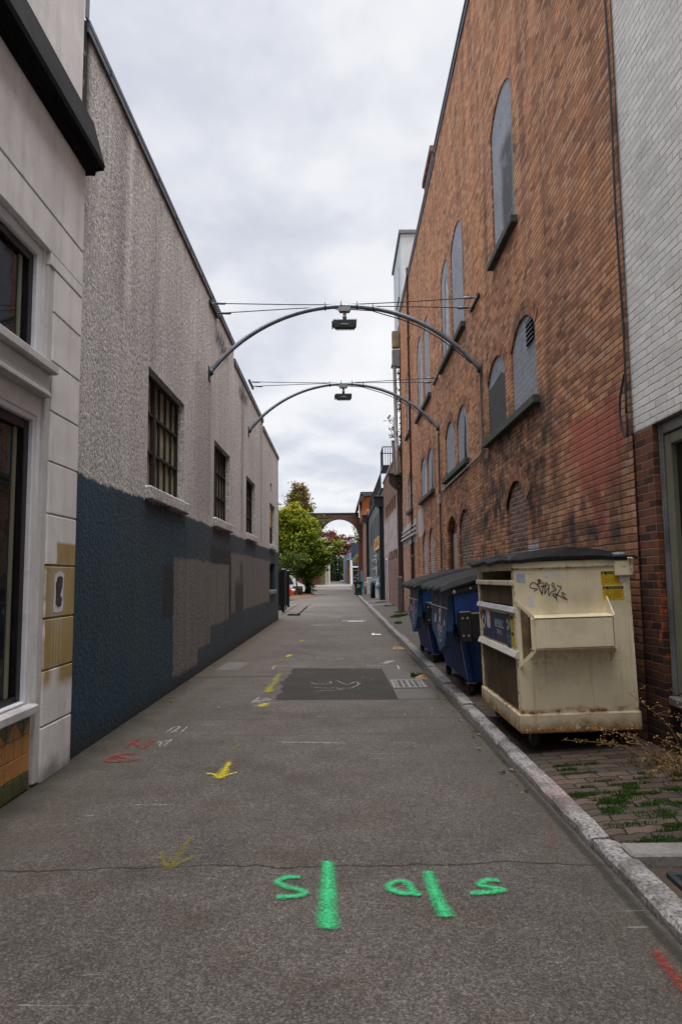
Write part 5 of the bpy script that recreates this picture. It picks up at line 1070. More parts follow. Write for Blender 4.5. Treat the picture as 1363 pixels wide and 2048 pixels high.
# ------------------------------------------------------------------ trees
def m_leaf(name, stops, trans=.35):
    m, g = newmat(name); a = g.n('Attribute', attribute_name='tint').outputs['Fac']; p = g.pos()[0]
    n = g.noise(p, .9, 3); c = g.ramp(g.m('ADD', a, g.m('MULTIPLY', g.m('SUBTRACT', n, .5), .45)), stops)
    g.out(c, .6, None, 0, .25, None, trans); return m
L_YG = m_leaf('yellow_green_leaves', [(0., (.030, .070, .010)), (.3, (.085, .145, .012)), (.6, (.21, .25, .016)), (.85, (.33, .32, .018)), (1., (.36, .22, .014))])
L_TURN = m_leaf('turning_leaves', [(0., (.07, .10, .018)), (.45, (.16, .17, .028)), (.75, (.26, .13, .04)), (1., (.32, .10, .05))])
L_RED = m_leaf('red_leaves', [(0., (.075, .045, .020)), (.4, (.15, .045, .024)), (.7, (.24, .030, .026)), (1., (.36, .022, .026))])
L_GREEN = m_leaf('green_leaves', [(0., (.020, .036, .006)), (.5, (.052, .082, .010)), (1., (.12, .15, .016))])
L_DARK = m_leaf('dark_conifer_leaves', [(0., (.008, .018, .010)), (.5, (.016, .036, .014)), (1., (.035, .06, .018))])
L_IVY = m_leaf('ivy_leaves', [(0., (.008, .022, .006)), (.5, (.020, .048, .010)), (1., (.05, .09, .015))], .2)
L_YEL = m_leaf('yellow_leaves', [(0., (.16, .13, .02)), (.6, (.30, .22, .02)), (1., (.38, .2, .02))])
def leaves(name, blobs, n, size, mat, parent, base, seed=1, hollow=.45, flat=.5, top=0.):
    r_ = np.random.default_rng(seed); B_ = np.array([b[:3] for b in blobs], float); Rr = np.array([b[3:6] for b in blobs], float); wt = Rr.prod(1) ** .67; wt /= wt.sum()
    idx = r_.choice(len(blobs), n, p=wt); d = r_.normal(size=(n, 3)); d /= np.linalg.norm(d, axis=1)[:, None]
    rad = (hollow + (1 - hollow) * r_.random(n) ** .6) * (1 + .24 * r_.normal(size=n)); ctr = B_[idx] + d * rad[:, None] * Rr[idx]
    # gather into small sprays so that gaps show between them
    m = max(1, n // 14); sp = ctr[r_.integers(0, n, m)]; k = r_.integers(0, m, n); ctr = np.where(r_.random((n, 1)) < .8, sp[k] + r_.normal(size=(n, 3)) * size * np.array([1.7, 1.7, .9]), ctr)
    tint_s = np.clip(r_.normal(.42, .17, m), 0, 1); tint = np.clip(tint_s[k] + r_.normal(0, .12, n) + top * (ctr[:, 2] - ctr[:, 2].mean()) / max(.1, np.ptp(ctr[:, 2])), 0.01, 1)
    nrm = r_.normal(size=(n, 3)); nrm[:, 2] = np.abs(nrm[:, 2]) + flat; nrm /= np.linalg.norm(nrm, axis=1)[:, None]
    t = np.cross(nrm, r_.normal(size=(n, 3))); t /= np.linalg.norm(t, axis=1)[:, None]; b = np.cross(nrm, t); s = size * r_.uniform(.6, 1.3, (n, 1))
    V = np.stack([ctr - t * s, ctr + b * s * .55 + nrm * s * .12, ctr + t * s, ctr - b * s * .55 + nrm * s * .12], 1).reshape(-1, 3) - np.array(base)
    me = bpy.data.meshes.new(name); me.from_pydata(V.tolist(), [], [(4 * i, 4 * i + 1, 4 * i + 2, 4 * i + 3) for i in range(n)]); me.update(); me.materials.append(mat)
    at = me.attributes.new('tint', 'FLOAT', 'POINT'); at.data.foreach_set('value', np.repeat(tint, 4))
    o = bpy.data.objects.new(name, me); C.objects.link(o); o.parent = parent; return o
def limbs(mb, base, top, r, n, spread, seed):
    r_ = random.Random(seed); b = Vector(base); t_ = Vector(top); pts = [b + (t_ - b) * i / 6 + Vector((r_.uniform(-.06, .06), r_.uniform(-.06, .06), 0)) * i for i in range(7)]
    mb.tube(pts, [r * (1.25 if i == 0 else 1 - .12 * i) for i in range(7)], 9)
    for k in range(n):
        i = r_.randint(3, 6); p = pts[i]; an = r_.uniform(0, 6.28); e = p + Vector((math.cos(an) * spread, math.sin(an) * spread, r_.uniform(.4, 1.) * spread)); md = p.lerp(e, .5) + Vector((0, 0, -.12 * spread)); mb.tube([p, md, e], [r * .4, r * .27, r * .10], 6)
def tree(name, label, base, top, r, blobs, n, size, mat, seed, hollow=.45, nl=7, spread=1.6, ttop=0.):
    t = thing(name, label, 'tree', base, 'trees at the end of the alley'); mb = MB(); limbs(mb, base, top, r, nl, spread, seed); mb.build('trunk', M_BARK, t, base, True)
    leaves('crown', blobs, n, size, mat, t, base, seed, hollow, top=ttop); return t
def rb_(seed, n, c, ext, rs):
    r_ = random.Random(seed); o = []
    for k in range(n):
        o.append((c[0] + r_.uniform(-1, 1) * ext[0], c[1] + r_.uniform(-1, 1) * ext[1], c[2] + r_.uniform(-1, 1) * ext[2], *(v * r_.uniform(.7, 1.2) for v in rs)))
    return o
mapleb = [(-2.3, 62, 2.2, .8, .9, .5), (-1.5, 62.5, 2.75, .8, .8, .35), (-2.9, 62.6, 1.9, .8, .8, .5), (-2.9, 62, 3.6, 1.2, 1.2, .8), (-3.4, 62.5, 2.3, 1.2, 1.1, .7), (-4.1, 62, 6.55, .45, .5, .3), (-.3, 62.5, 3.95, .5, .6, .25), (-3.6, 62, 5.5, 1.0, 1.1, .8), (-4.6, 62.5, 5.2, 1.0, 1.2, .7), (-3.0, 62, 4.7, 1.05, 1.2, .6), (-5.2, 62, 4.2, 1.2, 1.2, .8), (-3.9, 61.5, 3.9, 1.5, 1.3, .9), (-2.4, 62, 3.9, 1., 1.2, .55), (-1.5, 62.3, 3.35, .9, 1., .45), (-5.0, 61.8, 2.9, 1.4, 1.2, .8), (-3.5, 61.5, 2.9, 1.2, 1.2, .65), (-2.2, 62, 2.95, .9, 1., .45), (-4.7, 61.5, 2.1, .95, 1., .45), (-.7, 62.5, 3.5, .6, .7, .25), (-4.0, 62.2, 6.1, .6, .7, .45), (-5.9, 62, 5.0, 1., 1., .8), (-6.6, 62, 3.6, 1.2, 1.2, 1.2)]
mapleb = [(x, y, 2.1 + (z - 2.1) * 1.36 if z > 2.1 else z, a, b, c * 1.25) for x, y, z, a, b, c in mapleb]
mapleb += [(-2.75, 62, 6.4, .7, .8, .6), (-4.7, 62, 7.3, .9, .9, .7), (-5.7, 62, 6.6, .9, .9, .8), (-5.9, 61.6, 2.9, 1., 1., .9)]
tree('maple_tree', 'broad yellow-green maple crown in front of the other trees', (-4.3, 62.5, 0), (-3.7, 62.3, 5.8), .15, mapleb, 30000, .12, L_YG, 5, .30, 9, 1.7, .55)
tallb = [(-5.3, 80, 12.5, .22, .2, .5), (-4.45, 80, 12.4, .25, .2, .55), (-5.0, 80, 11.0, .8, .6, .8), (-3.9, 80, 9.6, .7, .6, .8), (-4.75, 80, 12.0, .35, .4, .55), (-5.4, 80, 11.6, .4, .4, .6), (-4.3, 80, 10.8, .7, .7, .8), (-5.5, 80, 10.2, .8, .8, .9), (-4.7, 80, 9.0, 1.2, 1.2, 1.), (-5.9, 80, 8.4, 1.3, 1.2, 1.1), (-4.6, 80, 7.3, 1.5, 1.4, 1.2), (-6.6, 80, 7.2, 1.2, 1.2, 1.), (-4.2, 80, 11.6, .3, .3, .5)]
tree('sweetgum_tree', 'tall tree turning orange at its tip behind the maple', (-5, 80.5, 0), (-4.9, 80.2, 10.6), .2, tallb, 12000, .15, L_TURN, 11, .2, 8, 1.2, .35)
tree('leafy_tree', 'green leafy tree peeping past the corner of the stucco building', (-8.4, 72, 0), (-7.9, 72, 7), .18, rb_(3, 12, (-7.3, 72, 6.6), (1.6, 1, 2.), (1., 1., .8)), 4500, .14, L_GREEN, 13, .4, 7, 1.5)
redb = [(-1.2, 70, 5.2, .9, .8, .35), (-.3, 70, 5.6, .8, .7, .35), (-.0, 70, 4.9, .8, .8, .35), (.55, 70, 4.7, .6, .6, .3), (-1.9, 70, 4.5, .8, .8, .4), (-.9, 70, 4.2, .8, .8, .3), (.15, 70, 4.1, .7, .7, .25), (-1.7, 70, 5.9, .6, .6, .35), (-2.4, 70, 3.6, .9, .8, .35), (-.9, 70.3, 6.1, .5, .5, .2), (.75, 70, 5.5, .35, .4, .18), (-2.2, 70, 3.0, .7, .7, .2)]
tree('red_maple_tree', 'red leaved tree reaching under the brick arch', (-3.6, 70, 0), (-1.9, 70, 4.4), .13, redb, 4600, .12, L_RED, 17, .3, 9, 1.4)
tree('wispy_tree', 'thin dark-leaved tree with wispy twigs reaching over the brick arch', (-3.5, 76, 0), (-2.7, 76, 7.6), .12, [(-2.3, 76, 7.4, .7, .6, .3), (-1.5, 76, 7.9, .6, .5, .2), (-3.0, 76, 7.9, .6, .6, .4), (-2.2, 76, 8.4, .5, .5, .2), (-3.2, 76, 6.6, .8, .7, .5)], 800, .13, L_GREEN, 19, .2, 9, 1.2)
iv = thing('ivy_covered_trunk', 'thick tree trunk wrapped in dark ivy at the edge of the mulch bed', 'tree', (-3.15, 65, 0), 'trees at the end of the alley'); mb = MB(); limbs(mb, (-3.15, 65, 0), (-3.3, 65, 4.2), .30, 5, 1.3, 23); mb.build('trunk', M_BARK, iv, (-3.15, 65, 0), True)
leaves('ivy', [(-3.15, 65, .5, .62, .5, .6), (-3.15, 65, 1.4, .50, .45, .7), (-3.2, 65, 2.3, .48, .45, .7), (-3.25, 65, 3.1, .6, .5, .7), (-3.6, 64.6, .5, .5, .4, .45)], 4200, .075, L_IVY, iv, (-3.15, 65, 0), 29, .75)
for (x, y, lab, sd) in ((-4.07, 55.5, 'slim bare young trunk in front of the white van, left of its pair', 31), (-3.72, 57.5, 'slim bare young trunk in front of the white van, right of its pair', 37)):
    t = thing('young_tree', lab, 'tree', (x, y, 0), 'trees at the end of the alley'); mb = MB(); limbs(mb, (x, y, 0), (x - .1, y, 2.6), .085, 5, .8, sd); mb.build('trunk', M_BARK, t, (x, y, 0), True); leaves('crown', [(x - .3, y, 2.7, .8, .7, .5), (x + .1, y, 3.2, .7, .7, .5), (x - .8, y, 2.2, .6, .5, .35)], 1100, .10, L_GREEN, t, (x, y, 0), sd, .4)
for (x, y, hh, w_, lab, sd, mt_, n) in ((-1.35, 150, 6.2, 1.6, 'dark conifer on the left edge of the far lane', 41, L_DARK, 3200), (-2.9, 140, 7.6, 1.9, 'dark conifer behind the cream gate pillars', 43, L_DARK, 3200), (.1, 178, 6.6, 2.1, 'mid green tree closing the end of the far lane', 47, L_GREEN, 3000), (3.4, 140, 10.6, 1.9, 'bright green tree behind the white rooftop tank', 53, L_YG, 2600), (-.6, 190, 8.2, 2.6, 'tall dark tree at the very end of the far lane', 59, L_DARK, 2600)):
    bl = [(x + random.Random(sd + k).uniform(-.4, .4) * w_ * (1.1 - k / 9), y, .9 + hh * (k + .5) / 9, w_ * (1.05 - k / 10), w_ * (1 - k / 10), hh / 10) for k in range(9)]
    tree('far_tree', lab, (x, y, .3), (x, y, hh * .8), .2, bl, n, .22, mt_, sd, .3, 5, 1.)
mb_ = thing('end_shrub', 'low bright green shrub at the end of the far lane', 'shrub', (-.3, 168, .9)); leaves('crown', [(-1.2, 168, 1.5, .9, .6, .8), (.1, 168, 1.6, 1., .6, .9), (.9, 168, 1.3, .7, .6, .6)], 1500, .16, L_YG, mb_, (-.3, 168, .9), 61, .4); mb = MB(); limbs(mb, (-.3, 168, .5), (-.3, 168, 1.6), .08, 4, .6, 3); mb.build('stem', M_BARK, mb_, (-.3, 168, .9), True)
ys_ = thing('yellow_street_tree', 'small golden-leaved branch of a tree before the navy building', 'tree', (2.5, 100, 0), 'trees at the end of the alley'); mb = MB(); limbs(mb, (2.75, 100, 0), (2.7, 100, 4.0), .07, 5, .7, 67); mb.build('trunk', M_BARK, ys_, (2.5, 100, 0), True); leaves('crown', [(2.5, 100, 4.3, .5, .4, .35), (2.2, 100, 3.9, .35, .3, .22), (2.8, 100, 4.7, .4, .4, .3)], 420, .12, L_YEL, ys_, (2.5, 100, 0), 71, .2)
# sprig growing from the wall beside the white downspout
vn = thing('wall_sprig', 'leafy sprig sprouting beside the white downspout at the wall corner', 'plant', (2.42, 28.1, 6.9)); mb = MB(); r_ = random.Random(5)
for k in range(5):
    e = Vector((2.14 + r_.uniform(-.1, .2), 28.1, 7.6 + r_.uniform(-.1, .7))); mb.tube(smooth_pts([(2.42, 28.1, 6.9), (2.32, 28.1, 7.3), tuple(e)], 4), [.012, .012, .011, .011, .010, .009, .008, .008, .006], 5)
mb.build('stem', M_BARK, vn, (2.42, 28.1, 6.9)); leaves('foliage', [(2.26, 28.1, 7.2, .12, .1, .3), (2.2, 28.1, 7.65, .14, .1, .3), (2.14, 28.1, 8.1, .12, .1, .22)], 110, .055, L_GREEN, vn, (2.42, 28.1, 6.9), 73, .1)
iv2 = thing('wall_creeper', 'mossy creeper clinging to the wall edge below the white downspout', 'plant', (2.6, 28.1, 5.5)); leaves('foliage', [(2.56, 28.1, 6.8, .05, .12, .8), (2.56, 28.1, 8.5, .05, .12, 1.2), (2.56, 28.1, 10.0, .04, .1, .7), (2.56, 28.1, 5.6, .05, .12, .6)], 500, .05, L_IVY, iv2, (2.6, 28.1, 5.5), 79, .2); mb = MB(); mb.tube([(2.58, 28.1, 4.6), (2.58, 28.12, 7), (2.585, 28.1, 10.5)], .02, 5); mb.build('stem', M_BARK, iv2, (2.6, 28.1, 5.5))
# ------------------------------------------------------------------ dumpsters
def m_cream():
    m, g = newmat('cream_dumpster_paint'); p, x, y, z = g.objp()
    n = g.noise(p, 3., 6, .65); f = g.noise(p, 24, 4, .65)
    c = g.mix(g.mr(n, .35, .68), (.72, .615, .41), (.81, .715, .51))
    gr = g.m('MULTIPLY', g.mr(g.noise(p, 2.1, 5), .52, .68), .45); c = g.mix(gr, c, (.27, .25, .17))
    run = g.noise(g.vec(g.m('MULTIPLY', x, 14), g.m('MULTIPLY', y, 14), g.m('MULTIPLY', z, .7)), 1., 4, .6)
    c = g.mix(g.mr(run, .58, .72, 0, .4), c, (.30, .19, .08))
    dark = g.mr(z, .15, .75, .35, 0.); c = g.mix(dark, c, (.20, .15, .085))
    wob = g.m('MULTIPLY', g.m('SUBTRACT', n, .5), .16); zz = g.m('ADD', z, wob)
    low = g.mr(g.m('ADD', z, g.m('MULTIPLY', g.m('SUBTRACT', g.noise(p, 5, 5, .7), .5), .22)), .170, .262, 1, 0); band = g.m('MULTIPLY', g.rect(x, zz, -1, 2, .300, .335, .014), g.mr(g.noise(p, 7, 4, .6), .42, .56))
    edge = g.m('MULTIPLY', g.mx(g.mr(g.m('ABSOLUTE', x), .004, .012, 1, 0), g.rect(x, z, .978, 1.1, -1, 3, .005), g.rect(x, z, -1, 2, 1.50, 1.53, .006)), g.mr(f, .52, .66))
    pk = g.m('MULTIPLY', g.rect(x, zz, .05, .9, .70, .835, .03), g.mr(f, .48, .6)); pk = g.m('MULTIPLY', pk, g.mr(y, -.30, -.02, 1, .6)); dn = g.mr(g.noise(p, 1.6, 3), .42, .62, 0, .25); c = g.mix(dn, c, (.50, .40, .24))
    spots = g.mx(g.mr(g.noise(p, 11, 6, .72), .685, .71), g.m('MULTIPLY', g.rect(x, zz, .1, .55, .50, .64, .03), g.mr(g.noise(p, 7, 6, .75), .57, .61)))
    r = g.mx(g.m('MULTIPLY', low, g.mr(f, .34, .46)), band, edge, g.m('MULTIPLY', pk, .6), g.m('MULTIPLY', spots, .85))
    rc = g.mix(g.mr(f, .4, .65), (.12, .050, .014), (.34, .16, .035)); c = g.mix(r, c, rc)
    wh = g.mr(g.vor(p, 16), .06, .08, 1, 0); c = g.mix(g.m('MULTIPLY', wh, g.mr(n, .5, .6, 0, .3)), c, (.7, .66, .56))
    h = g.m('SUBTRACT', g.m('MULTIPLY', n, .6), g.m('MULTIPLY', r, .25))
    g.out(c, g.mr(r, 0, 1, .48, .9), g.bump(h, .35, .012), 0., .4); return m
M_CREAM = m_cream()
def m_plastic(name, col, rough, streak, var=.25, spec=.4):
    m, g = newmat(name); p, x, y, z = g.objp(); n = g.noise(p, 4, 6, .65); f = g.noise(p, 40, 3)
    c = g.mix(g.mr(n, .35, .68), tuple(v * (1 - var) for v in col), tuple(v * (1 + var) for v in col))
    st = g.noise(g.vec(g.m('MULTIPLY', x, 20), g.m('MULTIPLY', y, 9), g.m('MULTIPLY', z, .8)), 1., 5, .7)
    c = g.mix(g.mr(st, .56, .75, 0, .5), c, streak)
    c = g.mix(g.mr(g.noise(p, 7, 6, .75), .64, .68, 0, .35), c, streak)
    g.out(c, g.mr(n, .3, .7, rough - .08, rough + .15), g.bump(g.m('ADD', n, g.m('MULTIPLY', f, .2)), .2, .01), 0, spec); return m
M_LID = m_plastic('black_lid_plastic', (.010, .010, .011), .6, (.05, .05, .052), spec=.18)
M_LIDG = m_plastic('grey_lid_plastic', (.008, .008, .009), .6, (.045, .045, .048), spec=.18)
M_BLUE = m_plastic('blue_dumpster_plastic', (.006, .040, .175), .40, (.05, .08, .13))
M_BLUEDK = m_plastic('dark_blue_panel', (.016, .055, .115), .5, (.085, .085, .075))
M_POCKET = m_plastic('black_fork_pocket', (.010, .010, .012), .45, (.05, .05, .05))
def m_mesh():
    m, g = newmat('expanded_metal_mesh'); p, x, y, z = g.objp()
    a = g.m('ABSOLUTE', g.m('SUBTRACT', g.m('FRACT', g.m('ADD', g.m('MULTIPLY', y, 22), g.m('MULTIPLY', z, 34))), .5)); b = g.m('ABSOLUTE', g.m('SUBTRACT', g.m('FRACT', g.m('SUBTRACT', g.m('MULTIPLY', y, 22), g.m('MULTIPLY', z, 34))), .5))
    w_ = g.mx(g.mr(a, .36, .42), g.mr(b, .36, .42)); n = g.noise(p, 3, 5, .65); c = g.mix(g.mr(n, .42, .62), (.17, .13, .075), (.13, .07, .03))
    g.out(c, .7, None, 0, .3, w_); return m
M_MESH = m_mesh()
M_WHITERAIL = plain('scuffed_white_rail', (.56, .55, .56), .5, var=.12, scale=8, dirt=.45, dirtcol=(.25, .2, .14))
M_RUBBER = plain('black_rubber', (.018, .017, .016), .8, var=.3)
M_CASTER = plain('rusty_caster_steel', (.11, .075, .045), .7, .2, var=.4, scale=20)
M_STKY = plain('sticker_yellow', (.55, .40, .02), .5, var=.15, scale=15); M_STKK = plain('sticker_black', (.02, .02, .018), .5); M_STKW = plain('sticker_white', (.55, .55, .58), .6, var=.15, scale=20, dirt=.2); M_STKB = plain('sticker_navy', (.022, .035, .085), .45, var=.25, scale=10); M_STKR = plain('sticker_red', (.40, .045, .035), .5, var=.2, scale=20); M_STKO = plain('sticker_orange_ink', (.48, .16, .01), .5); M_MARKER = plain('dark_brown_marker', (.028, .018, .012), .6)
M_LITPAPER = plain('torn_paper', (.58, .57, .60), .8, var=.15, scale=30)

def caster(parent, x, y, r=.085, top=.16):
    mb = MB(); mb.bbox(x - .06, x + .06, y - .06, y + .06, top - .012, top, .003)
    for s in (-1, 1): mb.prism([(y - .035, top - .01), (y + .035, top - .01), (y + .06, r - .01), (y + .02, r - .03)], lambda u, v, d: (d, u, v), x + s * .036, x + s * .041)
    ca = mb.build('caster', M_CASTER, parent)
    mb = MB(); mb.lathe([(0, x - .026), (r * .8, x - .028), (r, x - .018), (r, x + .018), (r * .8, x + .028), (0, x + .026)], 'x', (0, y + .04, r), 18); mb.build('wheel', M_RUBBER, ca, smooth=True)
    return ca

W_, L_ = .985, 1.55
dc = thing('cream_dumpster', 'cream steel dumpster with black lid, rusty base and a scrawled tag', 'dumpster', (1.505, 5.83, .09), None, (0, R(-1.3), 0))
mb = MB()
mb.box(0, W_, 0, .02, .15, 1.57); mb.box(0, W_, L_ - .02, L_, .15, 1.57); mb.box(W_ - .02, W_, .021, L_ - .021, .15, 1.60); mb.box(.02, W_ - .021, .021, L_ - .021, .15, .17)
mb.bbox(-.016, W_ + .016, -.018, L_ + .018, .145, .305, .012)            # base skirt
mb.bbox(-.004, .05, .0205, .075, .306, 1.57, .005); mb.bbox(-.004, .05, L_ - .075, L_ - .0205, .306, 1.57, .005)
mb.bbox(-.010, W_ + .004, -.016, -.0005, 1.515, 1.575, .006)             # top lip on the near side
mb.bbox(-.02, .06, .0, L_, 1.505, 1.575, .006)                            # front top rail
mb.bbox(W_ - .13, W_ + .03, -.03, .05, 1.43, 1.585, .008); mb.bbox(W_ - .13, W_ + .03, L_ - .05, L_ + .03, 1.43, 1.585, .008)   # hinge ears
mb.box(0.001, .018, .08, L_ - .08, .80, 1.14)                             # sticker panel
mb.build('body', M_CREAM, dc, bevel=.0)
mb = MB(); mb.bbox(-.025, .02, .03, L_ - .03, 1.375, 1.42, .006); mb.build('upper_rail', M_CREAM, dc)
mb = MB(); mb.prism([(-.026, 1.150), (-.016, 1.186), (.02, 1.190), (.02, 1.145), (-.02, 1.142)], lambda u, v, d: (u, d, v), .012, L_ - .01); mb.build('white_rail', M_WHITERAIL, dc)
mb = MB(); mb.prism([(-.034, .775), (-.012, .82), (.02, .825), (.02, .755), (-.028, .765)], lambda u, v, d: (u, d, v), -.01, L_ - .01); mb.build('ledge', plain('pale_scuffed_ledge', (.50, .47, .41), .6, var=.15, dirt=.4, dirtcol=(.25, .15, .07)), dc)
mb = MB(); mb.box(.008, .010, .075, L_ - .075, 1.205, 1.375); mb.box(.008, .010, .075, L_ - .075, .31, .745); mb.build('mesh_panel', M_MESH, dc)
mb = MB(); mb.box(.032, .044, .03, L_ - .03, .2, 1.37); mb.build('shade_backing', plain('painted_interior_shade', (.020, .014, .009), .9, var=.7, scale=3.5), dc)  # dark sheet behind the mesh, painted to stand for the shaded interior
# fork pocket: sloped top and bottom plates, front plate, flared end gussets
mb = MB(); t = .012; y0, zl, zh = -.135, .845, 1.105
mb.bbox(.115, .765, y0, y0 + .014, zl, zh, .004)
mb.hexa([(.10, y0 + .0, zh - t), (.770, y0 + .0, zh - t), (.770, -.001, zh + .004), (.10, -.001, zh + .004), (.10, y0, zh), (.770, y0, zh), (.770, -.001, zh + .018), (.10, -.001, zh + .018)])
mb.hexa([(.10, y0, zl), (.770, y0, zl), (.770, -.001, zl - .015), (.10, -.001, zl - .015), (.10, y0, zl + t), (.770, y0, zl + t), (.770, -.001, zl), (.10, -.001, zl)])
mb.prism([(y0 - .004, zl - .01), (y0 - .004, zh + .01), (-.001, zh + .16), (-.001, zl - .13)], lambda u, v, d: (d, u, v), .771, .783)
for (a, b) in (((y0 - .006, zh), (-.001, zh + .13)), ((y0 - .006, zl), (-.001, zl - .14))):      # left flange edges
    s = .040
    q = [(.114, a[0], a[1] - s * .5), (.012, b[0], b[1] - s * .5), (.012, b[0], b[1] + s * .5), (.114, a[0], a[1] + s * .5)]
    mb.hexa([(x, y, z) for x, y, z in q] + [(x - .006, y - .010, z) for x, y, z in q])
mb.hexa([(.012, -.001, zl - .14), (.030, -.001, zl - .14), (.030, -.001, zh + .13), (.012, -.001, zh + .13), (.012, -.012, zl - .14), (.030, -.012, zl - .14), (.030, -.012, zh + .13), (.012, -.012, zh + .13)])
mb.bbox(.085, .115, y0 - .006, y0 + .02, zl, zh, .004)
mb.build('fork_pocket', M_CREAM, dc)
mb = MB(); mb.prism([(.04, zl - .10), (.12, zl), (.76, zl), (.76, zh), (.12, zh), (.04, zh + .09)], lambda u, v, d: (u, d, v), -.004, -.001); mb.build('pocket_back', plain('rusty_inner_steel', (.17, .115, .06), .85, var=.4, scale=9), dc)
# two lids, ribbed, crowned, drooping over the front edge
for k in range(2):
    ya, yb = -.035 + k * (L_ / 2 + .04), L_ / 2 + k * (L_ / 2 + .035) - .002; mb = MB(); ny = 20; prof = [(-.065, 1.590), (-.045, 1.622), (.05, 1.636), (.26, 1.665), (.48, 1.680), (.70, 1.658), (.86, 1.624), (.96, 1.605)]
    vs = []; 
    for j in range(ny + 1):
        t_ = j / ny; y = ya + (yb - ya) * t_; rb = .012 * (1 if j % 4 in (1, 2) else 0); end = j in (0, ny); dr = .010 * math.sin(t_ * 5 + k)
        for i, (x, z) in enumerate(prof): vs.append((x, y, (1.592 + .02 * (i in (3, 4, 5))) if end else z + (rb if 1 < i < 7 else 0) + (dr if i < 3 else 0)))
    n = len(prof); fs = [(j * n + i, j * n + i + 1, (j + 1) * n + i + 1, (j + 1) * n + i) for j in range(ny) for i in range(n - 1)]
    m0 = len(vs); vs += [(x + .004, y, z - .03) for x, y, z in vs]; fs += [tuple(m0 + q for q in f) for f in fs]
    rim = [j * n for j in range(ny + 1)] + [ny * n + i for i in range(1, n)] + [j * n + n - 1 for j in range(ny - 1, -1, -1)] + [i for i in range(n - 2, 0, -1)]
    for a, b in zip(rim, rim[1:] + rim[:1]): fs.append((a, b, m0 + b, m0 + a))
    mb.add(vs, fs); mb.build('lid', M_LID, dc)
mb = MB(); mb.tube([(W_ - .05, -.03, 1.603), (W_ - .05, L_ + .03, 1.603)], .016, 8); mb.tube([(W_ - .05, -.04, 1.60), (W_ + .02, -.06, 1.60), (W_ + .05, -.05, 1.57)], .014, 8); mb.build('hinge_rod', M_CASTER, dc, smooth=True)
mb = MB(); mb.tube([(W_ - .14 + .10 * i / 60 + .0, -.012 + .020 * math.cos(i * .8), 1.605 + .020 * math.sin(i * .8)) for i in range(61)], .005, 5); mb.build('coil_spring', M_GALV, dc, smooth=True)
for (x, y) in ((.13, .10), (.86, .10), (.13, L_ - .12), (.86, L_ - .12)): caster(dc, x, y, .082, .148)
def sticker_caution(z0, word, dx):
    mb = MB(); x0, x1, z1 = .745 + dx, .925 + dx, z0 + .118; mb.box(x0, x1, -.0022, -.0006, z0, z1)
    mb.box(x0 + .004, x1 - .004, -.0032, -.0023, z1 - .027, z1 - .003, 1); put_text(mb, word, .026, ((x0 + x1) / 2 + .016, -.0042, z1 - .0155), (1, 0, 0), (0, 0, 1), 0, .95)
    mb.prism([(x0 + .012, z1 - .024), (x0 + .032, z1 - .024), (x0 + .022, z1 - .006)], lambda u, v, d: (u, d, v), -.0044, -.0034, 0)
    xm = x0 + .088; mb.box(xm - .001, xm + .001, -.0034, -.0024, z0 + .006, z1 - .03, 1)
    c_ = (x0 + .046, z0 + .05)
    for i in range(20):
        a0, a1 = 2 * math.pi * i / 20, 2 * math.pi * (i + 1) / 20; mb.add([(c_[0] + r * math.cos(a), -.0036, c_[1] + r * math.sin(a)) for r, a in ((.026, a0), (.032, a0), (.032, a1), (.026, a1))], [(0, 1, 2, 3)], 2)
    ribbon(mb, [(c_[0] - .02, -.0040, c_[1] + .02), (c_[0] + .02, -.0040, c_[1] - .02)], .006, (0, -1, 0), 2); ribbon(mb, [(c_[0] - .014, -.0037, c_[1] - .012), (c_[0] - .004, -.0037, c_[1] + .012), (c_[0] + .008, -.0037, c_[1] - .004)], .007, (0, -1, 0), 2)
    for q in range(6): zq = z1 - .040 - q * .0115; mb.box(xm + .008, x1 - .010 - (q % 3) * .008, -.0034, -.0024, zq - .0022, zq + .0022, 2)
    mb.build('sticker', [M_STKY, M_STKK, M_STKO], dc)
sticker_caution(1.355, 'CAUTION', -.005); sticker_caution(1.228, 'CUIDADO', .002)
# graffiti, from the photograph's strokes (13.63 px per zoomed unit on the near face)
def zp(px, py): return (.065 + (px / 1363 * 100) * .0043 + .03, 1.545 - (py / 1090 * 80 + .0) * .00425 + .0006 * px / 13.63 * .0)
strokes = [[(215, 655), (280, 625), (300, 580), (200, 570), (125, 545), (120, 490), (165, 425), (220, 410), (300, 460), (370, 580), (430, 740), (445, 600), (490, 430), (340, 465), (320, 460)], [(320, 455), (400, 385), (405, 340), (350, 345), (345, 375), (460, 385)], [(390, 525), (540, 520), (590, 480), (580, 435), (540, 440), (520, 520), (500, 735), (560, 620), (620, 560), (632, 460), (600, 770), (680, 680), (815, 630), (720, 530), (705, 470), (750, 440), (765, 520), (795, 525)], [(860, 490), (870, 535), (965, 550), (880, 680), (780, 830), (720, 760), (730, 735), (850, 770), (1100, 910), (970, 770), (960, 720), (990, 700), (1020, 745), (1080, 775)], [(815, 760), (800, 850), (835, 920)]]
mb = MB()
for i, st in enumerate(strokes):
    ribbon(mb, [(zp(*q)[0], -.0012 - i * .0006, zp(*q)[1] - .02) for q in smooth_pts(st, 3)], .0075, (0, -1, 0))
mb.build('graffiti', M_MARKER, dc)
for pts in ([(520, 285), (530, 150), (800, 145), (790, 215), (700, 240), (640, 290)], [(830, 230), (920, 205), (1010, 235), (1065, 310), (1060, 375), (990, 320), (940, 265)], [(40, 810), (190, 780), (220, 1010), (240, 1030), (180, 1090), (70, 1070)]):
    mb = MB(); mb.prism([(zp(*q)[0], zp(*q)[1] - .02) for q in pts], lambda u, v, d: (u, d, v), -.0022, -.0006); mb.build('torn_label', M_LITPAPER, dc)
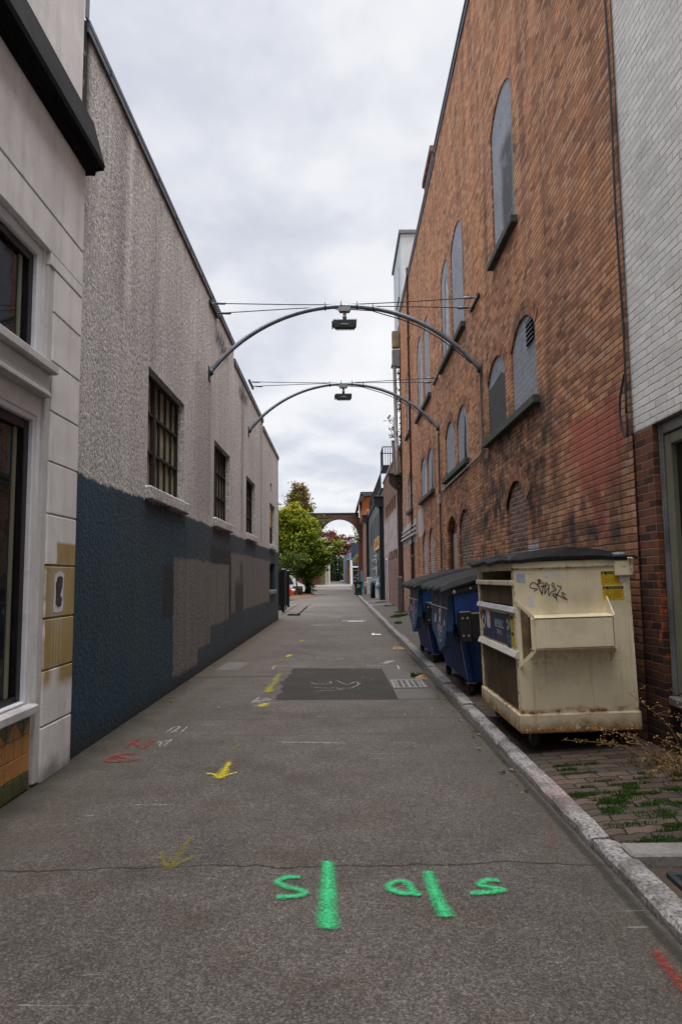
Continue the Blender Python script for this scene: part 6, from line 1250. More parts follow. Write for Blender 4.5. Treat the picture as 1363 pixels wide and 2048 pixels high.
mb = MB(); mb.box(.02, .095, -.0022, -.0006, 1.40, 1.475); mb.build('faded_label', plain('faded_blue_label', (.36, .38, .50), .7, var=.15), dc); mb = MB(); mb.box(.90, .955, -.0035, -.0024, 1.372, 1.44); mb.build('white_tape', M_STKW, dc)
# front decal: navy panel with white lettering and recycling loops
def loop_mark(mb, cy, cz, r, X, m):
    for k in range(3):
        a0 = math.pi / 2 + k * 2 * math.pi / 3
        mb.prism([(cy - q * math.cos(a), cz + q * math.sin(a)) for q, a in ((r * .45, a0), (r * .5, a0 + .6), (r * .45, a0 + 1.2), (r, a0 + 1.35), (r * 1.02, a0 + .7), (r, a0 + .1))], lambda u, v, d: (d, u, v), X - .001, X, m)
X = -.0008; mb = MB(); mb.box(X - .0012, X, .36, L_ - .16, .845, 1.115, 0); Z = X - .0022
put_text(mb, 'REPUBLIC', .105, (Z, .64, 1.01), (0, -1, 0), (0, 0, 1), 1, .8); put_text(mb, 'SERVICES', .055, (Z, .64, .935), (0, -1, 0), (0, 0, 1), 1, .9); put_text(mb, '800-299-4898', .032, (Z, .64, .885), (0, -1, 0), (0, 0, 1), 2)
loop_mark(mb, 1.30, 1.00, .075, Z, 1); mb.build('decal', [M_STKB, M_STKW, M_STKR], dc)
mb = MB(); mb.box(X - .0012, X, .215, .345, .825, 1.125, 0); loop_mark(mb, .28, 1.03, .05, Z, 1); put_text(mb, 'RECYCLE', .026, (Z, .28, .925), (0, -1, 0), (0, 0, 1), 1); put_text(mb, 'TODAY', .026, (Z, .28, .885), (0, -1, 0), (0, 0, 1), 1); mb.build('decal', [M_STKB, M_STKW], dc)
mb = MB(); mb.box(X - .0012, X, .10, .195, .985, 1.115, 0); mb.box(X - .0012, X, .10, .195, .85, .975, 0); mb.box(X - .002, X - .0013, .104, .191, 1.085, 1.11, 1); mb.box(X - .002, X - .0013, .104, .191, .945, .97, 1); mb.build('sticker', [M_STKY, M_STKK], dc)
mb = MB(); mb.prism([(1.02, .94), (1.16, .95), (1.19, 1.12), (1.05, 1.13), (1.00, 1.05)], lambda u, v, d: (d, u, v), Z - .0015, Z - .0003); mb.build('torn_label', plain('pinkish_paper', (.52, .42, .44), .8, var=.3, scale=20), dc)
mb = MB(); mb.lathe([(0, Z), (.045, Z), (.045, Z - .001), (0, Z - .001)], 'x', (0, L_ - .10, 1.06)); mb.build('round_sticker', M_STKR, dc)

def blue_dumpster():
    L, W = 2.1, .98; t = thing('blue_dumpster', 'nearer blue plastic dumpster with a pale sprayed patch under its grey lid', 'dumpster', (1.44, 8.42, .075), 'blue dumpsters along the brick wall', (0, R(-2.5), 0))
    # ribbed tapering tub
    mb = MB(); levels = [(.16, .13), (.55, .075), (.86, .03), (.90, .0), (1.28, -.005)]; vs = []; per = []
    def per_pts(ins, rib):
        o = []; ny, nx = 34, 16
        for i in range(ny): o.append((ins + (rib if (i // 2) % 2 else 0), L - ins - (L - 2 * ins) * i / ny))
        for i in range(nx): o.append((ins + (W - 2 * ins) * i / nx, ins + (rib if (i // 2) % 2 else 0)))
        for i in range(ny): o.append((W - ins, ins + (L - 2 * ins) * i / ny))
        for i in range(nx): o.append((W - ins - (W - 2 * ins) * i / nx, L - ins))
        return o
    for k, (z, ins) in enumerate(levels):
        pp = per_pts(ins, .035 if k < 2 else (.02 if k == 2 else 0)); n = len(pp); vs += [(x, y, z + (x * .17 if k == 4 else 0)) for x, y in pp]
    fs = [(j * n + i, j * n + (i + 1) % n, (j + 1) * n + (i + 1) % n, (j + 1) * n + i) for j in range(len(levels) - 1) for i in range(n)] + [tuple(range(n))]
    mb.add(vs, fs); mb.build('tub', M_BLUE, t)
    mb = MB(); a, b, c_, d_ = -.06, W + .02, -.03, L + .03; mb.hexa([(a, c_, 1.235), (b, c_, 1.235 + (b - a) * .17), (b, d_, 1.235 + (b - a) * .17), (a, d_, 1.235), (a, c_, 1.31), (b, c_, 1.31 + (b - a) * .17), (b, d_, 1.31 + (b - a) * .17), (a, d_, 1.31)]); mb.build('rim', M_POCKET, t, bevel=.01)
    # faceted dark front shield with pointed foot, on the alley side
    sh = [(.10, 1.24), (1.48, 1.24), (1.48, .86), (1.30, .74), (.95, .66), (.55, .52), (.18, .62), (.10, .80)]
    mb = MB(); mb.prism(sh, lambda u, v, d: (d + (v - .86) * .12, u, v), -.105, -.02); mb.build('front_shield', M_BLUEDK, t)
    X = -.105; SX = lambda z, o=0.: X - .003 - o + (z - .86) * .12; SV = (.12, 0, 1)
    mb = MB(); mb.tube([(-.092, .04, 1.085), (-.092, 1.60, 1.085)], .010, 6); mb.build('rod', M_CONDUIT, t, smooth=True)
    for xx in (0.0,):
        for side, yy_ in ((-1, -.002), (1, L + .002)):
            mb = MB(); a, b = sorted((yy_, yy_ + side * .13)); mb.bbox(.03, .84, a, b, .70, 1.03, .015); mb.bbox(.02, .17, a - .012, b + .012, .68, 1.05, .012); pk = mb.build('fork_pocket', M_POCKET, t)
            mb = MB(); [mb.lathe([(0, 0), (.014, 0), (.014, .012), (0, .014)], 'y', (px_, a - .016 if side < 0 else b, pz_), 8) for px_ in (.06, .12) for pz_ in (.76, .97)]; mb.build('bolt', M_CONDUIT, pk)
    for k in range(3):
        ya, yb = -.05 + k * L / 3, -.05 + (k + 1) * (L + .1) / 3 - .01; mb = MB(); ny = 16; prof = [(-.17, 1.315), (-.15, 1.350), (.0, 1.40), (.30, 1.475), (.60, 1.535), (.85, 1.57), (.97, 1.555)]; vs = []
        for j in range(ny + 1):
            tt = j / ny; y = ya + (yb - ya) * tt; rb = .016 if j % 4 in (1, 2) else 0; e = -.05 if j in (0, ny) else 0
            for i, (x, z) in enumerate(prof): vs.append((x, y, z + (rb if i > 1 else 0) + e * (.5 if i == 0 else 1) + (.012 * math.sin(tt * 6 + k) if i < 2 else 0)))
        n = len(prof); fs = [(j * n + i, j * n + i + 1, (j + 1) * n + i + 1, (j + 1) * n + i) for j in range(ny) for i in range(n - 1)]; m0 = len(vs); vs += [(x + .006, y, z - .028) for x, y, z in vs]; fs += [tuple(m0 + q for q in f) for f in fs]
        rim = [j * n for j in range(ny + 1)] + [ny * n + i for i in range(1, n)] + [j * n + n - 1 for j in range(ny - 1, -1, -1)] + [i for i in range(n - 2, 0, -1)]
        for a, b in zip(rim, rim[1:] + rim[:1]): fs.append((a, b, m0 + b, m0 + a))
        mb.add(vs, fs); mb.build('lid', M_LIDG, t)
    mb = MB(); [mb.lathe([(0, 0), (r, 0), (r, -.012), (0, -.016)], 'y', (px_, -.031, 1.275 + (px_ + .06) * .17), 10) for px_, r in ((.0, .022), (.20, .014), (.30, .014))]; mb.build('bolt', M_CONDUIT, t)
    for (x, y) in ((.16, .16), (.80, .16), (.16, L - .2), (.80, L - .2)): caster(t, x, y, .08, .16)
    # emblem (white star edged red), lettering and small labels on the shield
    mb = MB(); cy, cz = .66, 1.0; Xe = X
    def star(r0, r1, X_, m, zsc=1.45): mb.prism([(cy + (r0 if i % 2 == 0 else r1) * math.sin(i * math.pi / 5), cz + (r0 if i % 2 == 0 else r1) * zsc * math.cos(i * math.pi / 5)) for i in range(10)], lambda u, v, d: (d + (v - .86) * .12, u, v), X_ - .002, X_, m)
    star(.17, .075, Xe - .001, 1); star(.125, .05, Xe - .004, 0); star(.045, .02, Xe - .007, 1); mb.build('emblem', [M_STKW, M_STKR], t)
    mb = MB(); Xt = -.0985
    put_text(mb, 'REPUBLIC', .125, (SX(.80), .62, .80), (0, -1, 0), SV, 0, .8); put_text(mb, 'SERVICES', .068, (SX(.725), .62, .725), (0, -1, 0), SV, 0, .8); put_text(mb, '800-299-4898', .055, (SX(.655), .58, .655), (0, -1, 0), SV, 0, .9); mb.build('lettering', M_STKW, t)
    mb = MB(); [mb.plate([(SX(a), 1.10, a), (SX(a), 1.17, a), (SX(b), 1.17, b), (SX(b), 1.10, b)]) for a, b in ((1.06, 1.12), (1.14, 1.19))]; mb.build('sticker', M_STKY, t)
    mb = MB(); [mb.plate([(SX(a), c_, a), (SX(a), d_, a), (SX(b), d_, b), (SX(b), c_, b)]) for a, b, c_, d_ in ((.86, .97, 1.02, 1.14), (.86, .93, .24, .30))]; mb.build('sticker', M_STKW, t)
    mb = MB(); ribbon(mb, [(SX(.94, .002), .40, .94), (SX(.70, .002), .34, .70), (SX(.66, .002), .44, .66)], .012, (-1, 0, 0)); mb.build('scratch', M_STKW, t)
    return t
bd1 = blue_dumpster()
bd2 = dup(bd1, (1.42, 11.55, .075), 'farther blue plastic dumpster, beyond the one with the pale sprayed patch', (0, R(-2.0), 0))
mb = MB(); mb.prism([(.34, 1.13), (.40, 1.05), (.60, 1.09), (.92, 1.12), (.94, 1.35), (.70, 1.325), (.45, 1.27), (.36, 1.22)], lambda u, v, d: (u, d, v), -.0032, -.0008); mb.build('sprayed_patch', plain('pale_spray', (.36, .34, .38), .7, var=.35, scale=30), bd1)

# ------------------------------------------------------------------ drain grate
gr_ = thing('drain_grate', 'square cast iron drain grate set in concrete beside the kerb', 'drain grate', (.94, 10.08, 0)); B = (.94, 10.08, 0)
mb = MB(); x0, x1, y0, y1 = .72, 1.20, 9.70, 10.45
for s in ((x0, x1, y0, y0 + .05), (x0, x1, y1 - .05, y1), (x0, x0 + .05, y0 + .05, y1 - .05), (x1 - .05, x1, y0 + .05, y1 - .05), ((x0 + x1) / 2 - .02, (x0 + x1) / 2 + .02, y0 + .05, y1 - .05)): mb.bbox(s[0], s[1], s[2], s[3], .006, .012, .002)
for xx in (.80, .88, 1.04, 1.12): mb.box(xx - .012, xx + .012, y0 + .05, y1 - .05, .0062, .0095)
for k in range(6): yy_ = y0 + .11 + k * .108; mb.bbox(x0 + .05, (x0 + x1) / 2 - .02, yy_, yy_ + .032, .006, .010, .001); mb.bbox((x0 + x1) / 2 + .02, x1 - .05, yy_, yy_ + .032, .006, .010, .001)
mb.build('bars', plain('worn_cast_iron', (.19, .18, .17), .7, .2, var=.3, scale=12), gr_, B); mb = MB(); mb.box(x0 + .02, x1 - .02, y0 + .02, y1 - .02, .002, .005); mb.build('sump', M_VOID, gr_, B)

# ------------------------------------------------------------------ asphalt patch and repairs
def flat(name, pts, z, mat, kind='structure'):
    mb = MB(); tr = tessellate_polygon([[Vector((x, y, 0)) for x, y in pts]]); mb.add([(x, y, z) for x, y in pts], [tuple(t) for t in tr]); return tag(mb.build(name, mat), kind=kind)
m_, g = newmat('asphalt_patch'); p, x, y, z = g.pos(); n = g.noise(p, 70, 4, .75); b = g.noise(p, 1.2, 5)
c = g.mix(1., g.ramp(n, [(.3, (.013, .0105, .0085)), (.55, (.031, .026, .022)), (.8, (.085, .075, .066))]), g.ramp(b, [(.3, .8), (.7, 1.3)]), 'MULTIPLY'); g.out(c, .85, g.bump(n, .7, .01), spec=.3); M_PATCH = m_
flat('asphalt_patch', [(-.832, 11.90), (.674, 11.774), (.714, 8.84), (-.847, 8.90), (-.858, 9.3), (-.80, 9.45), (-.872, 9.8), (-.83, 9.95), (-.930, 10.345), (-.86, 10.5), (-.877, 10.7), (-.83, 10.9), (-.869, 11.105), (-.80, 11.3), (-.846, 11.442)], .004, M_PATCH)
flat('concrete_repair', [(.70, 11.75), (.98, 11.68), (1.22, 10.5), (1.22, 10.47), (.705, 10.5)], .004, plain('smooth_repair', (.085, .076, .068), .8, var=.2, scale=3, bump=.3))
flat('concrete_repair', [(.69, 9.66), (1.24, 9.66), (1.22, 8.85), (.715, 8.84)], .004, bpy.data.materials['smooth_repair'])
flat('grey_slab', [(-2.15, 11.8), (-1.75, 11.78), (-1.70, 12.84), (-2.10, 12.87)], .004, plain('pale_slab', (.12, .108, .10), .85, var=.2, scale=5, bump=.3))
mh = thing('road_cover_plate', 'long metal cover plate with a pale strip set in the concrete before the kerb', 'cover plate', (.45, 24.4, 0)); mb = MB(); mb.bbox(.02, .90, 23.9, 25.0, .003, .010, .003); mb.build('plate', plain('cover_plate_metal', (.10, .10, .095), .6, .3, var=.3), mh, (.45, 24.4, 0)); mb = MB(); mb.box(.25, .78, 24.0, 24.5, .0105, .013); mb.build('pale_strip', plain('pale_worn_steel', (.36, .35, .34), .6), mh, (.45, 24.4, 0))
# ------------------------------------------------------------------ sprayed and chalked marks on the concrete
def m_spray(name, col, lo=.20, hi=1.05, grain=60):
    m, g = newmat(name); p = g.pos()[0]; a = g.n('Attribute', attribute_name='tint').outputs['Fac']; n = g.noise(p, grain, 4, .75); k = g.noise(p, 9, 4, .6)
    st = g.n('SeparateColor', {0: g.n('TexVoronoi', {'Vector': p, 'Scale': 105.}).outputs['Color']}).outputs[0]; a = g.m('SUBTRACT', a, g.m('MULTIPLY', g.mr(st, .3, .0), .22)); al = g.mr(g.m('ADD', a, g.m('ADD', g.m('MULTIPLY', g.m('SUBTRACT', n, .5), 1.0), g.m('MULTIPLY', g.m('SUBTRACT', k, .5), .6))), lo, hi); c = g.mix(g.mr(n, .35, .7), tuple(v * .7 for v in col), tuple(min(1, v * 1.2) for v in col)); g.out(c, .8, None, 0, .2, al); return m
SP_G = m_spray('green_spray_paint', (.048, .44, .175), .12, 1.02); SP_Y = m_spray('yellow_spray_paint', (.56, .48, .02), .32, 1.25); SP_YF = m_spray('faded_yellow_spray', (.24, .21, .02), .60, 1.6); SP_R = m_spray('red_spray_paint', (.27, .045, .034), .42, 1.3); SP_RF = m_spray('faded_red_spray', (.22, .085, .075), .75, 1.9); SP_W = m_spray('white_chalk', (.45, .43, .41), .55, 1.35); SP_WF = m_spray('faint_white_chalk', (.46, .45, .44), .62, 1.2)
def spray(name, label, strokes, mat, cat='painted mark', z=.007, group=None):
    """strokes: list of (points, width start, width end); soft edged sheets lying just above the road"""
    mb = MB(); zz = z
    for pts, w0, w1 in strokes:
        q = smooth_pts(pts, 5) if len(pts) > 2 else [tuple(np.array(pts[0]) + (np.array(pts[1]) - np.array(pts[0])) * i / 10) for i in range(11)]
        P = [Vector((a, b, 0)) for a, b in q]; d0 = (P[0] - P[1]).normalized() * w0 * .35; d1 = (P[-1] - P[-2]).normalized() * w1 * .35; P = [P[0] + d0] + P + [P[-1] + d1]; n = len(P); vs = []; at = []
        for i, p in enumerate(P):
            t = (P[min(i + 1, n - 1)] - P[max(i - 1, 0)]).normalized(); b = Vector((-t.y, t.x, 0)); w_ = w0 + (w1 - w0) * i / (n - 1)
            for o, a in ((-.95, 0.), (-.46, .62), (0, 1.), (.46, .62), (.95, 0.)):
                v = p + b * o * w_; vs.append((v.x, v.y, zz)); at.append(0.001 if i in (0, n - 1) else max(a, .001))
            zz += .00004
        fs = [(i * 5 + k, i * 5 + k + 1, (i + 1) * 5 + k + 1, (i + 1) * 5 + k) for i in range(n - 1) for k in range(4)]; mb.add(vs, fs, 0, at); zz += .0004
    return tag(mb.build(name, mat), label, cat, group)
GG = 'green sprayed survey marks'
spray('sprayed_letter', 'green sprayed letter S to the left of the thick green bar', [([(-.228, 3.694), (-.289, 3.696), (-.338, 3.644), (-.287, 3.587), (-.216, 3.545), (-.192, 3.510), (-.240, 3.485), (-.322, 3.473)], .037, .037)], SP_G, group=GG)
spray('sprayed_bar', 'thick straight green sprayed bar pointing along the alley', [([(-.087, 3.882), (-.081, 3.581), (-.079, 3.347), (-.073, 3.186)], .053, .080)], SP_G, group=GG)
spray('sprayed_letter', 'green sprayed letter a between the two green bars', [([(.345, 3.50), (.322, 3.61), (.283, 3.636), (.228, 3.599), (.235, 3.545), (.277, 3.505), (.325, 3.50), (.368, 3.480)], .037, .037)], SP_G, group=GG)
spray('sprayed_bar', 'slanting green sprayed bar that thins to a fuzzy end', [([(.439, 3.748), (.444, 3.544), (.452, 3.402), (.465, 3.275)], .048, .063)], SP_G, group=GG)
spray('sprayed_letter', 'green sprayed letter s nearest the kerb', [([(.786, 3.632), (.729, 3.636), (.679, 3.588), (.729, 3.557), (.785, 3.528), (.730, 3.508), (.621, 3.491)], .037, .034)], SP_G, group=GG)
spray('sprayed_arrow', 'bright yellow sprayed arrow pointing towards the camera', [([(-.956, 5.937), (-.956, 5.706), (-.966, 5.473)], .035, .10), ([(-1.081, 5.602), (-1.013, 5.564), (-.966, 5.473), (-.919, 5.547), (-.848, 5.615)], .035, .035)], SP_Y)
spray('sprayed_arrow', 'faded yellow sprayed arrow beside the road crack', [([(-.911, 4.257), (-.926, 4.121), (-.927, 4.029), (-.934, 3.824)], .06, .07), ([(-1.037, 4.032), (-.979, 3.891), (-.934, 3.824), (-.894, 3.889), (-.842, 3.973)], .06, .06)], SP_YF)
spray('sprayed_letters', 'red scrawled letters on the concrete by the foot of the blue wall', [([(-1.966, 6.807), (-2.010, 6.705), (-1.999, 6.459)], .05, .05), ([(-1.997, 6.704), (-1.855, 6.453), (-1.818, 6.547), (-1.847, 6.801)], .055, .055), ([(-2.002, 6.231), (-2.028, 6.020), (-1.905, 5.999), (-2.016, 6.171)], .05, .05), ([(-1.834, 6.242), (-1.953, 6.256), (-1.939, 6.142), (-1.778, 6.051), (-1.893, 5.999)], .05, .05)], SP_R)
spray('chalk_scribble', 'pale chalk scribble beside the red scrawled letters', [([(-1.754, 6.623), (-1.729, 6.692), (-1.691, 6.493), (-1.616, 6.509)], .03, .03), ([(-1.699, 6.691), (-1.647, 6.761), (-1.660, 6.540)], .03, .03), ([(-1.771, 7.071), (-1.763, 7.307), (-1.696, 7.304), (-1.724, 7.069), (-1.680, 7.125)], .03, .03), ([(-1.626, 7.065), (-1.620, 7.324)], .03, .03)], SP_W)
spray('sprayed_dot', 'bright yellow sprayed dot below the white corner mark', [([(-.935, 8.63), (-.99, 8.45)], .10, .13)], SP_Y)
spray('sprayed_smear', 'smeared yellow spray along the ragged edge of the asphalt patch', [([(-1.002, 11.282), (-1.007, 10.351), (-1.015, 9.504), (-.962, 9.683)], .12, .16), ([(-1.04, 9.9), (-1.02, 9.55)], .12, .16)], m_spray('smeared_yellow_spray', (.40, .34, .03), .55, 1.6))
spray('sprayed_dot', 'small yellow sprayed dot beyond the asphalt patch', [([(-1.02, 13.98), (-1.07, 13.65)], .12, .10)], SP_Y)
spray('sprayed_dot', 'tiny yellow sprayed fleck farthest along the alley', [([(-.94, 17.19), (-1.03, 16.9)], .08, .08)], SP_Y)
spray('sprayed_dot', 'very faint yellow spot beyond the bright yellow arrow', [([(-.963, 6.608), (-.979, 6.322)], .06, .06)], SP_YF)
spray('corner_mark', 'white sprayed corner mark at the near left corner of the asphalt patch', [([(-1.078, 9.107), (-1.105, 8.791), (-1.123, 8.711)], .06, .06), ([(-1.123, 8.71), (-.733, 8.665)], .035, .03), ([(-1.0, 8.98), (-.93, 8.86), (-1.1, 8.76)], .10, .08)], SP_W)
spray('corner_mark', 'white sprayed corner mark at the far left corner of the asphalt patch', [([(-1.171, 11.791), (-1.188, 12.214)], .07, .06), ([(-1.18, 12.25), (-.591, 12.165)], .06, .05)], SP_W)
spray('corner_mark', 'white sprayed corner mark at the far right corner of the asphalt patch', [([(.438, 12.12), (.978, 12.13)], .07, .06), ([(.978, 12.13), (.960, 11.622)], .06, .06), ([(.75, 12.4), (.95, 12.8)], .2, .2)], SP_WF)
spray('chalk_scribble', 'white chalk letters scrawled on the dark asphalt patch', [([(-.463, 10.313), (-.397, 10.141), (-.289, 10.093), (-.172, 10.126), (-.164, 10.292), (-.219, 10.339)], .035, .035), ([(-.067, 10.429), (-.034, 10.283), (.083, 10.0), (.194, 10.267), (.243, 10.057), (.142, 9.736), (-.002, 9.683)], .035, .035), ([(-.362, 9.462), (-.203, 9.512), (.018, 9.558), (-.084, 9.726)], .03, .03), ([(-.40, 9.80), (-.2, 9.70), (-.1, 9.74)], .03, .03)], SP_W, z=.010)
spray('chalk_line', 'faint white line across the road just past the asphalt patch', [([(-.476, 13.304), (.032, 13.259)], .05, .05)], SP_WF)
spray('chalk_line', 'short white line across the road left of the yellow arrow', [([(-1.43, 4.861), (-1.17, 4.853)], .022, .018)], SP_W)
spray('chalk_line', 'faint thin white line on the near concrete by the storefront', [([(-1.70, 4.663), (-1.613, 4.65)], .022, .018)], SP_W)
spray('chalk_line', 'faint white scrape across the middle of the road before the dumpster', [([(-.588, 6.616), (.026, 6.55)], .03, .03)], SP_WF)
spray('sprayed_letters', 'red sprayed streak at the foot of the kerb in the near corner', [([(1.279, 2.965), (1.270, 2.84), (1.268, 2.725), (1.28, 2.55)], .05, .06)], SP_R)
spray('sprayed_letters', 'faint pink sprayed trace on the road beside the reddened kerb', [([(1.301, 4.505), (1.24, 4.25), (1.186, 4.028)], .09, .09)], SP_RF)
spray('sprayed_letters', 'faint red letters on the pale slab against the blue wall', [([(-1.98, 12.0), (-1.94, 12.4)], .05, .05), ([(-1.85, 11.95), (-1.76, 12.0), (-1.74, 12.5)], .05, .05)], SP_RF, z=.010)
for (a, b, lab) in (((-1.874, 36.5), (-1.512, 36.4), 'white painted dash by the grassy joint'), ((-.469, 27.1), (.035, 27.0), 'ridged white painted dash in mid road'), ((-.923, 22.6), (-.616, 22.52), 'white painted dash nearest the camera'), ((-2.6, 66.2), (-1.889, 65.9), 'white painted dash by the mulch bed')):
    spray('painted_dash', lab, [([a, b], .14 if a[1] < 30 else .32, .14 if a[1] < 30 else .32)], m_spray('white_road_paint', (.42, .41, .40), .3, .9) if 'white_road_paint' not in bpy.data.materials else bpy.data.materials['white_road_paint'], group='white dashes painted on the road')

# ------------------------------------------------------------------ grass, weeds, litter
def m_grass(name, a_, b_, c_):
    m, g = newmat(name); a = g.n('Attribute', attribute_name='tint').outputs['Fac']; g.out(g.ramp(a, [(0., a_), (.6, b_), (1., c_)]), .7, None, 0, .2, None, .25); return m
M_GRASS = m_grass('grass_blades', (.012, .040, .006), (.034, .095, .010), (.11, .14, .022)); M_DRY = m_grass('dry_stems', (.10, .055, .018), (.22, .13, .045), (.34, .23, .10))
def blades(name, spots, per, hgt, mat, base, parent=None, seed=1, wid=.004, lean=.5, zf=None):
    r_ = random.Random(seed); mb = MB()
    for (x, y, rx, ry) in spots:
        for k in range(per):
            a, d = r_.uniform(0, 6.283), r_.random() ** .5; px, py = x + rx * d * math.cos(a), y + ry * d * math.sin(a); z0 = (zf(px, py) if zf else .0); h = hgt * r_.uniform(.5, 1.2); la = r_.uniform(0, 6.283); l = h * lean * r_.uniform(.2, 1.3); w_ = wid * r_.uniform(.7, 1.4); wx, wy = -math.sin(la + 1.2) * w_, math.cos(la + 1.2) * w_
            t = max(.001, min(1, r_.gauss(.5, .25))); mb.add([(px - wx, py - wy, z0), (px + wx, py + wy, z0), (px + math.cos(la) * l * .4 + wx * .7, py + math.sin(la) * l * .4 + wy * .7, z0 + h * .65), (px + math.cos(la) * l * .4 - wx * .7, py + math.sin(la) * l * .4 - wy * .7, z0 + h * .65), (px + math.cos(la) * l, py + math.sin(la) * l, z0 + h * .95)], [(0, 1, 2, 3), (3, 2, 4)], 0, t)
    return mb.build(name, mat, parent, base)
zp_ = lambda x, y: kerbh(y) - .006 + (x - 1.52) * .06
r_ = random.Random(12); sp = []
for (x, y, n) in ((1.66, 4.78, 6), (1.78, 4.62, 5), (1.92, 4.72, 4), (2.05, 4.85, 3), (1.75, 4.45, 4), (1.95, 4.35, 4), (2.15, 4.45, 4), (2.1, 4.1, 4), (1.9, 4.15, 3), (2.3, 4.2, 4), (2.25, 4.75, 4), (2.05, 3.96, 5), (2.3, 3.95, 5), (1.78, 3.95, 5), (1.65, 3.95, 2), (1.85, 4.75, 4), (2.0, 4.55, 4), (1.72, 4.62, 4), (2.45, 5.1, 3), (1.7, 4.2, 2)):
    for k in range(n): sp.append((x + r_.uniform(-.08, .08), y + r_.uniform(-.05, .05), .085 * r_.uniform(.6, 1.3), .016 + r_.random() * .03))
tag(blades('paver_grass', sp + [(r_.uniform(1.58, 2.5), .105 * r_.randint(37, 52), r_.uniform(.03, .09), .014) for k in range(26)], 85, .022, M_GRASS, (0, 0, 0), None, 3, .0022, 1.1, zp_), 'tufts of short grass growing between the pavers', 'grass', kind='stuff')
sp = [(-2.15 + k * .045, 28.45, .05, .16) for k in range(10)] + [(-1.8, 29.5 + k * 1.6, .03, .25) for k in range(5)] + [(1.9 + k * .1, 24.3 + k * .2, .2, .5) for k in range(5)] + [(2.3, 27, .25, .6), (1.75, 21.2, .12, .3), (1.15, 10.75, .09, .12), (2.3, 33, .3, .6), (2.2, 38, .3, .5)]
tag(blades('edge_grass', sp, 110, .07, M_GRASS, (0, 0, 0), None, 5, .008, .5, lambda x, y: zp_(x, y) if x > 1.5 else 0.), 'patches of grass along road joints and wall feet', 'grass', kind='stuff')
sp = [(2.48, 5.3, .1, .25), (2.3, 5.35, .2, .12), (2.5, 4.8, .08, .3), (2.35, 5.0, .2, .2)]; tag(blades('dry_grass', sp, 60, .11, M_DRY, (0, 0, 0), None, 7, .0025, 1.1, zp_), 'dry straw-coloured grass against the dark shopfront', 'grass', kind='stuff')
def weed(label, base, ends, seed):
    t = thing('dry_weed', label, 'weed', base, 'dry weeds by the shopfront'); r_ = random.Random(seed); mb = MB(); tips = []
    for e in ends:
        e = Vector(e); b = Vector(base) + Vector((r_.uniform(-.06, .06), r_.uniform(-.06, .06), 0)); md = b.lerp(e, .5) + Vector((r_.uniform(-.06, .06), r_.uniform(-.06, .06), .05)); pts = smooth_pts([tuple(b), tuple(md), tuple(e)], 6); mb.tube(pts, [.0035 - .002 * i / len(pts) for i in range(len(pts))], 4); tips += [Vector(p) for p in pts[6:]]
        for k in range(6): s = Vector(pts[r_.randint(4, len(pts) - 1)]); q = s + Vector((r_.uniform(-.10, .10), r_.uniform(-.08, .08), r_.uniform(-.01, .09))); mb.tube([s, q], .0014, 3); tips.append(q)
    mb.a = [.6] * len(mb.v); mb.build('stem', M_DRY, t, base)
    mb = MB()
    for p in tips:
        for k in range(3): q = p + Vector((r_.uniform(-.02, .02), r_.uniform(-.02, .02), r_.uniform(-.015, .02))); s = r_.uniform(.004, .009); mb.add([q + Vector((-s, 0, 0)), q + Vector((0, s, s * .5)), q + Vector((s, 0, 0)), q + Vector((0, -s, -s * .4))], [(0, 1, 2, 3)], 0, r_.uniform(.5, 1.))
    o = mb.build('seed_heads', M_DRY, t, base); o['kind'] = 'stuff'
weed('dry weed with long pale stems arching left in front of the cream dumpster', (2.52, 5.25, .1), [(1.95, 5.45, .36), (1.75, 5.5, .26), (2.15, 5.3, .30), (2.25, 5.45, .62), (2.05, 5.55, .22)], 5)
weed('dry weed with upright seed heads against the shopfront sill', (2.58, 5.0, .1), [(2.62, 5.35, .66), (2.60, 5.25, .58), (2.5, 5.2, .5), (2.35, 4.9, .42), (2.55, 4.7, .5)], 9)
weed('dry rusty weed sprawling over the pavers near the kerb end', (2.55, 4.75, .1), [(2.2, 4.7, .32), (2.1, 4.85, .2), (2.4, 4.5, .42), (2.3, 5.0, .36)], 14)
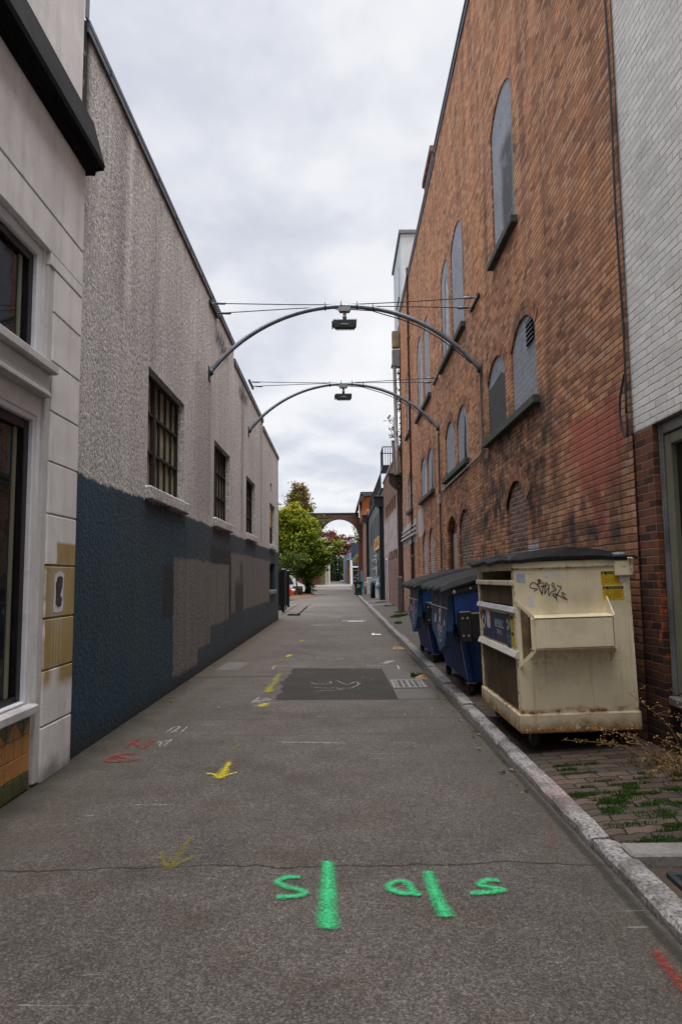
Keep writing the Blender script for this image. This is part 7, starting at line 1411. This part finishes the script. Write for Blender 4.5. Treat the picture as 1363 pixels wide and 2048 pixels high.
# small litter along kerb and wall
def litter(name, label, n, area, size, mat, seed, zf=None):
    r_ = random.Random(seed); mb = MB()
    for k in range(n):
        x, y = area(r_); s = size * r_.uniform(.5, 1.4); a = r_.uniform(0, 6.283); z = (zf(x, y) if zf else 0) + .009; c_, d_ = math.cos(a) * s, math.sin(a) * s; mb.add([(x - c_, y - d_, z), (x + d_ * .5, y - c_ * .5, z + s * .25), (x + c_, y + d_, z + s * .1), (x - d_ * .5, y + c_ * .5, z + s * .3)], [(0, 1, 2), (0, 2, 3)], 0, r_.uniform(.01, 1))
    return tag(mb.build(name, mat), label, 'litter', kind='stuff')
M_DEADLEAF = m_grass('dead_leaves', (.04, .022, .010), (.13, .075, .03), (.30, .20, .09)); M_SCRAP = plain('paper_scraps', (.55, .54, .52), .8, var=.2, scale=20)
litter('leaf_litter', 'fallen leaves and grit gathered along the kerb', 420, lambda r: (1.36 - abs(r.gauss(0, .07)), r.uniform(5, 48)), .028, M_DEADLEAF, 3)
litter('leaf_litter', 'fallen leaves and grit along the foot of the stucco wall', 380, lambda r: (XL + .03 + abs(r.gauss(0, .10)), r.uniform(6, 30)), .018, M_DEADLEAF, 4)
litter('leaf_litter', 'brown leaves scattered on the pavers', 60, lambda r: (r.uniform(1.6, 2.5), r.uniform(3.9, 5.6)), .014, M_DEADLEAF, 6, zp_)
litter('paper_scraps', 'tiny pale scraps scattered over the road', 120, lambda r: (r.gauss(.9, .5) if r.random() < .7 else r.uniform(-2, 1.2), r.uniform(7.5, 26)), .011, M_SCRAP, 5)
for i, (x, y, s, lab) in enumerate(((.93, 18.6, .16, 'crumpled white paper lying by the kerb past the drain'), (1.22, 14.9, .14, 'brown crumpled leaf heap by the kerb across from the blue dumpsters'), (1.20, 10.55, .10, 'tan clod of leaves on the drain beside the kerb'))):
    mb = MB(); r_ = random.Random(i + 20); vs = []
    for a in range(5):
        for b in range(5): vs.append((x + (a - 2) * s * .4 + r_.uniform(-.02, .02), y + (b - 2) * s * .5, .008 + abs(r_.gauss(0, .02)) * (1 if 0 < a < 4 and 0 < b < 4 else .3)))
    mb.add(vs, [(a * 5 + b, a * 5 + b + 1, a * 5 + b + 6, a * 5 + b + 5) for a in range(4) for b in range(4)]); tag(mb.build('crumpled_paper' if i == 0 else 'leaf_clump', M_SCRAP if i == 0 else plain('tan_leaf_clump', (.26, .17, .08), .9, var=.4, scale=20)), lab, 'litter')
